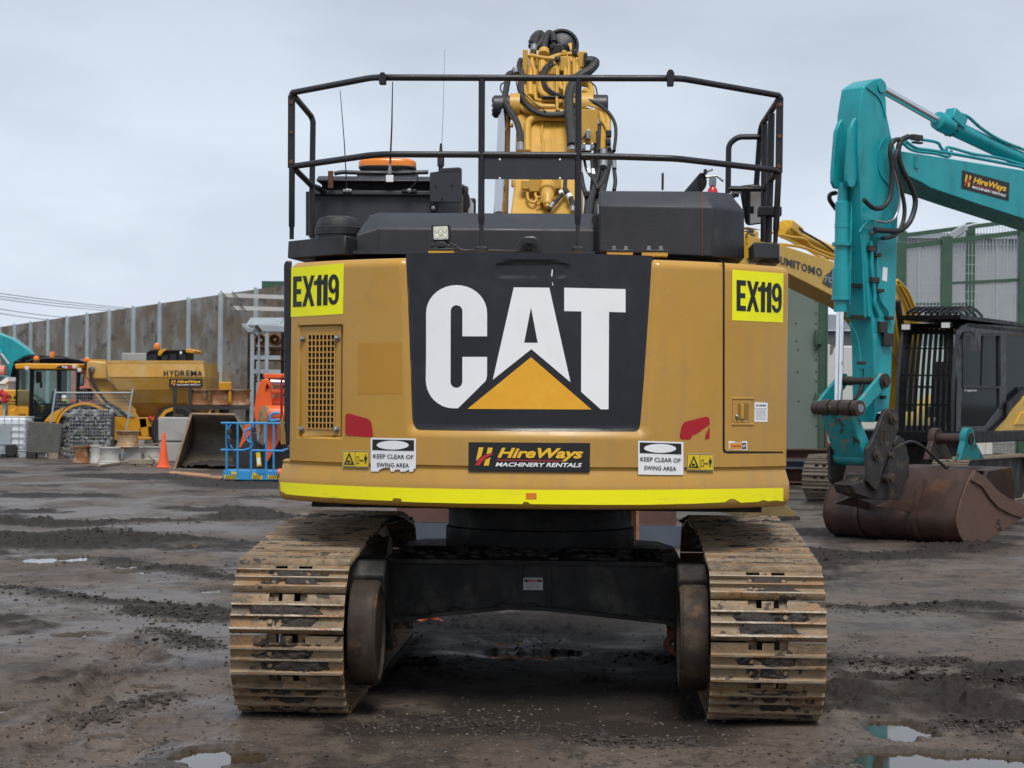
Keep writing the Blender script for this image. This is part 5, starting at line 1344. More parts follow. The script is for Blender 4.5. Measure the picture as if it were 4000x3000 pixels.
# arm cylinder end seen end-on over the boom
c2 = B(848, 210, -.05); 
mb = MB(); mb.lathe([(.135, -.02), (.135, .0), (.118, .0), (.118, -.03), (.10, -.03), (.10, .0), (.085, .01), (.0, .02)], c2, Vector((0, -1, .15)), 36); mb.lathe([(.13, -1.4), (.13, -.02)], c2, Vector((0, -1, .15)), 24)
acy = mb.build('arm_cylinder', M_BLK, ex)
mb = MB(); q = [B(x, v, -.02) for x, v in ((898, 135), (915, 128), (932, 140), (936, 230), (925, 260), (905, 200))]; mb.loop2(q, [p + Vector((0, .06, 0)) for p in q]); mb.build('cylinder_lug', M_BOOM, boom)
mb = MB(); a2, b2 = B(735, 195, .06), B(820, 300, .06); mb.hull([Vector((a2.x + i, a2.y + j, z)) for i, j, z in ((.02, 0, a2.z), (.11, 0, a2.z), (0, 0, b2.z), (.17, 0, b2.z), (.02, .1, a2.z), (.11, .1, a2.z), (0, .1, b2.z), (.17, .1, b2.z))]); mb.build('cylinder_port', M_RUB, acy, bevel=.01)
mb = MB()
for x, v in ((590, 180), (588, 215), (780, 200), (885, 215), (860, 245), (765, 225)): c2 = B(x, v, .02); mb.lathe([(.02, -.03), (.02, .02), (.012, .03)], c2, (0, -1, 0), 8)
mb.build('port_bolt', M_RUB, acy)
# ================================================================== right hand side
M_TEAL = paint('teal_paint', (0.010, 0.31, 0.345), 0.34, var=0.08, layers=[((.015, .24, .26), 2, .5, .75, .5), ((.012, .15, .16), 2.5, .54, .7, .55, (2, 2, .5)), ((.30, .26, .22), 9, .70, .74, .8), ((.16, .09, .06), 16, .71, .75, .8)], bump=.006)
M_TEALW = paint('worn_teal_paint', (0.014, 0.28, 0.30), 0.45, var=0.1, layers=[((.3, .2, .13), 6, .58, .63, .85), ((.04, .03, .025), 8, .58, .64, .9)], bump=.02)
M_PINS = paint('greasy_pin_steel', (.06, .045, .035), .5, metal=.3, var=.3, layers=[((.35, .16, .08), 7, .6, .68, .7)], bump=.03)
M_HITCH = paint('hitch_black', (.025, .022, .02), .55, var=.3, layers=[((.12, .09, .06), 7, .55, .66, .6), ((.2, .08, .03), 10, .66, .72, .6)], bump=.05)
M_BUCK = paint('bucket_rust', (.062, .034, .026), .5, metal=.1, var=.3, vs=3, layers=[((.13, .058, .028), 2.5, .54, .7, .7), ((.035, .022, .018), 3, .55, .68, .7, (1, 1, 2))], bump=.03, bs=25)
M_BUCKS = paint('bucket_side_rust', (.115, .062, .042), .55, metal=.1, var=.25, vs=3, layers=[((.07, .04, .03), 3, .5, .68, .7)], bump=.03, bs=25)
TF = Frame(4.85, 25.9, -50)
te = thing('excavator', 'teal excavator with upright arm and rusty bucket on the ground, at the right', 'excavator', TF)
AX = .22
def S5(x, y, p=AX): return TF.x('Z5', x, y, p)
def S6(x, y, p=AX): return TF.x('Z6', x, y, p)
side = [S5(*p) for p in ((618, 150), (640, 130), (690, 100), (735, 90), (757, 110), (765, 150), (765, 220), (770, 330), (800, 470), (838, 580), (848, 800), (840, 1050), (832, 1400), (826, 1640))] + [S6(*p) for p in ((805, 350), (798, 600), (785, 745), (712, 765), (700, 800), (690, 832), (688, 600), (684, 350), (668, 150))] + [S5(*p) for p in ((648, 1640), (628, 1300), (606, 1000), (600, 820), (585, 560), (590, 330), (605, 230))]
yz = [(p.y, p.z) for p in side]
mb = MB(); mb.prism(yz, 'x', -.13, AX); arm = mb.build('arm', M_TEAL, te, bevel=.012)
lug = [S5(x, y, .14) for x, y in ((588, 300), (560, 345), (540, 372), (518, 430), (497, 690), (497, 760), (512, 795), (535, 803), (553, 785), (592, 640))]
for x in (.15, -.07):
    mb = MB(); mb.prism([(p.y, p.z) for p in lug], 'x', x - .025, x + .025); mb.build('cylinder_lug', M_TEAL, arm, bevel=.008)
pc = S5(533, 752, 0)
mb = MB(); mb.cyl((-.11, pc.y, pc.z), (.19, pc.y, pc.z), .055, n=20); mb.build('lug_pin', M_TEALW, arm)
# top pin and boss of the arm cylinder, pivot of the boom
pt = S5(733, 147); mb = MB(); mb.cyl((-.15, pt.y, pt.z), (AX + .02, pt.y, pt.z), .075, n=20); mb.build('arm_pin', M_TEAL, arm)
# stiffening edge plates on the near side
for pts in (((635, 150), (720, 225), (760, 350)), ((760, 470), (715, 560), (720, 700), (790, 800))):
    mb = MB()
    w = [S5(x, y, AX) for x, y in pts]; w = crom(w, 5)
    for a2, b2 in zip(w[:-1], w[1:]): mb.bar(a2, b2, .012, .03, up=(1, 0, 0))
    mb.build('edge_plate', M_TEAL, arm)
# bucket cylinder
top, bot = S5(486, 770, 0), S5(470, 1590, 0)
ax_ = (bot - top).normalized()
mb = MB()
mb.tube_rings([(top + ax_ * t, r) for t, r in ((.0, .06), (.22, .065), (.24, .088), (.5, .088), (.502, .092), (.55, .092), (.552, .088))] + [(bot - ax_ * .50, .088), (bot - ax_ * .499, .108), (bot - ax_ * .15, .108), (bot - ax_ * .148, .112), (bot - ax_ * .11, .112), (bot - ax_ * .108, .08), (bot + ax_ * .03, .08)], ax_, 24)
cyb = mb.build('bucket_cylinder', M_TEAL, te)
mb = MB(); mb.cyl(bot, S6(456, 700, 0), .05, n=18); mb.build('cylinder_rod', M_CHROME, cyb)
mb = MB(); mb.tube([S5(547, 830, .02), S5(540, 900, .06), S5(527, 1560, .06)], .016, 8)
mb.tube([S5(547, 830, .02), S5(580, 815, .1)], .018, 8); mb.build('cylinder_pipe', M_TEAL, cyb)
mb = MB(); mb.lathe([(.118, -.02), (.118, .02)], top + ax_ * .75, ax_, 20); mb.build('cylinder_band', M_TEALW, cyb)
# linkage
pa = S6(450, 735, 0)
mb = MB(); mb.cyl((-.36, pa.y, pa.z), (.36, pa.y, pa.z), .055, n=16)
mb.tube_rings([(Vector((x, pa.y, pa.z)), r) for x, r in ((-.36, .085), (-.26, .085), (-.255, .07), (-.24, .07), (-.235, .10), (-.1, .10), (-.095, .075), (-.07, .075), (-.065, .10), (.06, .10), (.065, .075), (.09, .075), (.095, .10), (.24, .10), (.245, .07), (.27, .07), (.275, .095), (.36, .095))], (1, 0, 0), 20); lk = mb.build('link_pin', M_PINS, te)
mb = MB(); mb.cyl((.36, pa.y, pa.z), (.372, pa.y, pa.z), .05, n=16); mb.build('pin_cap', M_STEEL, lk)
pb = S6(750, 560, .34)
for x in (.32, -.32):
    mb = MB(); A_, B_ = Vector((x, pa.y, pa.z)), Vector((x, pb.y, pb.z))
    mb.bar(A_, B_, .04, .13, up=(1, 0, 0)) if False else mb.prism([(A_.y + .02, A_.z - .085), (A_.y - .06, A_.z + .02), (A_.y, A_.z + .085), (B_.y - .04, B_.z + .09), (B_.y + .06, B_.z + .09), (B_.y + .1, B_.z - .0), (B_.y + .03, B_.z - .095)], 'x', x - .025, x + .025)
    mb.build('side_link', M_TEALW, te, bevel=.008)
mb = MB(); mb.cyl((-.37, pb.y, pb.z), (.40, pb.y, pb.z), .058, n=16); mb.lathe([(.09, 0), (.09, .03)], (.34, pb.y, pb.z), (1, 0, 0), 20); mb.build('link_pin', M_PINS, te)
hl = [S6(x, y, 0) for x, y in ((455, 775), (520, 770), (575, 1010), (560, 1085), (520, 1085), (490, 1010))]
c0_, c1_ = S6(455, 760, 0), S6(560, 1055, 0)
mb = MB(); mb.prism([(c0_.y - .07, c0_.z), (c0_.y + .07, c0_.z), (c1_.y + .09, c1_.z + .05), (c1_.y + .02, c1_.z - .09), (c1_.y - .09, c1_.z - .02)], 'x', -.24, .24)
hl_ = mb.build('power_link', M_TEALW, te, bevel=.015)
mb = MB(); mb.cyl((-.26, c1_.y, c1_.z), (.26, c1_.y, c1_.z), .10, n=20); mb.build('link_boss', M_TEALW, te)
# quick hitch
def plate(name, k, pts, x0, x1, mat=M_HITCH, bevel=.008, ref=.3):
    w = [TF.x(k, a, b, ref) for a, b in pts]
    mb = MB(); mb.prism([(p.y, p.z) for p in w], 'x', x0, x1)
    return mb.build(name, mat, te, bevel=bevel)
hp = ((745, 755), (780, 735), (815, 745), (838, 785), (838, 870), (800, 980), (740, 1130), (715, 1230), (700, 1275), (660, 1240), (638, 1210), (632, 1000), (660, 960), (690, 900))
qh = plate('hitch_plate', 'Z6', hp, .27, .32)
plate('hitch_plate', 'Z6', hp, -.32, -.27)
plate('hitch_body', 'Z6', ((640, 1200), (760, 1160), (850, 1210), (830, 1330), (700, 1330), (580, 1290), (560, 1235)), -.04, .26)
plate('hitch_hook', 'Z6', ((800, 1000), (860, 960), (900, 1060), (900, 1180), (840, 1270), (780, 1300), (735, 1210), (745, 1120)), .10, .24, ref=.2)
plate('hitch_knuckle', 'Z6', ((815, 960), (850, 915), (885, 940), (905, 1010), (890, 1080), (840, 1060)), .0, .2, ref=.2)
plate('hitch_foot', 'Z6', ((560, 1210), (600, 1180), (640, 1200), (640, 1260), (570, 1270)), .1, .2, M_PINS, ref=.2)
for x, y, r in ((810, 800, .075), (705, 1040, .07), (790, 1195, .075), (795, 1045, .05)):
    p = TF.x('Z6', x, y, .33); mb = MB(); mb.tube_rings([(Vector((xx, p.y, p.z)), rr) for xx, rr in ((-.33, r * .7), (.32, r * .7), (.325, r), (.35, r), (.352, r * .6), (.375, r * .55))], (1, 0, 0), 18); mb.build('hitch_pin', M_PINS, te)
fr2 = [(TF.x('Z6', x, y, .325)) for x, y in ((735, 880), (762, 875), (755, 960), (728, 965))]
mb = MB()
for i in range(4): mb.bar(fr2[i], fr2[(i + 1) % 4], .012, .012)
mb.build('cast_emblem', M_PINS, te)
mb = MB(); mb.tube(crom([TF.x('Z6', *p, .2) for p in ((870, 970), (930, 955), (1000, 985), (1080, 1060), (1165, 1132))]), .02, 8); mb.build('hitch_hose', M_RUB, te)
# bucket
XB = 1.05
bp = [S6(x, y, XB) for x, y in ((1325, 1140), (1285, 1215), (1240, 1340), (1217, 1430), (1215, 1490), (1235, 1565), (1262, 1605), (1300, 1632), (1400, 1605), (1540, 1510), (1640, 1450))]
back_yz = [(p.y, p.z) for p in bp]
thick = .03
inn = []
mb = MB()
cyy = sum(p[0] for p in back_yz) / len(back_yz) + .1; czz = sum(p[1] for p in back_yz) / len(back_yz) + .05
inner_ = [(cyy + (a2 - cyy) * .95, czz + (b2 - czz) * .95) for a2, b2 in back_yz]
mb.prism(back_yz + inner_[::-1], 'x', -XB, XB); shell_ = mb.build('bucket_shell', M_BUCK, te, smooth=40)
cut_ = [S6(x, y, XB) for x, y in ((1640, 1450), (1720, 1385), (1620, 1352), (1540, 1320), (1470, 1270), (1400, 1190))]
for x in (XB, -XB):
    mb = MB(); mb.prism(back_yz + [(p.y, p.z) for p in cut_], 'x', x - .02, x + .02); mb.build('bucket_side', M_BUCKS, te, bevel=.004)
    rim = [S6(a2, b2, XB) for a2, b2 in ((1325, 1140), (1400, 1190), (1470, 1270), (1540, 1320), (1620, 1352), (1720, 1385), (1640, 1450), (1560, 1425), (1480, 1385), (1420, 1320), (1370, 1245), (1300, 1205))]
    mb = MB(); mb.prism([(p.y, p.z) for p in rim], 'x', x + (.02 if x > 0 else -.045), x + (.045 if x > 0 else -.02)); mb.build('side_cutter', M_BUCKS, te, bevel=.004)
for x in (-.52, .42):
    band = [(cyy + (a2 - cyy) * 1.012, czz + (b2 - czz) * 1.012) for a2, b2 in back_yz[1:9]]; b3 = [(cyy + (a2 - cyy) * 1.03, czz + (b2 - czz) * 1.03) for a2, b2 in back_yz[1:9]]
    mb = MB(); mb.prism(band + b3[::-1], 'x', x - .035, x + .035); mb.build('wear_band', M_BUCK, te)
mb = MB()
for x in (-.35, .35):
    w = [TF.x('Z6', a2, b2, .3) for a2, b2 in ((800, 1330), (850, 1335), (960, 1375), (985, 1395), (930, 1415), (840, 1390), (700, 1370))]
    mb.prism([(p.y - .05, p.z) for p in w], 'x', x - .02, x + .02)
mb.build('bucket_ear', M_BUCK, te)
vs_, fs_ = text2d('KZ', bold=.02)
for pts in ([(1475, 1500), (1492, 1455), (1500, 1470), (1488, 1480), (1505, 1495)], [(1480, 1515), (1515, 1510), (1490, 1530), (1520, 1525)]):
    w = [TF.x('Z6', a2, b2, XB + .023) for a2, b2 in pts]; mb = MB()
    for a2, b2 in zip(w[:-1], w[1:]): mb.bar(a2, b2, .012, .006, up=(1, 0, 0))
    mb.build('weld_mark', M_HITCH, te)
# boom
bz = [TF.x('Z5', x, y, .26) for x, y in ((838, 590), (848, 572), (872, 566), (1000, 585), (1659, 690), (2100, 790), (2700, 1060), (2700, 1330), (2100, 1150), (1659, 1005), (1350, 905), (1050, 802), (1000, 770), (900, 722), (855, 700), (838, 660))]
mb = MB(); mb.prism([(p.y, p.z) for p in bz], 'x', -.28, .26); boom2 = mb.build('boom', M_TEAL, te, bevel=.01)
def tproj(x): return lambda eps: (lambda u, v: TF.plane(u, v, 0, x + eps))
rental_sign(zq('Z5', (1258, 688), (1565, 770), (1560, 888), (1253, 806)), tproj(.26), boom2, eps=.004)
# arm cylinder
r0_, r1_ = S5(745, 165, 0), S5(1092, 362, 0); b1_ = S5(2300, 930, 0)
mb = MB(); mb.cyl(r0_, r1_ + (r1_ - r0_) * .05, .055, n=16); rod = mb.build('arm_cylinder_rod', M_CHROME, te)
mb = MB(); d_ = (b1_ - r1_).normalized(); mb.tube_rings([(r1_ + d_ * t, r) for t, r in ((0, .07), (.02, .115), (.1, .125), (.28, .125), (.3, .105))] + [(b1_, .105)], d_, 22); acb = mb.build('arm_cylinder', M_TEAL, te)
mb = MB()
for q in range(12):
    a = q * PI / 6; o_ = r1_ + d_ * .27; nx_ = d_.cross(Vector((1, 0, 0))).normalized(); p = o_ + (nx_ * math.cos(a) + Vector((1, 0, 0)) * math.sin(a)) * .12
    mb.cyl(p, p + d_ * .05, .014, n=6)
mb.build('gland_bolt', M_HITCH, acb, kind='stuff')
p = S5(1215, 355, .05); mb = MB(); mb.cbox(p, .16, .28, .16, Matrix.Rotation(R(-25), 4, 'X')); mb.build('cylinder_port', M_TEAL, acb, bevel=.015)
mb = MB(); mb.tube(crom([S5(*q_, .1) for q_ in ((1235, 320), (1300, 345), (1380, 415), (1500, 490), (1659, 555), (1900, 640))]), .022, 8); mb.build('cylinder_hose', M_TEALW, acb)
# hoses and pipes
for pts, r, mt in (([(620, 880), (680, 930), (740, 930), (790, 860), (805, 700), (792, 560), (812, 500), (850, 488)], .03, M_RUB), ([(700, 1015), (760, 1025), (820, 1000), (850, 900), (840, 780), (805, 650), (800, 540), (835, 490)], .016, M_STEEL),
                   ([(690, 1075), (760, 1080), (850, 1080), (920, 1020), (955, 900), (930, 800), (870, 680), (845, 580), (860, 500), (910, 470)], .034, M_RUB), ([(745, 1130), (820, 1110), (870, 1040), (885, 940), (865, 820), (830, 700), (825, 600), (860, 520)], .026, M_RUB)):
    mb = MB(); mb.tube(crom([S5(x, y, .34) for x, y in pts], 6), r, 10); mb.build('hydraulic_hose', mt, te)
for pts, r in (([(592, 1090), (610, 1060), (650, 1015), (700, 1015)], .012), ([(600, 1100), (615, 1300), (630, 1640)], .013), ([(665, 1150), (672, 1240), (672, 1340), (690, 1480), (692, 1560), (720, 1640)], .024), ([(735, 1130), (712, 1150), (710, 1400), (730, 1530), (775, 1600), (785, 1640)], .018),
               ([(1000, 490), (1095, 508), (1120, 540), (1140, 570)], .02), ([(1160, 580), (1165, 540), (1280, 570), (1340, 585), (1500, 610), (1659, 655), (1900, 720)], .02), ([(870, 510), (940, 560), (1080, 580), (1170, 600), (1190, 560)], .02), ([(890, 500), (960, 545), (1060, 560), (1300, 600), (1659, 670), (1900, 730)], .022)):
    mb = MB(); mb.tube(crom([S5(x, y, .25) for x, y in pts], 5), r, 8); mb.build('steel_pipe', M_TEAL, te)
mb = MB(); mb.tube(crom([S6(*p_, .23) for p_ in ((530, 190), (580, 290), (600, 440))]), .012, 8); mb.tube(crom([S6(*p_, .0) for p_ in ((640, 190), (610, 290), (606, 440))]), .012, 8); mb.build('steel_pipe', M_TEAL, te)
mb = MB(); mb.tube(crom([S6(*p_, .0) for p_ in ((600, 480), (605, 560), (590, 620), (560, 680))]), .016, 8); mb.tube(crom([S6(*p_, .05) for p_ in ((618, 480), (622, 560), (605, 620), (575, 690))]), .016, 8); mb.build('drain_hose', M_RUB, te)
for k, x0, y0, x1, y1, mt in (('Z5', 930, 455, 990, 500, M_HITCH), ('Z5', 940, 500, 990, 520, M_HITCH), ('Z5', 645, 1175, 692, 1215, M_HITCH), ('Z5', 682, 1222, 722, 1252, M_HITCH), ('Z5', 662, 1380, 708, 1420, M_HITCH), ('Z5', 695, 1455, 740, 1480, M_HITCH), ('Z6', 715, 175, 760, 250, M_HITCH), ('Z6', 740, 250, 800, 335, M_HITCH), ('Z6', 760, 140, 800, 165, M_HITCH),
                              ('Z6', 585, 432, 622, 455, M_HITCH), ('Z5', 940, 590, 960, 680, M_TEALW), ('Z6', 735, 655, 752, 678, M_HITCH), ('Z5', 660, 1085, 690, 1105, M_STEEL)):
    a2, b2 = TF.x(k, x0, y0, AX + .02), TF.x(k, x1, y1, AX + .02)
    mb = MB(); mb.box(AX - .01, AX + .06, a2.y, b2.y, b2.z, a2.z); mb.build('pipe_clamp', mt, te, bevel=.006)
for y in (1125, 1435, 1640):
    p, q = S5(540, y, 0), S5(632, y + 2, .2)
    mb = MB(); mb.bar(p, q, .05, .05); mb.build('pipe_bracket', M_HITCH, te)
print_on('sticker', M_WHITE, arm, rectvf(zq('Z5', (745, 1315), (775, 1320), (771, 1410), (740, 1402))), tproj(AX)(.004))
mb = MB(); mb.tube(crom([S5(*p_, -.2) for p_ in ((440, 835), (405, 845), (400, 880), (440, 940))]), .028, 8); mb.build('hydraulic_hose', M_RUB, te)
# its own body and tracks stand beyond the right edge
mb = MB(); mb.box(-1.4, 1.4, 5.6, 9.4, 1.1, 2.3); hb = mb.build('house', M_TEAL, te, bevel=.05)
mb = MB(); mb.box(.3, 1.35, 5.4, 7.0, 1.3, 2.95); mb.build('cab', M_PANEL, te, bevel=.06)
for x in (-1.2, 1.2):
    mb = MB(); mb.prism([(5.2, .45), (5.35, .12), (5.7, 0), (8.9, 0), (9.2, .12), (9.4, .45), (9.2, .8), (8.9, .9), (5.7, .9), (5.35, .8)], 'x', x - .3, x + .3); mb.build('crawler_track', M_UNDER, te)

# ---- second bucket lying behind
B2 = Frame(7.05, 29.6, -38)
b2t = thing('bucket', 'empty rusty excavator bucket with worn teal lugs, lying behind the teal excavator', 'bucket', B2)
def K6(x, y, d): return B2.y('Z6', x, y, d)
pr2 = [(-.55, .62), (-.45, .80), (.35, .84), (.5, .55), (.45, .2), (.2, .02), (-.2, .0), (-.62, .10)]
L_, R_ = K6(880, 1000, 0).x, K6(1500, 1000, 0).x
mb = MB(); pin_ = [(a2 * .95, .42 + (c - .42) * .93) for a2, c in pr2[1:]]
mb.prism(pr2[1:] + pin_[::-1], 'x', L_, R_); mb.build('bucket_shell', M_BUCK, b2t)
for x in (L_, R_):
    mb = MB(); mb.prism(pr2, 'x', x - .03, x + .03); mb.build('bucket_side', M_BUCK, b2t, bevel=.01)
for k_, (x0, mt) in enumerate(((1085, M_BUCK), (1290, M_TEALW))):
    c = K6(x0, 935, -.1)
    mb = MB(); mb.lathe([(.16, -.05), (.16, .05)], c, (1, 0, 0), 22); mb.hull([c + Vector((i, dy, dz)) for i in (-.045, .045) for dy, dz in ((-.14, .0), (.14, .0), (.5, -.30), (-.3, -.30))]); e_ = mb.build('bucket_lug', mt, b2t, bevel=.01)
    mb = MB(); mb.lathe([(.085, -.07), (.085, .07)], c, (1, 0, 0), 16); mb.build('lug_bush', M_PINS, e_)
a2, b2 = K6(1085, 935, -.1), K6(1290, 935, -.1)
mb = MB(); mb.cyl(a2, Vector((b2.x, a2.y, b2.z)), .075, n=16); mb.build('lug_pin', M_BUCK, b2t)

# ---- yellow and black excavator behind
M_SUMI = paint('sumi_yellow', (.62, .36, .02), .4, var=.06, layers=[((.4, .22, .03), 4, .6, .8, .4)], bump=.006)
M_CABB = paint('cab_black', (.008, .008, .010), .4, var=.2, spec=.3, layers=[((.03, .03, .03), 5, .6, .8, .4)], bump=.004, ior=1.25)
M_WINF = bpy.data.materials.new('clear_glass'); M_WINF.use_nodes = True
_nt = M_WINF.node_tree; _nt.nodes.clear()
_o, _m, _t, _g, _f = [_nt.nodes.new(k) for k in ('ShaderNodeOutputMaterial', 'ShaderNodeMixShader', 'ShaderNodeBsdfTransparent', 'ShaderNodeBsdfGlossy', 'ShaderNodeFresnel')]
_t.inputs['Color'].default_value = (.72, .88, .85, 1); _g.inputs['Roughness'].default_value = .03
_nt.links.new(_f.outputs[0], _m.inputs[0]); _nt.links.new(_t.outputs[0], _m.inputs[1]); _nt.links.new(_g.outputs[0], _m.inputs[2]); _nt.links.new(_m.outputs[0], _o.inputs['Surface'])
SFR = Frame(7.78, 36.0, -30)
su = thing('excavator', 'black and yellow excavator with barred cab guard, standing behind the teal arm', 'excavator', SFR)
def sx(x, y, p=0, k='Z6'): return SFR.x(k, x, y, p)
def sy(x, y, p=0, k='Z6'): return SFR.y(k, x, y, p)
XW = sy(858, 900, 0).x        # far side of the cab
prof = [sx(*p) for p in ((1215, 890), (1205, 700), (1208, 560), (1225, 350), (1235, 240), (1262, 205), (1295, 190), (1659, 205), (1850, 215), (1860, 890))]
def cabpoly(i=0): return [(p.y, p.z) for p in prof]
# side frame as a plate with openings, built of strips
mb = MB(); ps = cabpoly()
def strip(pts, x0=-.06, x1=0):
    w = [sx(*p) for p in pts]; mb.prism([(p.y, p.z) for p in w], 'x', x0, x1)
for X0 in (0.0, XW + .06):
    for pts in (((1205, 890), (1205, 700), (1208, 560), (1225, 350), (1237, 235), (1262, 203), (1295, 190), (1320, 255), (1290, 262), (1275, 300), (1258, 600), (1248, 890)), ((1295, 190), (1860, 215), (1860, 262), (1320, 255)), ((1500, 255), (1545, 258), (1545, 720), (1500, 760)), ((1248, 592), (1510, 596), (1510, 612), (1248, 608)), ((1240, 855), (1410, 855), (1500, 735), (1545, 700), (1545, 890), (1240, 890))):
        w = [sx(*p) for p in pts]; mb.prism([(p.y, p.z) for p in w], 'x', X0 - .06, X0)
scab = mb.build('cab', M_HOOD, su, bevel=.01)
for nm, pts in (('door_window', ((1262, 262), (1503, 262), (1503, 598), (1262, 598))), ('door_panel', ((1250, 606), (1505, 606), (1505, 740), (1410, 858), (1245, 858))), ('rear_window', ((1540, 262), (1850, 265), (1850, 690), (1540, 700)))):
    w = [sx(*p) for p in pts]; mb = MB(); mb.prism([(p.y, p.z) for p in w], 'x', -.04, -.03); mb.build(nm, M_GLASS, scab)
mb = MB(); w0 = [sx(1262, 600), sx(1503, 600), sx(1503, 262), sx(1262, 262)]
for i in range(4): mb.bar(w0[i] + Vector((.004, 0, 0)), w0[(i + 1) % 4] + Vector((.004, 0, 0)), .03, .02, up=(1, 0, 0))
mb.bar(sx(1400, 262) + Vector((-.02, 0, 0)), sx(1392, 598) + Vector((-.02, 0, 0)), .03, .02, up=(1, 0, 0)); mb.build('window_frame', M_RUB, scab)
vs, fs = text2d('Legest', bold=.06, shear=.2); q2 = quadmap(zq('Z6', (1272, 612), (1356, 614), (1352, 633), (1270, 631)), vs); print_on('model_lettering', M_WHITE, scab, ([(p.x, p.y) for p in q2], fs), lambda u, v: SFR.plane(u, v, 0, -.02))
# roof and back wall, floor
ztop = sx(1400, 195).z; zfl = sx(1400, 890).z; y0_, y1_ = sx(1295, 195).y, sx(1860, 195).y
mb = MB(); mb.box(XW, 0, y0_ - .05, y1_, ztop - .08, ztop - .01); mb.box(XW, 0, y1_ - .1, y1_, zfl, zfl + .5); mb.build('cab_shell', M_CABB, scab)
vis = [sx(900, 182), sx(905, 155)]
mb = MB(); A_ = sy(900, 170, y0_ - .45); mb.box(XW - .05, .02, y0_ - .5, y1_ + .1, ztop + .04, ztop + .12); roofp = mb.build('roof_guard', M_CABB, su, bevel=.01)
for i in range(9):
    t = i / 8; xx = XW + .08 + (-.16 - XW) * t
    pts = [Vector((xx, y0_ - .4 + q * .3, ztop + .12 + .17 * math.sin(PI * min(1, (q + .3) / 5.6)))) for q in range(6)]
    mb = MB()
    for a2, b2 in zip(pts[:-1], pts[1:]): mb.bar(a2, b2, .025, .05)
    mb.build('roof_slat', M_CABB, roofp)
# front window and guard bars
def gy(v): return .22 if v < 200 else (.22 - .42 * (v - 200) / 360 if v < 560 else -.20 - .05 * (v - 560) / 330)
mb = MB(); rowsv = (240, 350, 450, 560, 720, 890)
g = []
for v in rowsv:
    p = sy(1215, v, gy(v) + .14); g.append((Vector((XW + .05, p.y, p.z)), Vector((-.04, p.y, p.z))))
for (a2, b2), (c, d) in zip(g[:-1], g[1:]): mb.add([a2, b2, d, c], [(0, 1, 2, 3)])
mb.build('windscreen', M_WINF, scab, fix=False)
NB = 11
xt = [900 + i * 32.5 for i in range(NB)]; xb = [838 + i * 37 for i in range(NB)]
guard = None
for v in (215, 350, 525, 715, 888):
    gd = MB(); f_ = (v - 200) / 690; a2, b2 = sy(900 - 62 * f_, v, gy(v) + .012), sy(1225 - 15 * f_, v, gy(v) + .012); gd.bar(a2, b2, .02, .03)
    o = gd.build('cab_guard' if guard is None else 'guard_rail', M_CABB, su if guard is None else guard)
    guard = guard or o
for i in range(NB):
    pts = []
    for v in (205, 260, 350, 430, 500, 560, 720, 890):
        f_ = (v - 200) / 690; pts.append(sy(xt[i] + (xb[i] - xt[i]) * (1 - (1 - f_) ** 1.6), v, gy(v)))
    mb = MB()
    for a2, b2 in zip(pts[:-1], pts[1:]): mb.bar(a2, b2, .062, .012, up=(0, -1, .1))
    mb.build('guard_bar', M_CABB, guard)
for x, y in ((900, 212), (1158, 200)):
    p = sy(x, y, -.05); mb = MB(); mb.cbox(p, .19, .10, .12); l_ = mb.build('work_lamp', M_CABB, su, bevel=.02); mb = MB(); mb.cbox(p + Vector((0, -.055, 0)), .15, .01, .09); mb.build('lamp_lens', M_CLEAR, l_)
mp = rrect([(1325, 235), (1382, 238), (1375, 372), (1300, 368)], 14)
mb = MB(); mb.loop2([sx(*p, .25) for p in mp], [sx(*p, .3) for p in mp]); mr = mb.build('mirror', M_RUB, su); mb = MB(); mb.tube(crom([sx(1250, 285, .02), sx(1265, 248, .15), sx(1320, 245, .28), sx(1335, 300, .28)]), .018, 8); mb.build('mirror_arm', M_RUB, mr)
# seat inside, body
mb = MB(); mb.box(XW + .3, -.3, .75, .95, zfl + .3, zfl + 1.25); mb.box(XW + .3, -.3, .4, .95, zfl + .25, zfl + .45); mb.build('seat', M_RUB, su, bevel=.05)
w = [sx(*p, .04) for p in ((1460, 893), (1560, 772), (1659, 668), (1900, 560), (2400, 560), (2400, 893))]
mb = MB(); mb.prism([(p.y, p.z) for p in w], 'x', -2.0, .04); hs = mb.build('engine_cover', M_SUMI, su, bevel=.03)
w = [sx(*p, .07) for p in ((1600, 845), (1640, 770), (1700, 740), (1900, 740), (1900, 845))]; mb = MB(); mb.prism([(p.y, p.z) for p in w], 'x', .04, .065); mb.build('access_panel', M_SUMI, hs, bevel=.01)
w = [sx(*p, .05) for p in ((1450, 895), (1560, 760), (1659, 640), (1659, 600), (1545, 705), (1540, 800), (1430, 893))]; mb = MB(); mb.prism([(p.y, p.z) for p in w], 'x', .0, .06); mb.build('cover_edge', M_CABB, hs)
w = [sx(*p, .06) for p in ((850, 900), (2400, 900), (2400, 992), (850, 985))]
mb = MB(); mb.box(-2.3, .06, sx(1215, 900).y - .1, 4.2, w[3].z, w[0].z); mb.build('base_frame', M_CABB, su, bevel=.02)
mb = MB(); mb.box(-1.75, -.5, .6, 2.6, .5, w[3].z); mb.build('swing_bearing', M_UNDER, su)
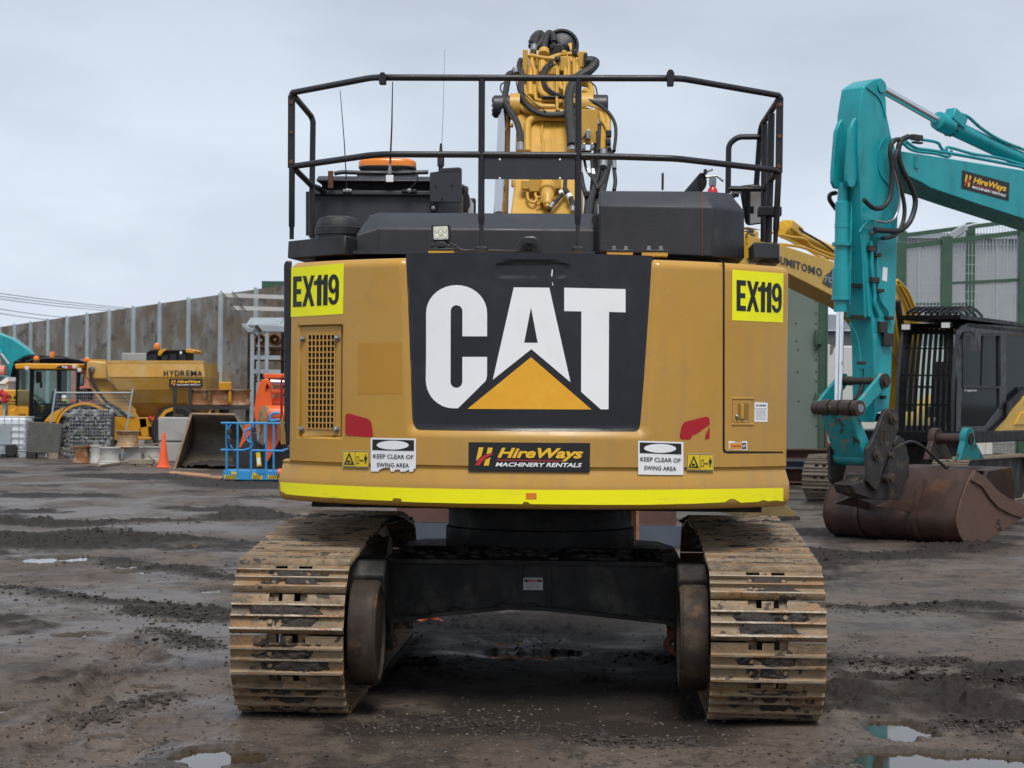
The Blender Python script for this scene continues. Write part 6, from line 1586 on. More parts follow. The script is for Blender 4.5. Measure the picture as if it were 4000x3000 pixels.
def crawler(parent, cx, y0, y1, cz, cr, n, sw, mat, meshmat):
    L1, L2 = y1 - y0, PI * cr; LT = 2 * (L1 + L2)
    mb = MB(); pl = []
    for i in range(16): a = PI / 2 + PI * i / 15; pl.append((y0 + (cr - .01) * math.cos(a), cz + (cr - .01) * math.sin(a)))
    for i in range(16): a = -PI / 2 + PI * i / 15; pl.append((y1 + (cr - .01) * math.cos(a), cz + (cr - .01) * math.sin(a)))
    mb.prism(pl, 'x', cx - sw * .3, cx + sw * .3)
    root = mb.build('crawler_track', mat, parent)
    me = SHOE.copy(); me.materials.clear(); me.materials.append(meshmat)
    for i in range(n):
        s = (i + .5) * LT / n
        if s < L2: a = -PI / 2 - s / cr; p, t, q = (y0 + cr * math.cos(a), cz + cr * math.sin(a)), (math.sin(a), -math.cos(a)), (math.cos(a), math.sin(a))
        elif s < L2 + L1: p, t, q = (y0 + s - L2, cz + cr), (1, 0), (0, 1)
        elif s < 2 * L2 + L1: a = PI / 2 - (s - L2 - L1) / cr; p, t, q = (y1 + cr * math.cos(a), cz + cr * math.sin(a)), (math.sin(a), -math.cos(a)), (math.cos(a), math.sin(a))
        else: p, t, q = (y1 - (s - 2 * L2 - L1), cz - cr), (-1, 0), (0, -1)
        o = bpy.data.objects.new('track_shoe', me); COL.objects.link(o); o.parent = root
        o.matrix_local = Matrix(((1, 0, 0, cx), (0, t[0], q[0], p[0]), (0, t[1], q[1], p[1]), (0, 0, 0, 1))) @ Matrix.Diagonal((sw / .61, LT / n / .217, 1, 1))
M_SHOE2 = paint('dusty_shoe_steel', (.2, .165, .12), .65, var=.25, vs=5, layers=[((.1, .08, .06), 5, .5, .65, .7)], bump=.05)
crawler(su, -2.15, -.7, 2.6, .41, .38, 42, .62, M_UNDER, M_SHOE2)
crawler(su, .15, -.7, 2.6, .41, .38, 42, .62, M_UNDER, M_SHOE2)
# its boom
def sb(k, x, y, p=-1.32): return SFR.x(k, x, y, p)
w = [sb('Z5', *p) for p in ((-120, 1108), (75, 1168), (435, 1285), (640, 1330), (830, 1392), (900, 1450), (955, 1560), (985, 1640))] + [sb('Z6', *p) for p in ((985, 300), (965, 480), (955, 760), (890, 760), (872, 600), (838, 470), (808, 385), (760, 300), (640, 130))] + [sb('Z5', *p) for p in ((560, 1570), (435, 1512), (105, 1345), (-120, 1260))]
mb = MB(); mb.prism([(p.y, p.z) for p in w], 'x', -1.80, -1.32); sbm = mb.build('boom', M_SUMI, su, bevel=.01)
for i, (ch, (x0, x1)) in enumerate(zip('SUMITOMO', ((40, 78), (82, 112), (116, 158), (162, 176), (180, 212), (218, 256), (262, 306), (312, 352)))):
    vs, fs = text2d(ch, bold=.04)
    sl = .31
    q2 = quadmap(zq('Z5', (x0, 1232 + (x0 - 40) * sl), (x1, 1232 + (x1 - 40) * sl), (x1, 1284 + (x1 - 40) * sl), (x0, 1284 + (x0 - 40) * sl)), vs)
    print_on('maker_lettering', M_INK, sbm, ([(p.x, p.y) for p in q2], fs), lambda u, v: SFR.plane(u, v, 0, -1.314))
w = zq('Z5', (352, 1418), (375, 1368), (400, 1350), (420, 1325), (436, 1330), (436, 1450), (395, 1448)); print_on('emblem', M_INK, sbm, tess([w]), lambda u, v: SFR.plane(u, v, 0, -1.314))
vs, fs = text2d('TO', bold=.05, shear=.2); q2 = quadmap(zq('Z5', (366, 1375), (434, 1385), (432, 1420), (356, 1412)), vs); print_on('emblem_word', M_STEEL, sbm, ([(p.x, p.y) for p in q2], fs), lambda u, v: SFR.plane(u, v, 0, -1.308))
mb = MB(); a2, b2 = SFR.x('Z4', 1340, 1335, -1.56), SFR.x('Z4', 1800, 1535, -1.56); d_ = (b2 - a2).normalized(); mb.tube_rings([(a2 + d_ * t, r) for t, r in ((0, .05), (.01, .12), (.25, .13), (.26, .10))] + [(b2 + d_, .10)], d_, 16); sc = mb.build('arm_cylinder', M_SUMI, su)
p = SFR.x('Z4', 1440, 1335, -1.5); mb = MB(); mb.cbox(p, .2, .5, .16, Matrix.Rotation(R(-12), 4, 'X')); mb.build('cylinder_port', M_SUMI, sc, bevel=.02)
for pts, r, mt in (([(1495, 1330), (1540, 1365), (1620, 1410), (1700, 1460), (1790, 1530)], .02, M_RUB), ([(1340, 1380), (1420, 1400), (1540, 1420), (1600, 1480), (1790, 1560)], .025, M_SUMI), ([(1340, 1460), (1500, 1480), (1620, 1520), (1790, 1590)], .025, M_SUMI), ([(1270, 1360), (1400, 1420), (1560, 1500), (1640, 1550), (1790, 1620)], .02, M_SUMI)):
    mb = MB(); mb.tube(crom([SFR.x('Z4', *q_, -1.4) for q_ in pts]), r, 8); mb.build('hydraulic_pipe', mt, su)
for x0, y0, x1, y1, mt in ((1080, 1320, 1190, 1345, M_SUMI), (1120, 1345, 1170, 1440, M_SUMI), (1075, 1420, 1130, 1490, M_SUMI), (1065, 1480, 1130, 1560, M_BLK)):
    a2, b2 = SFR.x('Z4', x0, y0, -1.4), SFR.x('Z4', x1, y1, -1.4); mb = MB(); mb.box(-1.6, -1.4, a2.y, b2.y, b2.z, a2.z); mb.build('valve_block', mt, su, bevel=.02)
for pts in ([(1060, 1400), (1080, 1360), (1120, 1355)], [(1065, 1460), (1090, 1390), (1130, 1390)], [(1070, 1500), (1085, 1540), (1100, 1560)]):
    mb = MB(); mb.tube(crom([SFR.x('Z4', *q_, -1.38) for q_ in pts]), .025, 8); mb.build('hydraulic_hose', M_RUB, su)
for pts in ([(835, 1400), (900, 1470), (940, 1560), (975, 1620)], [(850, 1430), (890, 1500), (925, 1580), (950, 1640)]):
    mb = MB(); mb.tube(crom([SFR.x('Z5', *q_, -1.26) for q_ in pts]), .03, 8); mb.build('hydraulic_pipe', M_SUMI, su)
mb = MB(); mb.cyl(SFR.x('Z5', 838, 1535, -1.2), SFR.x('Z6', 875, 300, -1.2), .06, n=14); mb.build('lift_cylinder', M_RUB, su)
# stick hangs down behind the yellow machine in front
e_ = sb('Z5', -100, 1180)
mb = MB(); mb.hull([Vector((x, e_.y + dy, e_.z + dz)) for x in (-1.77, -1.37) for dy, dz in ((-.2, .2), (.3, .25), (.35, -.3), (.25, -2.6), (.0, -2.6), (-.25, -.2))]); mb.build('stick', M_SUMI, su, bevel=.02)

# ---- green steel hoarding, fence, container and steel
M_GRN = paint('green_post', (.035, .085, .055), .5, var=.15, layers=[((.06, .09, .075), 3, .5, .7, .5)], bump=.01)
M_GPAN = paint('grey_green_panel', (.135, .175, .145), .55, var=.06, vs=1.2, layers=[((.1, .13, .11), 1.5, .5, .7, .4, (1, 1, .4))], bump=.006)
M_GALV = paint('galvanised', (.36, .40, .42), .45, metal=.3, var=.12, bump=.01)
HF = Frame(6.0, 46, 0)
hd_ = thing('hoarding', 'tall grey green steel panel with dark green post behind the big excavator', 'panel', HF)
def hq_(x, y, d=0, k='Z6'): return HF.y(k, x, y, d)
a2, b2 = hq_(40, -100), hq_(330, 1010)
ztp = HF.y('Z5', 200, 1480, 0).z
mb = MB(); mb.box(a2.x - 3.0, b2.x, 0, .08, .0, 4.6); hpan = mb.build('steel_panel', M_GPAN, hd_, bevel=.01)
for x in (330, 395): pass
p0_, p1_ = hq_(332, 0), hq_(392, 0)
mb = MB(); mb.box(p0_.x, p0_.x + .14, -.05, .1, 0, 4.7); mb.build('edge_post', M_GRN, hd_, bevel=.01)
mb = MB(); mb.box(p0_.x + .15, p1_.x, .0, .3, 0, 5.0); mb.build('main_post', M_GRN, hd_, bevel=.01)
for y in (280, 690):
    p = hq_(325, y, -.06); mb = MB(); mb.cbox(p, .16, .08, .3); mb.cyl(p + Vector((-.05, -.05, -.18)), p + Vector((-.05, -.05, .18)), .04, n=10); mb.build('hinge', M_GRN, hd_, bevel=.01)
for x in (312, 190):
    for y in (40, 120, 185, 300, 355, 420, 500, 560, 690, 850):
        if x != 312 and random.random() < .55: continue
        p = hq_(x + random.uniform(-20, 20) * (x != 312), y, 0); mb = MB(); mb.lathe([(.022, 0), (.018, .012), (.0, .016)], p, (0, -1, 0), 8); mb.build('bolt', M_GRN, hpan)
CFm = Frame(7.6, 49, 0)
ct = thing('container', 'white painted shipping container with a mouldy corner, behind the teal arm', 'container', CFm)
a2, b2 = CFm.y('Z6', 362, 332, 0), CFm.y('Z6', 900, 1000, 0)
M_CONT = paint('container_white', (.6, .6, .585), .5, var=.05, vs=.8, layers=[((.35, .33, .3), 1.2, .58, .75, .5, (1, 1, .3))], bump=.01)
mb = MB(); mb.box(a2.x, b2.x + 2, 0, 2.4, .15, a2.z); cbx = mb.build('container_box', M_CONT, ct, bevel=.03)
M_MOLD = paint('mould', (.12, .115, .105), .8, var=.4, vs=8, bump=.05)
print_on('mould_stain', M_MOLD, cbx, tess([zq('Z6', (363, 335), (440, 333), (425, 352), (418, 385), (402, 395), (395, 372), (385, 405), (372, 395), (364, 410))]), lambda u, v: CFm.plane(u, v, 1, -.005))
for x in (a2.x + .06, b2.x + 1.94):
    mb = MB(); mb.box(x - .08, x + .08, -.03, .1, .1, a2.z + .03); mb.build('corner_post', M_CONT, ct, bevel=.01)
OB = Frame(8.0, 60, 0)
ob_ = thing('shed', 'dark grey site shed with a pale roof sign beyond the white container', 'shed', OB)
a2, b2 = OB.y('Z6', 398, 120, 0), OB.y('Z6', 700, 315, 0)
mb = MB(); mb.box(a2.x - .5, b2.x, 0, 4, 0, OB.y('Z6', 450, 235, 0).z); sh = mb.build('shed_wall', paint('shed_grey', (.09, .1, .1), .6, var=.1, bump=.01), ob_)
q_ = OB.y('Z6', 395, 130, -.1); r_ = OB.y('Z6', 560, 232, -.1)
mb = MB(); mb.box(q_.x - .3, r_.x + .6, -.1, 0, r_.z, q_.z); mb.build('roof_sign', M_GALV, ob_)
# mesh fence, two rows
def fence(name, label, Yd, topL, topR, posts, midv, pw):
    fr = Frame(WF.y('Z5', topL[0], 1500, Yd).x, Yd, 0)
    t = thing(name, label, 'fence', fr, None)
    A_, B_ = fr.y('Z5', *topL, 0), fr.y('Z5', *topR, 0)
    d_ = B_ - A_; far_ = A_ + d_ * 1.9
    mb = MB(); mb.bar(A_, far_, .10, .11); mb.build('top_rail', M_GRN, t)
    for x in posts:
        p = fr.y('Z5', x, 1300, 0); zt_ = A_.z + (p.x - A_.x) / d_.x * d_.z
        mb = MB(); mb.box(p.x - pw / 2, p.x + pw / 2, -.14, .14, 0, zt_ + .12); mb.build('fence_post', M_GRN, t, bevel=.01)
    mb = MB()
    for (x0, y0, x1, y1) in midv: mb.bar(fr.y('Z5', x0, y0, -.02), fr.y('Z5', x1, y1, -.02), .05, .06)
    if midv: mb.build('mid_rail', M_GRN, t)
    mb = MB(); x = A_.x
    while x < far_.x:
        zt_ = A_.z + (x - A_.x) / d_.x * d_.z
        mb.box(x - .006, x + .006, -.01, .01, .3, zt_); x += .085
    z = .5
    while z < A_.z:
        mb.box(A_.x, far_.x, -.016, -.010, z - .006, z + .006); z += .22
    mb.build('mesh_panel', M_GALV, t, kind='stuff', smooth=0)
fence('mesh_fence', 'front row of green framed mesh fence above the black cab', 50, (845, 1188), (1659, 1088), (855, 1155, 1655, 2100), [(1190, 1420, 2100, 1370)], .25)
fence('mesh_fence', 'rear row of green framed mesh fence reaching higher behind the front row', 58, (868, 1112), (1659, 1012), (868, 1310, 1900), [(960, 1555, 1300, 1555), (1310, 1420, 1900, 1390)], .22)
p = WF.y('Z5', 1230, 1090, 57.6); fr = Frame(p.x, 57.6, 0, p.z)
ll = thing('flood_lamp', 'grey floodlight head fixed to the rear mesh fence post', 'lamp', fr)
mb = MB(); mb.cbox((0, 0, 0), .55, .2, .22, Matrix.Rotation(R(-35), 4, 'Y')); mb.build('lamp_head', M_GALV, ll, bevel=.03)
mb = MB(); mb.tube([(.2, 0, .15), (.55, .1, .25)], .04, 8); mb.build('lamp_bracket', M_GALV, ll)
# far pale building behind the fence
bf = Frame(14, 95, 0); pb_ = thing('warehouse', 'pale grey clad warehouse far behind the mesh fences', 'building', bf)
mb = MB(); a2 = bf.y('Z5', 900, 1130, 0); b2 = bf.y('Z5', 1800, 1080, 0)
mb.box(a2.x, b2.x + 12, 0, 12, 0, a2.z); wb_ = mb.build('wall', paint('pale_cladding', (.31, .32, .33), .5, var=.06, vs=.5, bump=.0), pb_)
for i in range(26):
    mb = MB(); x = a2.x + .5 + i * 1.2; mb.box(x, x + .12, -.06, 0, 0, a2.z); mb.build('cladding_rib', M_GALV, wb_)
mb = MB(); mb.box(a2.x - .2, b2.x + 12.2, -.3, 12.2, a2.z, a2.z + .25); mb.build('roof_edge', M_GALV, pb_)
# steel beams on the ground
M_BRN = paint('brown_steel', (.085, .04, .03), .6, metal=.1, var=.3, layers=[((.14, .06, .03), 4, .55, .7, .6)], bump=.03)
M_BLUE = paint('bluish_steel', (.10, .12, .15), .4, metal=.4, var=.15, bump=.01)
def ibeam(x0, x1, y, z, h, w, mat, label):
    fr = Frame((x0 + x1) / 2, y, 0, z); t = thing('steel_beam', label, 'beam', fr, 'steel beams stacked before the green panel')
    L_ = (x1 - x0) / 2
    for nm, box in (('flange', (-L_, L_, -w / 2, w / 2, 0, .03)), ('web', (-L_, L_, -.02, .02, .03, h - .03)), ('flange', (-L_, L_, -w / 2, w / 2, h - .03, h))):
        mb = MB(); mb.box(*box); mb.build(nm, mat, t)
Yb = 43.0
xa, xb_ = WF.y('Z6', 40, 1000, Yb).x - 1.0, WF.y('Z6', 430, 1000, Yb).x
zt_ = WF.y('Z6', 200, 1000, Yb).z
ibeam(xa, xb_, Yb + .1, zt_ - .22, .22, .3, M_BRN, 'brown steel beam topmost of the stack behind the big excavator')
ibeam(xa - .2, xb_ + .3, Yb - .15, zt_ - .40, .17, .4, M_BLUE, 'bluish steel beam second from the top of the stack')
ibeam(xa, xb_ - .4, Yb, zt_ - .72, .30, .3, M_BRN, 'brown drilled steel beam third down in the stack')
for xx, lb in ((WF.y('Z6', 180, 1150, Yb).x, 'short brown steel stub propping the right end of the beam stack'), (WF.y('Z6', 30, 1150, Yb).x, 'short brown steel stub propping the middle of the beam stack')):
    fr = Frame(xx, Yb - .1, 0); o = thing('steel_stub', lb, 'support', fr)
    hh = zt_ - .73
    for nm, bx_ in (('plate', (-.28, .28, -.2, .2, 0, .03)), ('web', (-.2, .2, -.02, .02, .03, max(hh - .03, .08))), ('plate', (-.28, .28, -.2, .2, max(hh - .03, .08), max(hh, .11)))):
        mb = MB(); mb.box(*bx_); mb.build(nm, M_BRN, o)
# rusty hook shaped bracket by the container
RB = Frame(0, 44.5, 0); p = RB.y('Z6', 400, 1050, 0)
RB = Frame(p.x, 44.5, 0); t = thing('rusty_bracket', 'rusty hooked steel bracket standing in front of the white container', 'bracket', RB)
w = [RB.y('Z6', *q_, 0) for q_ in ((370, 905), (385, 903), (388, 950), (400, 965), (440, 960), (432, 1045), (405, 1050), (378, 985))]
mb = MB(); mb.loop2(w, [q_ + Vector((0, .12, 0)) for q_ in w]); mb.build('hook_plate', M_RUST, t)
mb = MB(); mb.box(-.3, .3, -.15, .25, 0, w[5].z + .02); mb.build('base_block', M_BRN, t)
# yellow brown bucket corner and rusty beam seen past the big machine
YB = Frame(3.6, 30.5, -8); t = thing('bucket', 'dirty yellow digging bucket lying behind the right track of the big excavator', 'bucket', YB)
M_DY = paint('dirty_yellow', (.2, .14, .05), .6, var=.25, layers=[((.08, .06, .04), 4, .5, .65, .7)], bump=.03)
w = [YB.y('Y3', *q_, 0) for q_ in ((560, 110), (700, 118), (850, 108), (945, 193), (820, 207), (560, 190))]
zs = [max(p.z, .0) for p in w]
mb = MB(); mb.hull([Vector((p.x, 0, max(p.z, .01))) for p in w]  + [Vector((p.x - .3, .9, max(p.z, .01) * .9)) for p in w]); mb.build('bucket_body', M_DY, t, bevel=.01)
mb = MB(); a2, b2 = YB.y('Y3', 720, 200, -.02), YB.y('Y3', 945, 190, -.02); mb.bar(Vector((a2.x, -.02, .04)), Vector((b2.x + .02, -.02, .04)), .08, .05); mb.build('cutting_edge', M_HITCH, t)
SBm = Frame(.8, 24.5, -1); t = thing('steel_beam', 'long rusty steel beam with grey worn edge lying beyond the big excavator', 'beam', SBm)
a2, b2 = SBm.y('Y2', 300, 195, 0), SBm.y('Y2', 1900, 260, 0)
mb = MB(); mb.box(a2.x - .3, b2.x + .3, -.05, .1, .02, a2.z); mb.build('lower_flange', M_BLUE, t)
mb = MB(); mb.box(a2.x + .1, b2.x - .1, .0, .3, a2.z + .01, SBm.y('Y2', 1700, 125, 0).z); mb.build('upper_web', M_BRN, t)
# ================================================================== left hand side
ZOOMS.update({'V1': (0, 1380, 420, 2177), 'V2': (780, 1050, 340, 1612)})
M_CONC = paint('mossy_concrete', (.29, .275, .25), .85, var=.18, vs=.4, layers=[((.36, .35, .335), .9, .50, .60, .75, (.5, .5, .8)), ((.15, .125, .095), .9, .50, .62, .7, (.7, .7, .5)), ((.185, .13, .065), .7, .46, .58, .75, (.5, .5, .9)), ((.08, .07, .06), 1.6, .58, .64, .75, (.5, .5, 1.2)), ((.42, .41, .40), 2.5, .6, .68, .5, (.9, .9, .3))], bump=.04, bs=12)
M_CPOST = paint('post_galvanised', (.4, .48, .52), .5, metal=.15, var=.12, bump=.01)
M_HYD = paint('dump_yellow', (.52, .28, .045), .5, var=.08, vs=1.5, layers=[((.58, .40, .19), 1.2, .45, .65, .6), ((.3, .17, .05), 3, .6, .75, .5)], bump=.01)
M_HYC = paint('cab_orange_yellow', (.66, .30, .012), .4, var=.05, bump=.005)
M_CONC2 = paint('block_concrete', (.36, .35, .33), .85, var=.12, vs=2, layers=[((.2, .19, .17), 3, .52, .68, .5), ((.5, .49, .47), 6, .6, .7, .4)], bump=.06, bs=20)
M_CONCD = paint('dark_concrete', (.10, .098, .085), .9, var=.2, vs=6, layers=[((.17, .165, .14), 14, .58, .68, .6)], bump=.08, bs=40)
M_PALE = paint('pale_plastic', (.72, .74, .77), .45, var=.04, bump=.005)
M_CONE = paint('cone_orange', (.85, .12, .03), .45, var=.06, layers=[((.3, .08, .03), 6, .64, .74, .4)], bump=.01)
M_LIFT = paint('lift_orange', (.75, .11, .012), .45, var=.08, layers=[((.4, .2, .08), 5, .62, .72, .5)], bump=.01)
M_BASK = paint('basket_blue', (.03, .26, .55), .45, var=.1, layers=[((.2, .15, .1), 8, .66, .72, .6)], bump=.01)
M_RIMW = paint('rim_white', (.46, .45, .42), .55, var=.1, vs=3, layers=[((.26, .10, .025), 2.2, .53, .62, .9), ((.3, .27, .22), 5, .5, .7, .4)], bump=.02)
M_RIMR = paint('rim_rust', (.24, .095, .035), .65, var=.25, vs=4, layers=[((.42, .33, .22), 2.6, .52, .62, .7), ((.12, .045, .02), 4, .55, .66, .8)], bump=.03)
M_RIMT = paint('rim_tan', (.36, .23, .12), .6, var=.15, vs=4, layers=[((.24, .11, .04), 3, .5, .62, .8), ((.5, .42, .32), 4, .6, .7, .5)], bump=.02)
M_WOOD = paint('weathered_wood', (.27, .22, .16), .8, var=.2, vs=4, layers=[((.15, .12, .09), 6, .5, .65, .6, (.4, 3, 3))], bump=.04)
M_BUCKG = paint('loader_bucket_inside', (.155, .13, .10), .6, var=.25, vs=2, layers=[((.06, .05, .042), 2.5, .5, .65, .7), ((.17, .13, .09), 3, .6, .72, .5)], bump=.04)
M_RACK = paint('rack_dark_steel', (.03, .024, .022), .6, var=.3, bump=.02)
M_CABLE = flat('cable_grey', (.1, .1, .11), .6)
def at(k, x, y, d): return WF.y(k, x, y, d)
def fr_at(k, x, d): p = WF.y(k, x, 1000, d); return Frame(p.x, d, 0)
# ---- sound wall
P0, P10 = WF.z(None, 32.5, 699, 5.5), WF.z(None, 554.9, 621, 5.5)
wdir = (P10 - P0); wdir.z = 0; step = wdir.length / 10; wyaw = math.degrees(math.atan2(wdir.y, wdir.x))
WFr = Frame(P0.x, P0.y, wyaw)
wall = thing('sound_wall', 'long mossy concrete panel wall with pale steel posts along the yard', 'wall', WFr)
pme = None; cme = None
for i in range(-4, 13):
    o = None
    if pme is None:
        mb = MB(); mb.box(.04, step - .04, .05, .23, 0, 5.45); pme = mb.mesh('wall_panel', 30); pme.materials.append(M_CONC)
        mb = MB(); mb.box(-.037, .037, -.10, .0, 0, 5.5); mb.box(-.03, .03, .0, .30, 0, 5.42); mb.box(-.065, .065, .30, .38, 0, 5.42); cme = mb.mesh('wall_post', 30); cme.materials.append(M_CPOST)
    for nm, me in (('wall_panel', pme), ('wall_post', cme)):
        o = bpy.data.objects.new(nm, me); COL.objects.link(o); o.parent = wall; o.location = (i * step, random.uniform(-.01, .01) if nm == 'wall_panel' else 0, 0)
# green framed board over the wall
GB = Frame(0, 84, 0); a2 = GB.y('V2', 1150, 225, 0); GB = Frame(a2.x, 84, 0)
t = thing('sign_board', 'dark green framed board rising behind the sound wall', 'sign', GB)
a2, b2 = GB.y('V2', 1150, 225, 0), GB.y('V2', 1900, 430, 0)
for bx in ((a2.x, b2.x, a2.z - .30, a2.z), (a2.x, a2.x + .32, .0, a2.z - .31), (b2.x - .3, b2.x, 0, a2.z - .31)):
    mb = MB(); mb.box(bx[0], bx[1], 0, .2, bx[2], bx[3]); mb.build('board_frame', M_GRN, t)
mb = MB(); mb.box(a2.x + .32, b2.x - .3, .1, .14, 4.0, a2.z - .31); mb.build('board_face', M_PALE, t)
# ---- power lines
for (x0, y0, x1, y1, n_) in ((0, 130, 1260, 262, 'highest power cable crossing the sky at left'), (0, 152, 1200, 268, 'second highest power cable at left'), (0, 172, 1080, 275, 'third power cable down at left'), (0, 247, 760, 328, 'fourth power cable down, close over the wall'), (0, 280, 640, 342, 'lowest power cable, touching the wall top')):
    A_, B_ = at('Z1', x0, y0, 100), at('Z1', x1, y1, 128)
    A_ = A_ + (A_ - B_) * .6; B_ = B_ + (B_ - A_) * .5
    pts = [A_.lerp(B_, i / 16) - Vector((0, 0, .5 * math.sin(PI * i / 16))) for i in range(17)]
    mb = MB(); mb.tube(pts, .018, 6); o = mb.build('power_cable', M_CABLE); tag(o, n_, 'cable', 'overhead power cables')
# ---- dump truck in front
HYf = fr_at('Z1', 900, 60)
hy = thing('dump_truck', 'yellow articulated dump truck with glazed cab parked side on, at the left', 'truck', HYf)
def h(k, x, y, d=0): return HYf.y(k, x, y, d)
# skip body: facets narrowing towards the bottom
rows = [(705, 808, 1530, -1.25), (815, 818, 1540, -1.30), (905, 890, 1543, -1.2), (1000, 985, 1543, -1.0), (1100, 1045, 1500, -.55)]
near = []; 
for v, xl, xr, d in rows:
    a2, b2 = h('Z1', xl, v, d), h('Z1', xr, v, d); near.append((a2, b2))
mb = MB()
A_ = [p[0] for p in near]; B_ = [p[1] for p in near]
fa = [Vector((p.x, -p.y, p.z)) for p in A_]; fb = [Vector((p.x, -p.y, p.z)) for p in B_]
for i in range(4):
    mb.add([A_[i], B_[i], B_[i + 1], A_[i + 1]], [(0, 1, 2, 3)]); mb.add([fa[i], fb[i], fb[i + 1], fa[i + 1]], [(3, 2, 1, 0)])
    mb.add([A_[i], fa[i], fa[i + 1], A_[i + 1]], [(0, 1, 2, 3)]); mb.add([B_[i], fb[i], fb[i + 1], B_[i + 1]], [(3, 2, 1, 0)])
mb.add([A_[4], B_[4], fb[4], fa[4]], [(0, 1, 2, 3)])
skip = mb.build('skip_body', M_HYD, hy, smooth=0, fix=False)
so = skip.modifiers.new('solid', 'SOLIDIFY'); so.thickness = .06; so.offset = -1
mb = MB(); mb.bar(A_[0] + Vector((0, 0, .02)), B_[0] + Vector((0, 0, .02)), .14, .08); mb.build('top_rim', M_HYD, skip)
a2 = h('Z1', 650, 690, -1.2); b2 = h('Z1', 806, 832, -1.2); c2 = h('Z1', 660, 680, -1.0)
mb = MB(); mb.hull([h('Z1', x, y, d) for d in (-1.2, 1.2) for x, y in ((655, 700), (672, 690), (800, 700), (812, 830), (645, 828))]); spill = mb.build('spill_guard', M_HYD, hy, bevel=.05)
mb = MB(); mb.hull([h('Z1', x, y, d) for d in (-1.1, 1.1) for x, y in ((662, 690), (664, 680), (795, 682), (805, 700))]); mb.build('guard_lip', M_HYD, spill)
mb = MB(); mb.hull([h('Z1', x, y, d) for d in (-1.0, 1.0) for x, y in ((660, 830), (815, 832), (1025, 1060), (1000, 1090), (760, 1000), (680, 900))]); mb.build('spill_slope', M_HYD, spill)
mb = MB(); mb.tube(crom([h('V1', *p, -1.28) for p in ((1850, 320), (1820, 330), (1835, 420), (1860, 540), (1930, 680), (2010, 800))] + [h('Z1', *p, -1.25) for p in ((800, 1000), (870, 1040), (920, 1080), (960, 1120))]), .045, 8); mb.build('hydraulic_hose', M_RUB, hy)
mb = MB(); mb.cyl(h('V1', 1830, 320, -1.3), h('V1', 1880, 320, -1.2), .08, n=12); mb.build('hose_joint', M_STEEL, hy)
# lettering and rental sign
hproj = lambda d: (lambda eps: (lambda u, v: HYf.plane(u, v, 1, d - eps)))
ws_ = ((0, .115), (.145, .27), (.285, .42), (.435, .56), (.58, .68), (.70, .855), (.87, 1.0))
for ch, (s0, s1) in zip('HYDREMA', ws_):
    vs, fs = text2d(ch, bold=.03)
    q2 = quadmap(zq('Z1', (1230, 762), (1520, 765), (1520, 804), (1230, 804)), [(s0 + (s1 - s0) * a2, c2) for a2, c2 in vs])
    print_on('maker_lettering', M_INK, skip, ([(p.x, p.y) for p in q2], fs), hproj(-1.37)(.01))
    for dy in (763, 800):
        q3 = quadmap(zq('Z1', (1230, dy), (1520, dy), (1520, dy + 5), (1230, dy + 5)), [(s0 - .008, 0), (s1 + .008, 0), (s1 + .008, 1), (s0 - .008, 1)])
        if ch in 'HRMAY': print_on('maker_lettering', M_INK, skip, ([(p.x, p.y) for p in q3], [(0, 1, 2, 3)]), hproj(-1.31)(.01)) if False else None
rental_sign(zq('Z1', (1271, 827), (1521, 825), (1521, 886), (1271, 888)), hproj(-1.36), skip, eps=.006)
# cab
CXa, CXb = h('V1', 340, 700, -1).x, h('V1', 1560, 700, -1).x
roofp_ = [h('V1', x, y, -1.15) for x, y in ((296, 212), (560, 200), (720, 205), (1598, 212), (1592, 330), (720, 325), (560, 318), (310, 320), (300, 260))]
mb = MB(); mb.loop2(roofp_, [p + Vector((0, 2.0, 0)) for p in roofp_]); cr_ = mb.build('cab_roof', M_HYC, hy, bevel=.03)
w = zq('V1', (1120, 305), (1200, 250), (1290, 240), (1520, 238), (1520, 308)); pd = print_on('roof_decal', M_INK, cr_, tess([w]), hproj(-1.16)(.004))
vs, fs = text2d('912', bold=.06); q2 = quadmap(zq('V1', (1255, 255), (1365, 255), (1365, 303), (1255, 303)), vs); print_on('decal_number', M_WHITE, pd, ([(p.x, p.y) for p in q2], fs), hproj(-1.16)(.010))
print_on('decal_field', M_LRED, pd, rectvf(zq('V1', (1372, 255), (1450, 255), (1450, 303), (1372, 303))), hproj(-1.16)(.010))
for x, y in ((545, 300), (1503, 272), (1610, 340)):
    p = h('V1', x, y, -1.2); mb = MB(); mb.lathe([(.06, 0), (.06, .05), (.05, .055), (.0, .05)], p + Vector((0, .03, 0)), (0, -1, 0), 16); mb.build('roof_lamp', M_CLEAR, hy)
def cpoly(name, k, pts, d0, d1, mat, par=hy, bevel=0):
    w = [h(k, x, y, d0) for x, y in pts]; mb = MB(); mb.loop2(w, [p + Vector((0, d1 - d0, 0)) for p in w]); return mb.build(name, mat, par, bevel=bevel)
cbk = cpoly('cab_shell', 'V1', ((560, 1200), (830, 1200), (1290, 1045), (1560, 1000), (1560, 1040), (1300, 1080), (900, 1385), (590, 1385)), -.75, .8, M_RUB)
cpoly('seat', 'V1', ((1040, 760), (1110, 740), (1170, 1060), (1000, 1190), (860, 1180), (880, 1130), (1010, 1070)), -.3, .3, M_RUB, bevel=.04)
cpoly('console', 'V1', ((620, 1060), (700, 1000), (740, 1040), (720, 1330), (620, 1330)), -.3, .3, M_RUB, bevel=.04)
mb = MB(); mb.tube([h('V1', 720, 1050, 0), h('V1', 800, 930, 0)], .03, 8); mb.lathe([(.2, -.015), (.22, 0), (.2, .015)], h('V1', 805, 925, 0), Vector((.6, 0, .8)), 20, caps=False); mb.build('steering_wheel', M_RUB, hy)
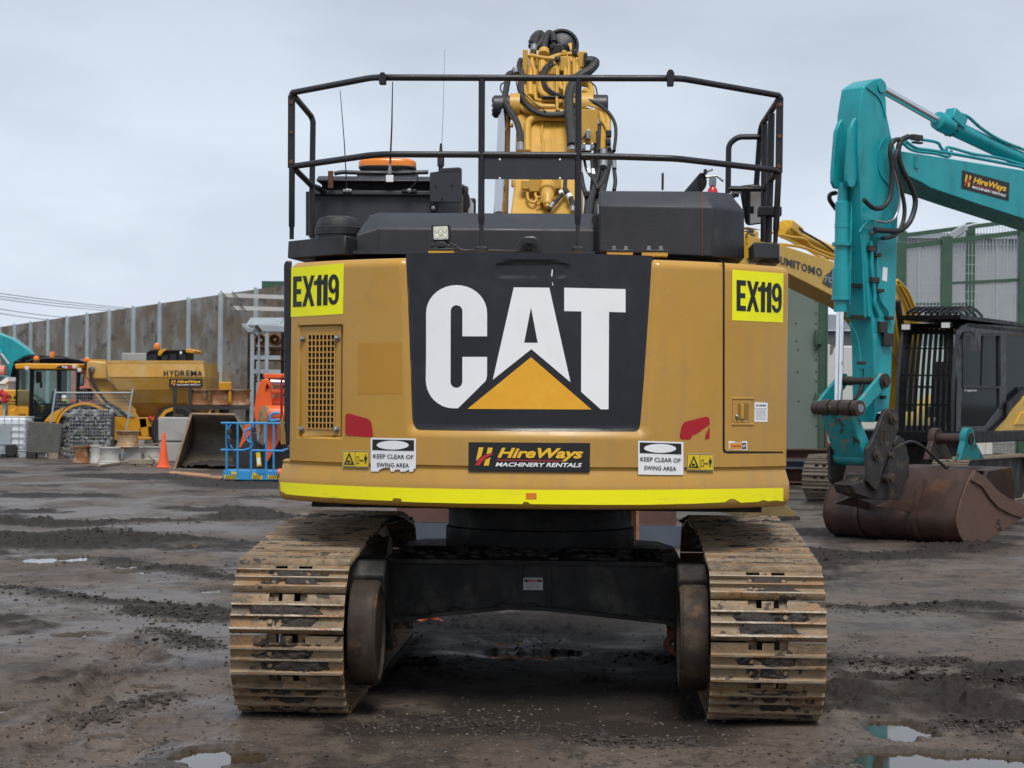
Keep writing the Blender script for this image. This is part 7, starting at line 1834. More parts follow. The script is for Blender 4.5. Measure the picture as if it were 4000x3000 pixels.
for pts in (((600, 320), (680, 320), (660, 1370), (580, 1370)), ((1150, 340), (1260, 340), (1260, 1010), (1150, 1010)), ((1540, 345), (1620, 345), (1590, 1000), (1530, 1000))):
    cpoly('cab_pillar', 'V1', pts, .85, .92, M_CABB)
M_CABG = M_WINF
cpoly('door_glass', 'V1', ((690, 350), (1150, 350), (1190, 1040), (820, 1330), (660, 1330)), -1.06, -1.04, M_CABG)
cpoly('front_glass', 'V1', ((345, 330), (600, 330), (600, 1050), (325, 1050)), -1.02, -1.0, M_CABG)
cpoly('rear_glass', 'V1', ((1200, 350), (1580, 350), (1560, 980), (1220, 1010)), -1.06, -1.04, M_CABG)
for pts in (((615, 320), (690, 325), (650, 1370), (580, 1370)), ((600, 318), (1590, 325), (1590, 352), (600, 350)), ((1150, 350), (1215, 350), (1225, 1010), (1190, 1060), (1150, 560)), ((1570, 350), (1620, 345), (1590, 1000), (1545, 1000)), ((650, 1335), (820, 1335), (1200, 1030), (1560, 985), (1560, 1030), (1320, 1075), (900, 1385), (640, 1385)), ((325, 320), (350, 320), (335, 1060), (310, 1060)), ((725, 360), (830, 370), (830, 600), (725, 600)), ((805, 600), (845, 600), (845, 700), (805, 700))):
    cpoly('cab_pillar', 'V1', pts, -1.12, -1.05, M_CABB)
cpoly('door_handle', 'V1', ((680, 940), (715, 930), (722, 1020), (690, 1050)), -1.16, -1.12, M_CABB)
for q, mt in ((((1250, 845), (1345, 845), (1345, 910), (1250, 910)), M_WHITE), (((1252, 930), (1342, 930), (1342, 960), (1252, 960)), M_WARN), (((1350, 930), (1400, 930), (1400, 995), (1350, 995)), flat('sticker_green', (.1, .4, .2), .5)), (((1402, 920), (1478, 920), (1478, 995), (1402, 995)), M_LRED)):
    print_on('window_sticker', mt, hy, rectvf(zq('V1', *q)), hproj(-1.07)(.01))
cpoly('nose', 'V1', ((275, 1120), (360, 1060), (590, 1055), (590, 1390), (300, 1380), (160, 1360), (160, 1150)), -1.0, 1.0, M_HYC, bevel=.05)
cpoly('nose_slot', 'V1', ((370, 1230), (520, 1230), (520, 1240), (370, 1240)), -1.02, -1.0, M_DARK)
cpoly('fender', 'V1', ((895, 1370), (1040, 1210), (1320, 1085), (1250, 1170), (1180, 1270), (1130, 1400), (900, 1400)), -1.2, -.7, M_HYC, bevel=.02)
arcp = [h('V1', 1700 + 560 * math.cos(R(a)), 1540 + 520 * math.sin(R(a)) * 1.0, -1.2) for a in range(-175, -35, 10)]
mb = MB()
for a2, b2 in zip(arcp[:-1], arcp[1:]): mb.bar(a2 + Vector((0, .3, 0)), b2 + Vector((0, .3, 0)), .6, .07)
mb.build('wheel_arch', M_HYC, hy)
cpoly('black_intake', 'V1', ((1590, 730), (1720, 700), (1800, 760), (1800, 960), (1700, 980), (1600, 960)), -.95, -.3, M_RUB, bevel=.05)
cpoly('water_bottle', 'V1', ((1550, 430), (1670, 420), (1670, 660), (1560, 665)), -.6, -.3, flat('bottle_blue', (.28, .38, .42), .4), bevel=.05)
for x, y, k in ((735, 110, 'V1'), (1765, 140, 'V1')):
    p = h(k, x, y + 45, -.4); mb = MB(); mb.lathe([(.08, -.1), (.09, 0), (.09, .02)], p, (0, 0, 1), 16); bb_ = mb.build('beacon_base', M_BLK, hy); mb = MB(); mb.lathe([(.07, .02), (.08, .05), (.078, .11), (.06, .14), (.0, .145)], p, (0, 0, 1), 16); mb.build('beacon_lens', M_AMBER, bb_)
for x, y, r, d in ((1700, 1560, .72, 'V1'), (1335, 1215, .72, 'Z1')):
    p = h(d, x, y, -.8); p.z = .74
    for yy in (-.85, .85):
        c = Vector((p.x, yy, .74)); mb = MB(); mb.lathe([(.42, -.22), (.66, -.25), (.73, -.18), (.74, 0), (.73, .18), (.66, .25), (.42, .22)], c, (0, 1, 0), 32); wh = mb.build('tyre', M_RUB, hy); mb = MB(); mb.lathe([(.0, -.10), (.2, -.12), (.38, -.1), (.43, -.2), (.44, .2), (.0, .2)], c, (0, 1, 0), 24); mb.build('rim', M_HYC, wh)
for pts, mt in ((((830, 1110), (1000, 1120), (1190, 1110), (1190, 1180), (1050, 1200), (1040, 1260), (1140, 1265), (1140, 1285), (830, 1290)), M_HYC), (((1040, 1120), (1100, 1120), (1120, 1260), (1060, 1265)), M_HYC)):
    cpoly('chassis', 'Z1', pts, -.9, .6, mt, bevel=.02)
cpoly('rear_fender', 'Z1', ((1180, 1130), (1240, 1060), (1300, 1040), (1310, 1060), (1250, 1085), (1205, 1140)), -1.2, -.6, M_HYC)
cpoly('under_skip', 'Z1', ((1200, 1060), (1440, 1060), (1440, 1115), (1200, 1140)), -.9, .5, M_RUB)
mb = MB(); mb.tube(crom([h('Z1', *p, -.95) for p in ((1120, 1110), (1150, 1135), (1170, 1110), (1150, 1150))]), .05, 8); mb.build('red_hose', M_LRED, hy)
# ---- second dump truck behind, only its cab top shows; third skip
H2f = fr_at('Z1', 1280, 68); t = thing('dump_truck', 'second dump truck whose cab roof shows above the front truck skip', 'truck', H2f)
def g2(x, y, d=0): return H2f.y('Z1', x, y, d)
def cp2(name, pts, d0, d1, mat, bevel=0):
    w = [g2(x, y, d0) for x, y in pts]; mb = MB(); mb.loop2(w, [p + Vector((0, d1 - d0, 0)) for p in w]); return mb.build(name, mat, t, bevel=bevel)
cp2('cab_shell', ((1100, 630), (1130, 612), (1400, 608), (1400, 760), (1100, 760)), -.8, .8, M_CABB, .03)
for pts in (((1108, 645), (1180, 640), (1180, 755), (1106, 755)), ((1215, 650), (1260, 645), (1260, 755), (1205, 755)), ((1275, 640), (1325, 640), (1325, 755), (1275, 755)), ((1345, 645), (1395, 645), (1395, 755), (1345, 755))): cp2('cab_window', pts, -.82, -.8, M_CABG)
cp2('roof_edge', ((1185, 640), (1195, 612), (1230, 603), (1255, 606), (1230, 625), (1205, 655), (1190, 655)), -.9, .8, M_HYC, .02)
cp2('roof_edge', ((1395, 602), (1440, 602), (1462, 615), (1460, 636), (1395, 630)), -.9, .8, M_HYC, .02)
cp2('roof_badge', ((1350, 622), (1362, 618), (1370, 630), (1362, 642), (1350, 640)), -.84, -.82, M_PALE)
p = g2(1180, 605, 0); mb = MB(); mb.lathe([(.12, -.05), (.12, .0)], p, (0, 0, 1), 14); mb.build('beacon_base', M_BLK, t); mb = MB(); mb.lathe([(.10, .0), (.11, .06), (.10, .15), (.07, .2), (.0, .21)], p, (0, 0, 1), 14); mb.build('beacon_lens', M_AMBER, t)
cp2('lower_body', ((1000, 770), (1600, 770), (1600, 1180), (1000, 1180)), -.6, .8, M_HYD)
H3f = fr_at('Z1', 1690, 74); t = thing('dump_truck', 'third dump truck with lettered yellow skip side behind the rusty rims', 'truck', H3f)
w = [H3f.y('Z1', *p, 0) for p in ((1500, 852), (1835, 850), (1842, 905), (1835, 1010), (1500, 1010))]; mb = MB(); mb.loop2(w, [p + Vector((0, 2.2, 0)) for p in w]); o = mb.build('skip_body', M_HYC, t, bevel=.03)
for ch, x0, x1 in (('M', 1520, 1555), ('A', 1560, 1586), ('F', 1800, 1820)):
    vs, fs = text2d(ch, bold=.05); q2 = quadmap(zq('Z1', (x0, 862), (x1, 862), (x1, 898), (x0, 898)), vs); print_on('skip_lettering', M_INK, o, ([(p.x, p.y) for p in q2], fs), lambda u, v: H3f.plane(u, v, 1, -.01))
mb = MB(); a2, b2 = H3f.y('Z1', 1560, 1060, .3), H3f.y('Z1', 1780, 1060, .3); mb.cyl((a2.x, .3, .7), (a2.x, 1.2, .7), .7, n=24); mb.build('tyre', M_RUB, t); mb = MB(); mb.cyl((b2.x, .3, .7), (b2.x, 1.2, .7), .7, n=24); mb.build('tyre', M_RUB, t)
mb = MB(); mb.box(w[0].x, w[1].x, .6, 1.6, .7, w[3].z); mb.build('chassis', M_RUB, t)
# pale tarp / van behind
VF = fr_at('Z1', 1810, 80); t = thing('van', 'pale grey van with sloping windscreen behind the third skip', 'van', VF)
w = [VF.y('Z1', *p, 0) for p in ((1750, 850), (1790, 740), (1810, 733), (2050, 730), (2050, 1020), (1740, 1020))]; mb = MB(); mb.loop2(w, [p + Vector((0, 2, 0)) for p in w]); mb.build('van_body', paint('van_grey', (.48, .54, .62), .3, var=.03, bump=0), t, bevel=.1)
w = [VF.y('Z1', *p, -.01) for p in ((1800, 850), (1815, 755), (1900, 752), (1900, 850))]; mb = MB(); mb.loop2(w, [p + Vector((0, -.02, 0)) for p in w]); mb.build('van_window', paint('van_glass', (.35, .4, .46), .1, bump=0), t)
for x in (1790, 1990):
    p = VF.y('Z1', x, 1000, -.05); mb = MB(); mb.lathe([(.2, 0), (.34, .02), (.35, .1), (.34, .2), (.2, .22)], (p.x, -.05, .35), (0, 1, 0), 20); mb.build('wheel', M_RUB, t)
BFr = fr_at('Z1', 1000, 72); t = thing('concrete_block', 'plain grey concrete block showing above the skip rim, before the sound wall', 'block', BFr)
a2, b2 = BFr.y('Z1', 915, 632, 0), BFr.y('Z1', 1097, 760, 0); mb = MB(); mb.box(a2.x, b2.x, 0, 1.2, a2.z - .8, a2.z); mb.build('upper_block', M_CONC2, t, bevel=.03); mb = MB(); mb.box(a2.x + .03, b2.x - .02, .02, 1.2, 0, a2.z - .81); mb.build('lower_block', M_CONC2, t, bevel=.03)
# ---- black machine behind the cab, with canopy and boom part; teal machine; left skip
K1 = fr_at('V1', 900, 66); t = thing('excavator', 'black topped machine with domed roof guard behind the dump truck cab', 'excavator', K1)
def k1(x, y, d=0): return K1.y('V1', x, y, d)
w = [k1(*p) for p in ((370, 165), (430, 90), (540, 55), (800, 40), (1000, 55), (1260, 60), (1330, 90), (1340, 200), (940, 200), (480, 215))]; mb = MB(); mb.loop2(w, [p + Vector((0, 1.4, 0)) for p in w]); rg = mb.build('roof_guard', M_CABB, t, bevel=.05)
w = [k1(x, y, -.05) for x, y in ((500, 180), (620, 110), (950, 80), (1280, 85), (1320, 120), (950, 120), (640, 150), (520, 195))]; mb = MB(); mb.loop2(w, [p + Vector((0, .1, 0)) for p in w]); mb.build('roof_hoop', M_HOOD, rg, bevel=.02)
w = [k1(*p, .3) for p in ((1330, 80), (1400, 100), (1600, 130), (1700, 170), (1640, 210), (1330, 200))]; mb = MB(); mb.loop2(w, [p + Vector((0, .6, 0)) for p in w]); mb.build('boom_top', M_CABB, t, bevel=.03)
w = [k1(*p) for p in ((280, 160), (440, 150), (440, 215), (300, 330), (180, 750), (150, 750), (230, 330))]; mb = MB(); mb.loop2(w, [p + Vector((0, 1.2, 0)) for p in w]); mb.build('cab_front', M_CABB, t, bevel=.03)
w = [k1(*p, .2) for p in ((300, 1010), (1320, 1010), (1320, 1900), (250, 1900))]; mb = MB(); mb.loop2(w, [p + Vector((0, 1.2, 0)) for p in w]); mb.build('machine_body', M_CABB, t)
for x in (430, 1270):
    a2, b2 = k1(x, 190, .3), k1(x + 60, 1020, .3); mb = MB(); mb.box(a2.x, b2.x, .3, .5, b2.z, a2.z); mb.build('roof_post', M_CABB, t)
p = k1(1055, 55); mb = MB(); mb.lathe([(.08, -.06), (.09, .05), (.07, .13), (.0, .14)], p, (0, 0, 1), 14); mb.build('beacon_lens', M_AMBER, t)
T1 = fr_at('V1', 100, 72); t = thing('excavator', 'teal excavator boom at the far left edge behind the dump truck', 'excavator', T1)
def t1(k, x, y, d=0): return T1.y(k, x, y, d)
w = [t1('Z1', *p) for p in ((-260, 470), (-60, 455), (0, 487), (90, 520), (165, 575), (210, 610), (235, 645), (180, 660), (110, 700), (95, 780), (75, 830), (60, 790), (40, 720), (-20, 640), (-260, 620))]
mb = MB(); mb.loop2(w, [p + Vector((0, .7, 0)) for p in w]); tb_ = mb.build('boom', M_TEAL, t, bevel=.03)
mb = MB(); mb.cyl(t1('V1', 10, 0, -.2), t1('V1', 175, 220, -.2), .07, n=12); mb.build('cylinder_rod', M_CHROME, t)
mb = MB(); mb.cyl(t1('V1', -350, -500, -.2), t1('V1', 10, 0, -.2), .12, n=12); mb.build('cylinder', M_TEAL, t)
mb = MB(); a2 = t1('Z1', -260, 600); mb.box(a2.x - 3, a2.x + 1, .2, 2.4, 1.0, 2.4); mb.build('house', M_TEAL, t, bevel=.05); mb = MB(); mb.box(a2.x - 3, a2.x + 1.2, .1, 2.5, 0, .9); mb.build('undercarriage', M_UNDER, t)
L3 = fr_at('V1', 60, 62.5); t = thing('dump_truck', 'orange yellow dump truck with black lettering cut by the left edge', 'truck', L3)
def l3(x, y, d=0): return L3.y('V1', x, y, d)
w = [l3(*p) for p in ((-500, 735), (345, 738), (345, 1075), (300, 1300), (-500, 1300))]; mb = MB(); mb.loop2(w, [p + Vector((0, 2.2, 0)) for p in w]); o = mb.build('skip_body', M_HYC, t, bevel=.04)
for ch, x0, x1 in (('H', -150, -85), ('Y', -75, -15), ('D', 120, 180), ('R', 192, 250), ('E', 275, 335)):
    vs, fs = text2d(ch, bold=.05); q2 = quadmap(zq('V1', (x0, 865), (x1, 865), (x1, 925), (x0, 925)), vs); print_on('skip_lettering', M_INK, o, ([(p.x, p.y) for p in q2], fs), lambda u, v: L3.plane(u, v, 1, -.01))
print_on('sign_band', M_INK, o, rectvf(zq('V1', (-500, 962), (345, 965), (345, 1035), (-500, 1030))), lambda u, v: L3.plane(u, v, 1, -.01))
vs, fs = text2d('HireWays', bold=.06, shear=.2); q2 = quadmap(zq('V1', (30, 985), (310, 988), (310, 1025), (30, 1022)), vs); print_on('skip_lettering', M_LYEL, o, ([(p.x, p.y) for p in q2], fs), lambda u, v: L3.plane(u, v, 1, -.02))
for x in (-350, 150):
    p = l3(x, 1300, .3); mb = MB(); mb.lathe([(.4, -.3), (.7, -.25), (.72, 0), (.7, .25), (.4, .3)], (p.x, .45, .72), (0, 1, 0), 24); mb.build('tyre', M_RUB, t)
# red valve and fire cylinder on the truck nose
RV = fr_at('V1', 100, 59); t = thing('pump_valve', 'red painted valve wheel on a grey stand by the far left truck', 'valve', RV)
mb = MB(); mb.tube(crom([RV.y('V1', *p, 0) for p in ((0, 760), (50, 830), (100, 850), (90, 930), (60, 980))]), .09, 10); mb.tube([RV.y('V1', 60, 850, 0), RV.y('V1', 190, 850, 0)], .05, 8); mb.tube([RV.y('V1', 40, 970, 0), RV.y('V1', 180, 950, 0)], .06, 8); mb.build('valve_body', flat('valve_red', (.45, .02, .03), .4), t)
w = [RV.y('V1', *p, .05) for p in ((45, 1000), (110, 1000), (120, 1080), (95, 1290), (60, 1290))]; mb = MB(); mb.hull(w + [p + Vector((0, .3, 0)) for p in w]); mb.build('valve_stand', M_GALV, t); p = RV.y('V1', 80, 1290, .1); mb = MB(); mb.box(p.x - .3, p.x + .3, -.1, .5, 0, p.z); mb.build('stand_foot', M_GALV, t)
SM = fr_at('V1', 70, 64); t = thing('plant_box', 'grey louvred plant box beside the teal boom at the left edge', 'box', SM)
w = [SM.y('V1', *p, 0) for p in ((-200, 640), (85, 635), (165, 570), (165, 740), (-200, 745))]; mb = MB(); mb.loop2(w, [p + Vector((0, 1.0, 0)) for p in w]); mb.build('box_wall', M_GALV, t)
w = [SM.y('V1', *p, -.05) for p in ((-200, 620), (90, 620), (170, 560), (150, 480), (120, 490), (0, 580), (-200, 585))]; mb = MB(); mb.loop2(w, [p + Vector((0, 1.1, 0)) for p in w]); mb.build('box_roof', M_PALE, t); p = SM.y('V1', 0, 745, .2); mb = MB(); mb.box(p.x - .9, p.x + .6, .1, .9, 0, p.z); mb.build('box_stand', M_GALV, t)
PK = fr_at('V1', 60, 80); t = thing('machine_arm', 'pinkish red machine arm above the grey plant box at the left edge', 'machine', PK)
mb = MB(); mb.tube([PK.y('V1', -300, 385, 0), PK.y('V1', 110, 388, 0)], .27, 12); mb.build('arm_tube', paint('faded_red', (.6, .2, .15), .5), t); mb = MB(); p = PK.y('V1', 40, 480, .1); mb.box(p.x - 1.2, p.x + .5, .1, .9, 0, p.z + .1); mb.build('arm_base', M_RUB, t)
PK2 = fr_at('V1', 1670, 80); t = thing('machine_arm', 'pinkish red machine arm seen between cab and skip of the front truck', 'machine', PK2)
mb = MB(); mb.tube([PK2.y('V1', 1560, 268, 0), PK2.y('V1', 1760, 268, 0)], .27, 12); mb.build('arm_tube', MATS['faded_red'], t); p = PK2.y('V1', 1660, 300, .1); mb = MB(); mb.box(p.x - .4, p.x + .4, .0, .8, 0, p.z); mb.build('arm_base', MATS['faded_red'], t)
# ---- IBC tank
IB = fr_at('V1', 150, 57); t = thing('water_tank', 'white plastic tank in a steel cage on a pallet at the left edge', 'tank', IB)
def ib(x, y, d=0): return IB.y('V1', x, y, d)
xr = ib(530, 1300).x; zt_ = ib(300, 1285).z; zb_ = .16
xl = xr - 1.2
mb = MB(); mb.box(xl + .03, xr - .03, .03, .97, zb_ + .02, zt_ - .04); mb.build('tank_bottle', M_PALE, t, bevel=.09, seg=4)
def zrow(z): return z
for i in range(6):
    z = zb_ + .03 + (zt_ - zb_ - .04) * i / 5
    mb = MB(); L_ = [(xl, 0, z), (xr, 0, z), (xr, 1, z), (xl, 1, z), (xl, 0, z)]
    mb.tube([Vector(p) for p in L_], .012, 6); mb.build('cage_ring', M_GALV, t)
for i in range(7):
    x = xl + (xr - xl) * i / 6; mb = MB(); mb.tube([(x, 0, zb_), (x, 0, zt_)], .011, 6); mb.build('cage_bar', M_GALV, t)
for i in range(1, 6):
    y = i / 6; mb = MB(); mb.tube([(xr, y, zb_), (xr, y, zt_)], .011, 6); mb.build('cage_bar', M_GALV, t)
mb = MB(); mb.box(xl - .01, xr - .42, -.02, -.012, ib(100, 1640).z - .28, ib(100, 1480).z); mb.build('name_plate', M_GALV, t)
mb = MB(); mb.box(xl, xr, 0, 1.0, .10, zb_); mb.build('pallet_deck', M_GALV, t)
for x in (xl + .1, (xl + xr) / 2, xr - .1): mb = MB(); mb.box(x - .1, x + .1, .0, 1.0, 0, .10); mb.build('pallet_foot', M_GALV if x > xr - .2 else M_RUB, t, bevel=.01)
vx = IB.y('Y6', 150, 1380, 0).x; mb = MB(); mb.hull([(vx + i * a2, -.06 + j, z) for i in (-1, 1) for j in (0, .12) for a2, z in ((.16, .12), (.17, .28), (.12, .36), (.08, .02))]); mb.build('outlet_valve', M_RUB, t, bevel=.02)
# ---- slab, gabion, fence panel
SL = fr_at('Y6', 560, 56.2); t = thing('concrete_slab', 'dark weathered concrete slab standing on edge beside the white tank', 'slab', SL)
w = [SL.y('Y6', *p, 0) for p in ((372, 984), (780, 1012), (792, 1040), (768, 1402), (350, 1388))]; mb = MB(); mb.loop2(w, [p + Vector((0, .2, 0)) for p in w]); mb.build('slab_body', M_CONCD, t, bevel=.02)
mb = MB(); a2, b2 = SL.y('Y6', 360, 1380, .05), SL.y('Y6', 470, 1430, .05); mb.box(a2.x, b2.x, -.05, .25, 0, a2.z); mb.build('bearer', M_RUB, t); mb = MB(); a2, b2 = SL.y('Y6', 640, 1390, .05), SL.y('Y6', 760, 1430, .05); mb.box(a2.x, b2.x, -.05, .25, 0, a2.z); mb.build('bearer', M_WOOD, t)
GF = fr_at('Y6', 1110, 57); t = thing('gabion', 'square wire gabion basket filled with grey rubble stones', 'gabion', GF)
def gf(x, y, d=0): return GF.y('Y6', x, y, d)
gx0, gx1 = gf(905, 1100).x, gf(1435, 1100).x; gz = gf(1100, 840).z
M_ST = [paint('rubble_%d' % i, c, .85, var=.25, vs=5, bump=.05) for i, c in enumerate(((.17, .175, .18), (.26, .265, .27), (.10, .105, .11), (.22, .19, .14)))]
SM_ = []
for i in range(6):
    r_ = MB(); r_.hull([Vector((random.gauss(0, 1), random.gauss(0, 1), random.gauss(0, 1))).normalized() * random.uniform(.75, 1.1) for q in range(16)]); SM_.append(r_)
SMM = []
for i, r_ in enumerate(SM_):
    for m_ in M_ST:
        me = r_.mesh('stone', 0); me.materials.append(m_); SMM.append(me)
def stone(x, y, z, s):
    o = bpy.data.objects.new('stone', random.choices(SMM, weights=[(3, 3, 2, .7)[i % 4] for i in range(len(SMM))])[0]); COL.objects.link(o); o.parent = t
    o.location = (x, y, z); o.rotation_euler = (random.uniform(0, 6), random.uniform(0, 6), random.uniform(0, 6)); o.scale = (s * random.uniform(.9, 1.3), s * random.uniform(.7, 1.0), s * random.uniform(.7, 1.0))
z = .07
while z < gz:
    x = gx0 + .05
    while x < gx1:
        s = random.uniform(.065, .115); stone(x + random.uniform(-.02, .02), .08 + random.uniform(-.02, .02), min(z + random.uniform(-.03, .03), gz - .03), s); x += s * 1.55
    z += .125
for i in range(6):
    for j in range(9): stone(gx0 + .08, .2 + i * .16, .08 + j * .14, .11)
for i in range(9): stone(gx0 + .1 + (gx1 - gx0 - .15) * i / 8, .25, gz - .04, .11)
mb = MB(); mb.box(gx0 + .1, gx1 - .08, .12, 1.0, 0, gz - .08); mb.build('core', M_ST[2], t)
mb = MB()
for i in range(15): x = gx0 + (gx1 - gx0) * i / 14; mb.tube([(x, -.03, 0), (x, -.03, gz + .02)], .004, 4)
for i in range(15): z = (gz + .02) * i / 14; mb.tube([(gx0, -.03, z), (gx1, -.03, z)], .004, 4); mb.tube([(gx0, -.03, z), (gx0, 1.0, z)], .004, 4)
mb.build('wire_basket', M_GALV, t, kind='stuff')
# pile of dark rubble leaning at the left of the gabion
DP = fr_at('Y6', 850, 57.3); t2 = thing('gabion', 'dark shaded gabion basket just behind the concrete slab', 'gabion', DP)
a2, b2 = DP.y('Y6', 795, 1000, 0), DP.y('Y6', 905, 880, 0)
tt = t; t = t2
for i in range(5):
    for j in range(9): stone(a2.x + .1 + (b2.x - a2.x) * i / 5, random.uniform(.05, .2), .08 + j * .135, random.uniform(.09, .12))
mb = MB(); mb.box(a2.x + .1, b2.x, .15, 1.0, 0, 1.2); mb.build('core', M_ST[2], t2)
TFn = fr_at('Y6', 1200, 57.8); t = thing('fence_panel', 'temporary wire fence panel leaning over the gabion', 'fence', TFn)
def tf_(x, y, d=0): return TFn.y('Y6', x, y, d)
for a2, b2 in (((722, 560), (670, 1050)), ((1722, 560), (1650, 1110))):
    p, q = tf_(*a2), tf_(*b2, .0); d_ = q - p; q = p + d_ * (p.z / -d_.z) if d_.z else q
    mb = MB(); mb.tube([p, Vector((q.x, q.y - .3, .0))], .024, 8); mb.build('panel_post', M_GALV, t)
mb = MB(); mb.tube([tf_(725, 610), tf_(1700, 612)], .022, 8); mb.build('top_bar', M_GALV, t)
mb = MB()
for i in range(36): f_ = i / 35; mb.tube([tf_(725 + 975 * f_, 612), tf_(700 + 965 * f_, 860)], .003, 4)
for i in range(5): v = 660 + i * 45; mb.tube([tf_(722 - i * 4, v), tf_(1697 - i * 5, v)], .003, 4)
mb.build('panel_mesh', M_GALV, t, kind='stuff')
# ---- wheel rims
def rim_prof(w, r): return [(r * .80, 0), (r, .0), (r * 1.02, w * .04), (r * .97, w * .10), (r * .93, w * .13), (r * .93, w * .20), (r * .86, w * .24), (r * .84, w * .5), (r * .84, w * .76), (r * .90, w * .82), (r * .90, w * .88), (r * .96, w * .9), (r * 1.0, w * .96), (r * .98, w), (r * .80, w), (r * .78, w * .5)]
def rim(k, x0, x1, y0, y1, d, mat, label, axis=(0, 0, 1), base=None, group='loose wheel rims by the orange cone'):
    a2, b2 = at(k, x0, y0, d), at(k, x1, y1, d)
    if axis == (0, 0, 1):
        r = (b2.x - a2.x) / 2; w = a2.z - b2.z; z0 = b2.z if base is None else base
        fr = Frame((a2.x + b2.x) / 2, d + r, random.uniform(0, 90), z0)
        t = thing('wheel_rim', label, 'wheel rim', fr, group)
        pr = rim_prof(w, r)
        mb = MB(); mb.lathe(pr + [pr[0]], (0, 0, 0), axis, 32, caps=False); mb.build('rim_barrel', mat, t, fix=False)
        mb = MB(); mb.lathe([(r * .3, w * .42), (r * .79, w * .45), (r * .79, w * .47), (r * .3, w * .44)], (0, 0, 0), axis, 32, caps=False); mb.build('rim_disc', mat, t)
    return t
DY = 52.5
zg = at('Z1', 600, 1470, DY).z
def onground(k, x0, x1, y0, y1, d, mat, label):
    a2, b2 = at(k, x0, y0, d), at(k, x1, y1, d)
    return rim(k, x0, x1, y0, y1, d, mat, label, base=0.0)
def gd(y): return CAMH * FPX / ((zz('Z1', 0, y)[1]) - 855.5)
onground('Z1', 533, 668, 1337, 1470, gd(1470), M_RIMR, 'rustiest wheel rim, leftmost of those on the ground')
onground('Z1', 662, 770, 1335, 1474, gd(1474) + .35, M_RIMW, 'whitish wheel rim squeezed between the rusty one and the front white one')
onground('Z1', 727, 890, 1345, 1482, gd(1482), M_RIMW, 'foremost white wheel rim with a rust patch on its right')
t_ = onground('Z1', 905, 1060, 1345, 1470, gd(1470) + .5, M_RIMW, 'grey wheel rim carrying the tan rim on top')
ztop_ = at('Z1', 950, 1345, gd(1470) + .5).z
rim('Z1', 850, 1035, 1215, 1345, gd(1470) + .35, M_RIMT, 'tan rusty wheel rim on top of the pile', base=None)
onground('Z1', 1062, 1205, 1340, 1462, gd(1462) + .4, M_RIMW, 'whitish wheel rim at the right of the pile, behind the planks')
PLf = fr_at('Z1', 860, gd(1490)); o = thing('timber_plank', 'pale timber plank lying in front of the white rims', 'plank', PLf)
a2, b2 = PLf.z('Z1', 740, 1480, .04), PLf.z('Z1', 965, 1450, .06); mb = MB(); mb.bar(a2, b2, .10, .04); mb.build('plank_board', M_WOOD, o)
PLf = fr_at('Z1', 1050, gd(1490)); o = thing('timber_beam', 'grey timber beam on the ground before the right hand rims', 'beam', PLf)
a2, b2 = PLf.y('Z1', 965, 1430, 0), PLf.y('Z1', 1150, 1485, 0); mb = MB(); mb.box(a2.x, b2.x, 0, .25, 0.06, a2.z); mb.build('beam_body', M_WOOD, o, bevel=.01)
for x in (a2.x + .1, b2.x - .1): mb = MB(); mb.box(x - .05, x + .05, .02, .22, 0, .06); mb.build('bearer', M_WOOD, o)
for (x0, y0, x1, y1, lb) in ((1000, 1335, 1200, 1312, 'loose timber plank lying over the right hand rims'), (1110, 1400, 1190, 1470, 'broken dark board leaning on the right hand rims')):
    d = gd(1470); A_, B_ = at('Z1', x0, y0, d + .3), at('Z1', x1, y1, d + .3); fr = Frame(A_.x, d + .3, 0, 0)
    o = thing('timber_plank', lb, 'plank', fr); mb = MB(); mb.bar(fr.loc(A_), fr.loc(B_), .12, .04); mb.build('plank_board', M_WOOD, o)
# ---- concrete blocks
def cblock(x0, x1, y0, y1, d, label, base=None):
    a2, b2 = at('Z1', x0, y0, d), at('Z1', x1, y1, d); z0 = b2.z if base is None else base
    fr = Frame((a2.x + b2.x) / 2, d, 0, z0); o = thing('concrete_block', label, 'block', fr, 'stacked concrete blocks')
    L_, H_ = (b2.x - a2.x) / 2, a2.z - z0
    mb = MB(); mb.box(-L_, L_, 0, .8, 0.003, H_); mb.build('block_body', M_CONC2, o, bevel=.035, seg=3)
    mb = MB(); mb.tube(fillet([(-.12, .4, H_ - .02), (-.12, .4, H_ + .06), (.12, .4, H_ + .06), (.12, .4, H_ - .02)], .04), .012, 6); mb.build('lifting_loop', M_RUST, o)
    return H_
dB = gd(1462) + 1.0
zmid = at('Z1', 1300, 1300, dB).z
cblock(1192, 1430, 1300, 1470, dB, 'lower of the two concrete blocks behind the orange cone', base=0)
cblock(1188, 1452, 1115, 1298, dB - .02, 'upper of the two concrete blocks behind the orange cone', base=zmid + .01)
# ---- cone
def cone(name, label, x, y, hgt, scale=1.0):
    fr = Frame(x, y, 15); o = thing(name, label, 'cone', fr)
    s = hgt / .9
    mb = MB(); mb.box(-.19 * s, .19 * s, -.19 * s, .19 * s, 0, .035 * s); mb.build('cone_base', M_CONE, o, bevel=.012)
    mb = MB(); mb.lathe([(.155 * s, .03 * s), (.145 * s, .06 * s), (.10 * s, .36 * s), (.04 * s, .87 * s), (.03 * s, .9 * s), (.022 * s, .9 * s), (.022 * s, .85 * s)], (0, 0, 0), (0, 0, 1), 24); mb.build('cone_body', M_CONE, o)
dc = gd(1495); p = at('Z1', 1228, 1495, dc); cone('traffic_cone', 'tall orange traffic cone in front of the concrete blocks', p.x, dc, at('Z1', 1240, 1232, dc).z)
p = WF.z('Y2', 520, 745, 0); cone('traffic_cone', 'orange traffic cone mostly hidden beneath the big excavator', p.x, p.y + .2, .42)
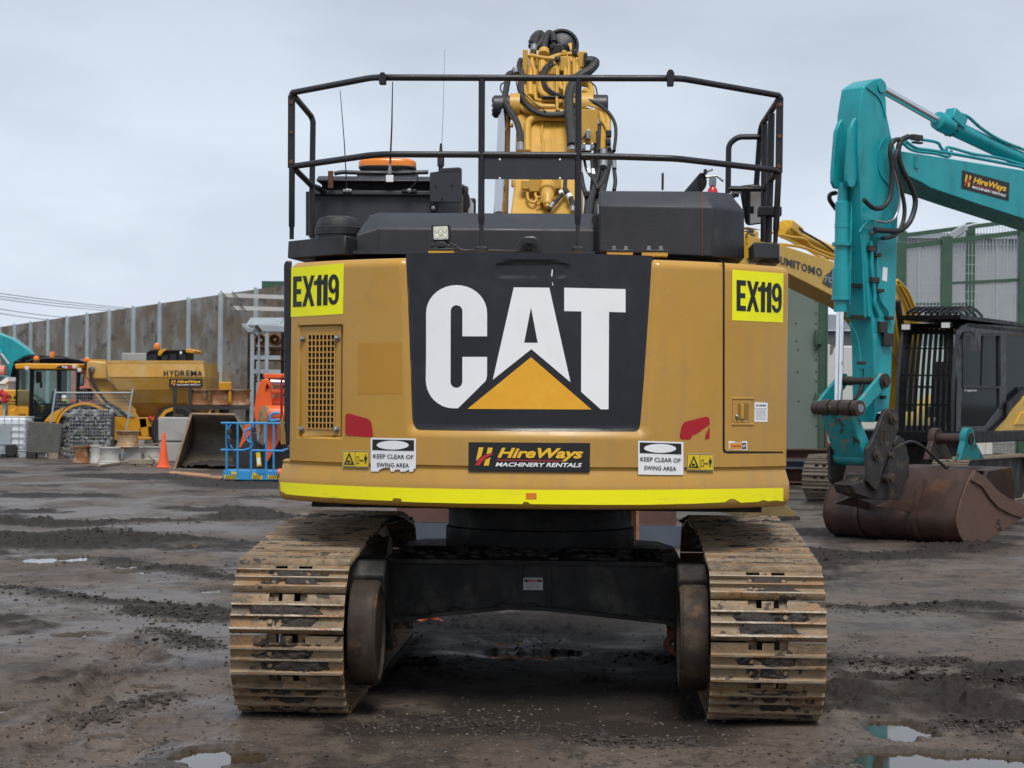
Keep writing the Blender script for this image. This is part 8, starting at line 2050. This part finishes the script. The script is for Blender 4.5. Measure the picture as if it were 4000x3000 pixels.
# ---- loader bucket with mud, and a timber edge
dL = gd(1505)
LBf = Frame(at('Z1', 1500, 1500, dL).x, dL, 0)
lb = thing('loader_bucket', 'big empty grey loader bucket tipped forward, with mud inside', 'bucket', LBf)
def l_(x, y, d=0): return LBf.y('Z1', x, y, d)
# back curve between left and right side plates; mouth faces the camera
front_l, front_r = [l_(1312, 1510, -.0), l_(1435, 1090, .25)], [l_(1905, 1525, -.0), l_(1830, 1140, .25)]
secL = [l_(1312, 1510, -.1), l_(1330, 1490, .5), l_(1390, 1420, 1.0), l_(1430, 1330, 1.2), l_(1450, 1210, 1.15), l_(1440, 1090, .3)]
secR = [l_(1990, 1535, -.1), l_(1960, 1500, .5), l_(1930, 1440, 1.0), l_(1910, 1340, 1.2), l_(1900, 1230, 1.15), l_(1760, 1095, .3)]
def lerp_sec(a, b, t): return [p.lerp(q, t) for p, q in zip(a, b)]
mb = MB(); n_ = 12; S_ = [lerp_sec(secL, secR, i / n_) for i in range(n_ + 1)]
for i in range(n_ + 1): S_[i] = crom(S_[i], 4)
m_ = len(S_[0]); mb.add([p for s in S_ for p in s], [(i * m_ + j, i * m_ + j + 1, (i + 1) * m_ + j + 1, (i + 1) * m_ + j) for i in range(n_) for j in range(m_ - 1)])
o = mb.build('bucket_shell', M_BUCKG, lb, fix=False, smooth=60); sm = o.modifiers.new('solid', 'SOLIDIFY'); sm.thickness = .06; sm.offset = 0
for S1, nm in ((S_[0], 'l'), (S_[-1], 'r')):
    mb = MB(); mb.loop2(S1, [p + Vector((-.04 if nm == 'l' else .04, 0, 0)) for p in S1]); mb.build('bucket_side', M_BUCKG, lb)
mb = MB(); mb.tube([S_[0][-1], S_[-1][-1]], .02, 8); mb.bar(S_[0][-1], S_[0][0], .03, .03); mb.build('bucket_rim', M_RIMT, lb)
mb = MB(); hz_ = []
for i in range(24):
    for j in range(7):
        f_, g_ = i / 23, j / 6; p = secL[0].lerp(secR[0], .05 + .75 * f_); hz_.append(Vector((p.x, .0 + .75 * g_, max(.02, .05 + .16 * math.sin(PI * f_) * math.sin(PI * min(1, g_ * .9 + .1)) + random.uniform(-.03, .03)))))
mb.add(hz_, [(i * 7 + j, (i + 1) * 7 + j, (i + 1) * 7 + j + 1, i * 7 + j + 1) for i in range(23) for j in range(6)]); o = mb.build('mud_heap', M_MUD, lb, fix=False, smooth=60)
dE = gd(1545); fr = Frame(at('Z1', 1460, 1545, dE).x, dE, 0); o = thing('steel_plate', 'flat orange rusted plate lying on the mud before the loader bucket', 'plate', fr)
w = [fr.z('Z1', *p, .03) for p in ((1255, 1527), (1300, 1520), (1420, 1528), (1590, 1545), (1570, 1553), (1680, 1560), (1655, 1574), (1450, 1553), (1300, 1540))]
mb = MB(); mb.loop2(w, [Vector((p.x, p.y, 0)) for p in w]); mb.build('plate_sheet', paint('plate_orange', (.4, .2, .1), .7, var=.2, bump=.02), o)
mb = MB(); mb.bar(fr.z('Z1', 1290, 1538, .02), fr.z('Z1', 1640, 1572, .02), .03, .03); mb.build('plate_edge', M_RUST, o)
# ---- rack with rusty rims behind the blocks
RK = fr_at('Z1', 1600, 56.5); rk = thing('rim_rack', 'low dark steel rack with two tall uprights behind the concrete blocks', 'rack', RK)
def r_(x, y, d=0): return RK.y('Z1', x, y, d)
for x in (1315, 1430):
    a2, b2 = r_(x, 880, -.1), r_(x, 1060, -.1); mb = MB(); mb.box(a2.x - .045, a2.x + .045, -.14, -.06, .0, a2.z); mb.build('rack_upright', M_RACK, rk)
for d in (-.1, .8):
    a2, b2 = r_(1310, 1025, d), r_(1875, 1060, d); mb = MB(); mb.box(a2.x, r_(1875, 1025, d).x, d - .05, d + .05, b2.z, a2.z); mb.build('rack_beam', M_RACK, rk)
for x in (1600, 1860): a2 = r_(x, 1060, .3); mb = MB(); mb.box(a2.x - .05, a2.x + .05, .25, .35, 0, a2.z); mb.build('rack_leg', M_RACK, rk)
for x0, x1, lb_ in ((1395, 1560, 'leftmost of three rusty rims lying on the dark rack'), (1560, 1715, 'middle of three rusty rims lying on the dark rack'), (1718, 1878, 'rightmost of three rusty rims lying on the dark rack')):
    rim('Z1', x0, x1, 905, 1024, 56.4, M_RIMR, lb_, group='rusty rims on the rack')
# ---- galvanised frame tower with stacked rims
GT = fr_at('V2', 1150, 60); gt = thing('frame_tower', 'galvanised steel frame tower with ribbed sloping top beside the big excavator', 'frame', GT)
def g_(x, y, d=0): return GT.y('V2', x, y, d)
for x0, x1 in ((945, 1018), (1215, 1282)):
    a2, b2 = g_(x0, 1180), g_(x1, 1180); mb = MB(); mb.box(a2.x, b2.x, -.06, .06, 0, a2.z); mb.build('tower_post', M_GALV, gt, bevel=.01)
a2 = g_(1700, 1180); mb = MB(); mb.box(a2.x, a2.x + .4, -.06, .06, 0, a2.z); mb.build('tower_post', M_GALV, gt)
mb = MB(); mb.tube([g_(1100, 1200, -.1), Vector((g_(1095, 1640, -.1).x, -.1, .5))], .03, 8); mb.build('tower_rod', M_GALV, gt)
for y in (1640, 1900, 2600):
    p = g_(945, y); mb = MB(); mb.box(p.x, g_(1500, y).x, -.04, .04, p.z - .06, p.z + .06); mb.build('tower_rail', M_GALV, gt)
for pts, d0, d1, mt in ((((775, 1030), (800, 1012), (840, 1015), (905, 1080), (1060, 1130), (1060, 1170), (960, 1175), (900, 1180), (780, 1060)), -.1, .1, M_GALV), (((985, 1060), (1075, 1020), (1190, 1155), (1105, 1215)), -.25, -.1, M_GALV), (((1100, 1045), (1700, 1045), (1700, 1170), (1200, 1165)), -.08, .08, M_GALV)):
    w = [g_(x, y, d0) for x, y in pts]; mb = MB(); mb.loop2(w, [p + Vector((0, d1 - d0, 0)) for p in w]); mb.build('tower_head', mt, gt, bevel=.01)
w = [g_(x, y, -.27) for x, y in ((1005, 1062), (1070, 1035), (1165, 1150), (1108, 1190))]; mb = MB(); mb.add(w, [(0, 1, 2, 3)]); mb.build('channel_hollow', M_RACK, gt, fix=False)
for i in range(16):
    x = 880 + i * 38; a2, b2 = g_(x, 1050, .0), g_(x + 95, 920, .6); mb = MB(); mb.bar(a2, b2, .075, .05); mb.build('deck_rib', M_GALV, gt)
mb = MB(); mb.hull([g_(x, y, d) for x, y, d in ((870, 1056, .02), (1560, 1056, .02), (1655, 925, .62), (965, 925, .62))] + [g_(870, 1062, .05), g_(1655, 935, .65)]); mb.build('deck_sheet', M_GALV, gt)
RS = fr_at('V2', 1250, 61); 
def rimx(k, x0, x1, y0, y1, d, mat, label):
    """rim standing on edge facing the camera"""
    a2, b2 = at(k, x0, y0, d), at(k, x1, y1, d); r = (b2.x - a2.x) / 2
    fr = Frame((a2.x + b2.x) / 2, d, 0, (a2.z + b2.z) / 2); o = thing('wheel_rim', label, 'wheel rim', fr, 'rims stacked in the frame tower')
    pr = rim_prof(.5, r); mb = MB(); mb.lathe(pr + [pr[0]], (0, 0, 0), (0, 1, 0), 30, caps=False); mb.build('rim_barrel', mat, o, fix=False)
    mb = MB(); mb.lathe([(r * .25, .2), (r * .8, .22), (r * .8, .24), (r * .25, .22)], (0, 0, 0), (0, 1, 0), 30, caps=False); mb.build('rim_disc', mat, o)
rimx('V2', 1010, 1230, 1190, 1440, 61, M_RIMR, 'rusty rim facing out, left in the frame tower')
rimx('V2', 1270, 1490, 1190, 1425, 61, M_RIMR, 'rusty rim facing out, right in the frame tower')
rim('V2', 1010, 1270, 1460, 1620, 60.6, M_RIMW, 'whitish rim lying flat in the left of the frame tower', group='rims stacked in the frame tower')
rim('V2', 1275, 1500, 1460, 1620, 60.6, M_RIMT, 'tan rim lying flat in the right of the frame tower', group='rims stacked in the frame tower')
SHf = Frame(at('Z1', 2000, 700, 60.9).x, 60.9, 0); o = thing('shelf_rack', 'dark rusty shelf rack holding rims inside the frame tower', 'rack', SHf)
for y in (1445, 1650, 2050):
    a2 = SHf.y('V2', 930, y, 0); b2 = SHf.y('V2', 1560, y, 0); mb = MB(); mb.box(a2.x, b2.x, -.6, 1.0, a2.z - .08, a2.z - .01); mb.build('shelf', M_RUST, o)
for x in (935, 1555):
    a2 = SHf.y('V2', x, 1180, 0); mb = MB(); mb.box(a2.x - .06, a2.x + .06, -.1, .05, 0, a2.z); mb.build('shelf_post', M_RACK, o); mb = MB(); mb.box(a2.x - .06, a2.x + .06, .9, 1.0, 0, a2.z); mb.build('shelf_post', M_RACK, o)
# dark clutter on the lower shelf
rim('V2', 1020, 1270, 1880, 2040, 60.6, M_RACK, 'dark rim on the lowest shelf of the frame tower, left', group='rims stacked in the frame tower')
rim('V2', 1280, 1520, 1880, 2040, 60.6, M_RIMR, 'rusty rim on the lowest shelf of the frame tower, right', group='rims stacked in the frame tower')
# ---- overhead galvanised beams
for (x0, y0, x1, y1, d, lb_) in ((420, 487, 1620, 528, 62, 'upper pale steel rail reaching left from behind the big excavator'), (595, 725, 1620, 752, 62, 'lower pale steel rail reaching left from behind the big excavator')):
    a2, b2 = at('V2', x0, y0, d), at('V2', x1, y1, d); b2 = b2 + (b2 - a2) * .6
    fr = Frame(a2.x, d, 0, 0); o = thing('overhead_rail', lb_, 'rail', fr)
    for dd in (0, .5): mb = MB(); mb.bar(fr.loc(a2) + Vector((dd * .9, dd, dd * .05)), fr.loc(b2) + Vector((0, dd, dd * .05)), .08, .12 if dd == 0 else .10); mb.build('rail_beam', paint('pale_galvanised_%d' % int(x0 + dd * 10), (.5, .5, .48), .5, var=.08), o)
    for f_ in (.02, .13): p = fr.loc(a2.lerp(b2, f_)); mb = MB(); mb.bar(p + Vector((-.10, -.08, .12)), p + Vector((.12, -.08, -.12)), .02, .025); mb.build('rail_clip', M_RACK, o)
    p = fr.loc(b2); mb = MB(); mb.box(p.x - .12, p.x + .12, -.1, .12, 0, p.z + .2); mb.build('rail_post', M_GALV, o)
# ---- orange boom lift
OL = fr_at('Y7', 850, 45.5); ol = thing('boom_lift', 'orange boom lift arm folded down beside the big excavator', 'boom lift', OL)
def o_(x, y, d=0): return OL.y('Y7', x, y, d)
def opoly(name, pts, d0, d1, mat, bevel=.015):
    w = [o_(x, y, d0) for x, y in pts]; mb = MB(); mb.loop2(w, [p + Vector((0, d1 - d0, 0)) for p in w]); return mb.build(name, mat, ol, bevel=bevel)
opoly('main_arm', ((805, 870), (825, 845), (870, 838), (893, 870), (900, 960), (905, 1060), (870, 1090), (850, 1110), (860, 1150), (790, 1165), (768, 1140), (765, 1080), (780, 960)), -.2, .2, M_LIFT)
opoly('main_arm', ((835, 800), (1010, 800), (1010, 830), (870, 835), (835, 830)), -.15, .25, M_LIFT)
opoly('knuckle', ((850, 880), (870, 850), (885, 900), (875, 910), (865, 885), (860, 925), (848, 920)), -.24, -.2, M_LIFT)
opoly('side_arm', ((905, 990), (960, 970), (1010, 980), (1010, 1035), (900, 1030)), -.1, .2, M_LIFT)
mb = MB(); c = o_(880, 1110, -.25); mb.lathe([(.17, -.3), (.2, -.2), (.2, .2), (.17, .3)], c + Vector((.25, 0, 0)), Vector((1, .2, 0)), 24); mb.build('slew_drum', M_LIFT, ol)
mb = MB(); c = o_(858, 1112, -.3); mb.lathe([(.16, 0), (.2, .02), (.2, .06), (.14, .07)], c, Vector((-.7, -.7, 0)), 24); mb.build('slew_ring', M_RIMT, ol)
opoly('lower_arm', ((700, 1190), (760, 1180), (740, 1260), (660, 1370), (650, 1360)), .1, .35, M_LIFT)
opoly('lower_link', ((860, 1170), (945, 1170), (945, 1330), (870, 1470), (850, 1470)), -.1, .3, M_LIFT)
opoly('yellow_cover', ((780, 1190), (820, 1190), (815, 1260), (785, 1240)), -.15, .1, M_RIMT)
mb = MB(); mb.cyl(o_(895, 862, -.3), o_(1010, 868, -.3), .06, n=12); mb.build('cylinder_rod', M_CHROME, ol)
mb = MB(); mb.tube([o_(905, 935, -.2), o_(1010, 932, -.2)], .07, 10); mb.build('cylinder_tube', M_LIFT, ol)
opoly('lift_chassis', ((650, 1440), (980, 1420), (980, 1540), (650, 1540)), .3, 1.6, paint('lift_tan', (.28, .19, .11), .7, var=.2, bump=.02))
for x in (740, 930): p = o_(x, 1500, .3); mb = MB(); mb.lathe([(.2, 0), (.38, .02), (.4, .15), (.38, .3), (.2, .32)], (p.x, .1, .4), (0, 1, 0), 20); mb.build('wheel', M_RUB, ol)
# ---- blue basket
BK = fr_at('Y7', 760, 42.3); bk = thing('work_basket', 'blue tubular steel work basket with hazard striped floor, standing on the ground', 'basket', BK)
def b_(x, y, d=0): return BK.y('Y7', x, y, d)
TR = .022
def bt(pts, d=0, r=TR, name='basket_tube', d2=None):
    w = [b_(*p, d if d2 is None else (d if i % 2 == 0 else d2)) for i, p in enumerate(pts)]; mb = MB(); mb.tube(fillet(w, .06), r, 8); return mb.build(name, M_BASK, bk)
zfl_ = b_(700, 1600).z
for d in (0, .85):
    bt([(512, 1175), (990, 1178)], d, name='top_rail'); bt([(512, 1380), (990, 1388)], d, name='mid_rail')
    for x in (556, 640, 742, 857, 915): bt([(x, 1178), (x, 1600)], d, name='basket_post')
for x in (520, 985):
    for y in (1177, 1382): mb = MB(); p, q = b_(x, y, 0), b_(x, y, .85); q.z = p.z; q.x = p.x; mb.tube([p, q], TR, 8); mb.build('side_rail', M_BASK, bk)
bt([(590, 1190), (570, 1210), (575, 1330), (600, 1370)], -.03, .018, 'gate_tube'); bt([(740, 1220), (705, 1225), (698, 1270), (715, 1315), (750, 1325)], -.03, .024, 'gate_loop'); bt([(755, 1180), (770, 1300), (740, 1370), (690, 1380)], -.03, .018, 'gate_tube')
bt([(890, 1160), (888, 1120), (910, 1100), (960, 1100)], .2, .03, 'control_guard'); bt([(890, 1160), (960, 1150)], .2, .03, 'control_guard')
for x, y in ((575, 1240), (575, 1310), (765, 1225), (768, 1270), (770, 1300)): p = b_(x, y, -.04); mb = MB(); mb.cbox(p, .09, .07, .10); mb.build('gate_hinge', M_RACK, bk, bevel=.01)
a2, b2 = b_(532, 1535), b_(975, 1612); mb = MB(); mb.box(a2.x, b2.x, -.02, .88, b2.z if b2.z > .03 else .03, a2.z); fl_ = mb.build('basket_floor', M_BASK, bk, bevel=.01)
mb = MB(); mb.box(a2.x + .4, b2.x - .1, .1, .8, .0, max(b2.z, .03) - .001); mb.build('basket_foot', M_BASK, bk)
for s0, s1 in ((540, 635), (750, 825), (870, 960)):
    print_on('hazard_plate', M_WARN, fl_, rectvf(zq('Y7', (s0, 1572), (s1, 1575), (s1, 1605), (s0, 1602))), lambda u, v: BK.plane(u, v, 1, -.026))
    x = s0 + 6
    while x < s1 - 12:
        print_on('hazard_bar', M_INK, fl_, rectvf(zq('Y7', (x + 8, 1574), (x + 15, 1574), (x + 7, 1603), (x, 1603))), lambda u, v: BK.plane(u, v, 1, -.030)); x += 15
print_on('floor_label', M_WARN, fl_, rectvf(zq('Y7', (592, 1545), (632, 1547), (632, 1568), (592, 1566))), lambda u, v: BK.plane(u, v, 1, -.026))
print_on('floor_label', M_WARN, fl_, rectvf(zq('Y7', (755, 1553), (792, 1555), (792, 1572), (755, 1570))), lambda u, v: BK.plane(u, v, 1, -.026))
w = [b_(x, y, -.05) for x, y in ((780, 1400), (812, 1400), (822, 1500), (788, 1505))]; mb = MB(); mb.loop2(w, [p + Vector((0, .01, 0)) for p in w]); tg_ = mb.build('tag_sleeve', M_WARN, bk)
w = [b_(x, y, -.056) for x, y in ((786, 1440), (810, 1440), (814, 1490), (792, 1492))]; mb = MB(); mb.add(w, [(0, 1, 2, 3)]); mb.build('tag_card', M_WHITE, tg_, fix=False)
w = [b_(x, y, -.03) for x, y in ((780, 1530), (860, 1525), (862, 1560), (780, 1562))]; mb = MB(); mb.loop2(w, [p + Vector((0, .1, 0)) for p in w]); mb.build('toe_plate', M_BASK, bk)
p = b_(950, 1555, -.05); mb = MB(); mb.cyl(p, p + Vector((.3, 0, 0)), .09, n=14); mb.build('floor_roller', M_LIFT, bk)
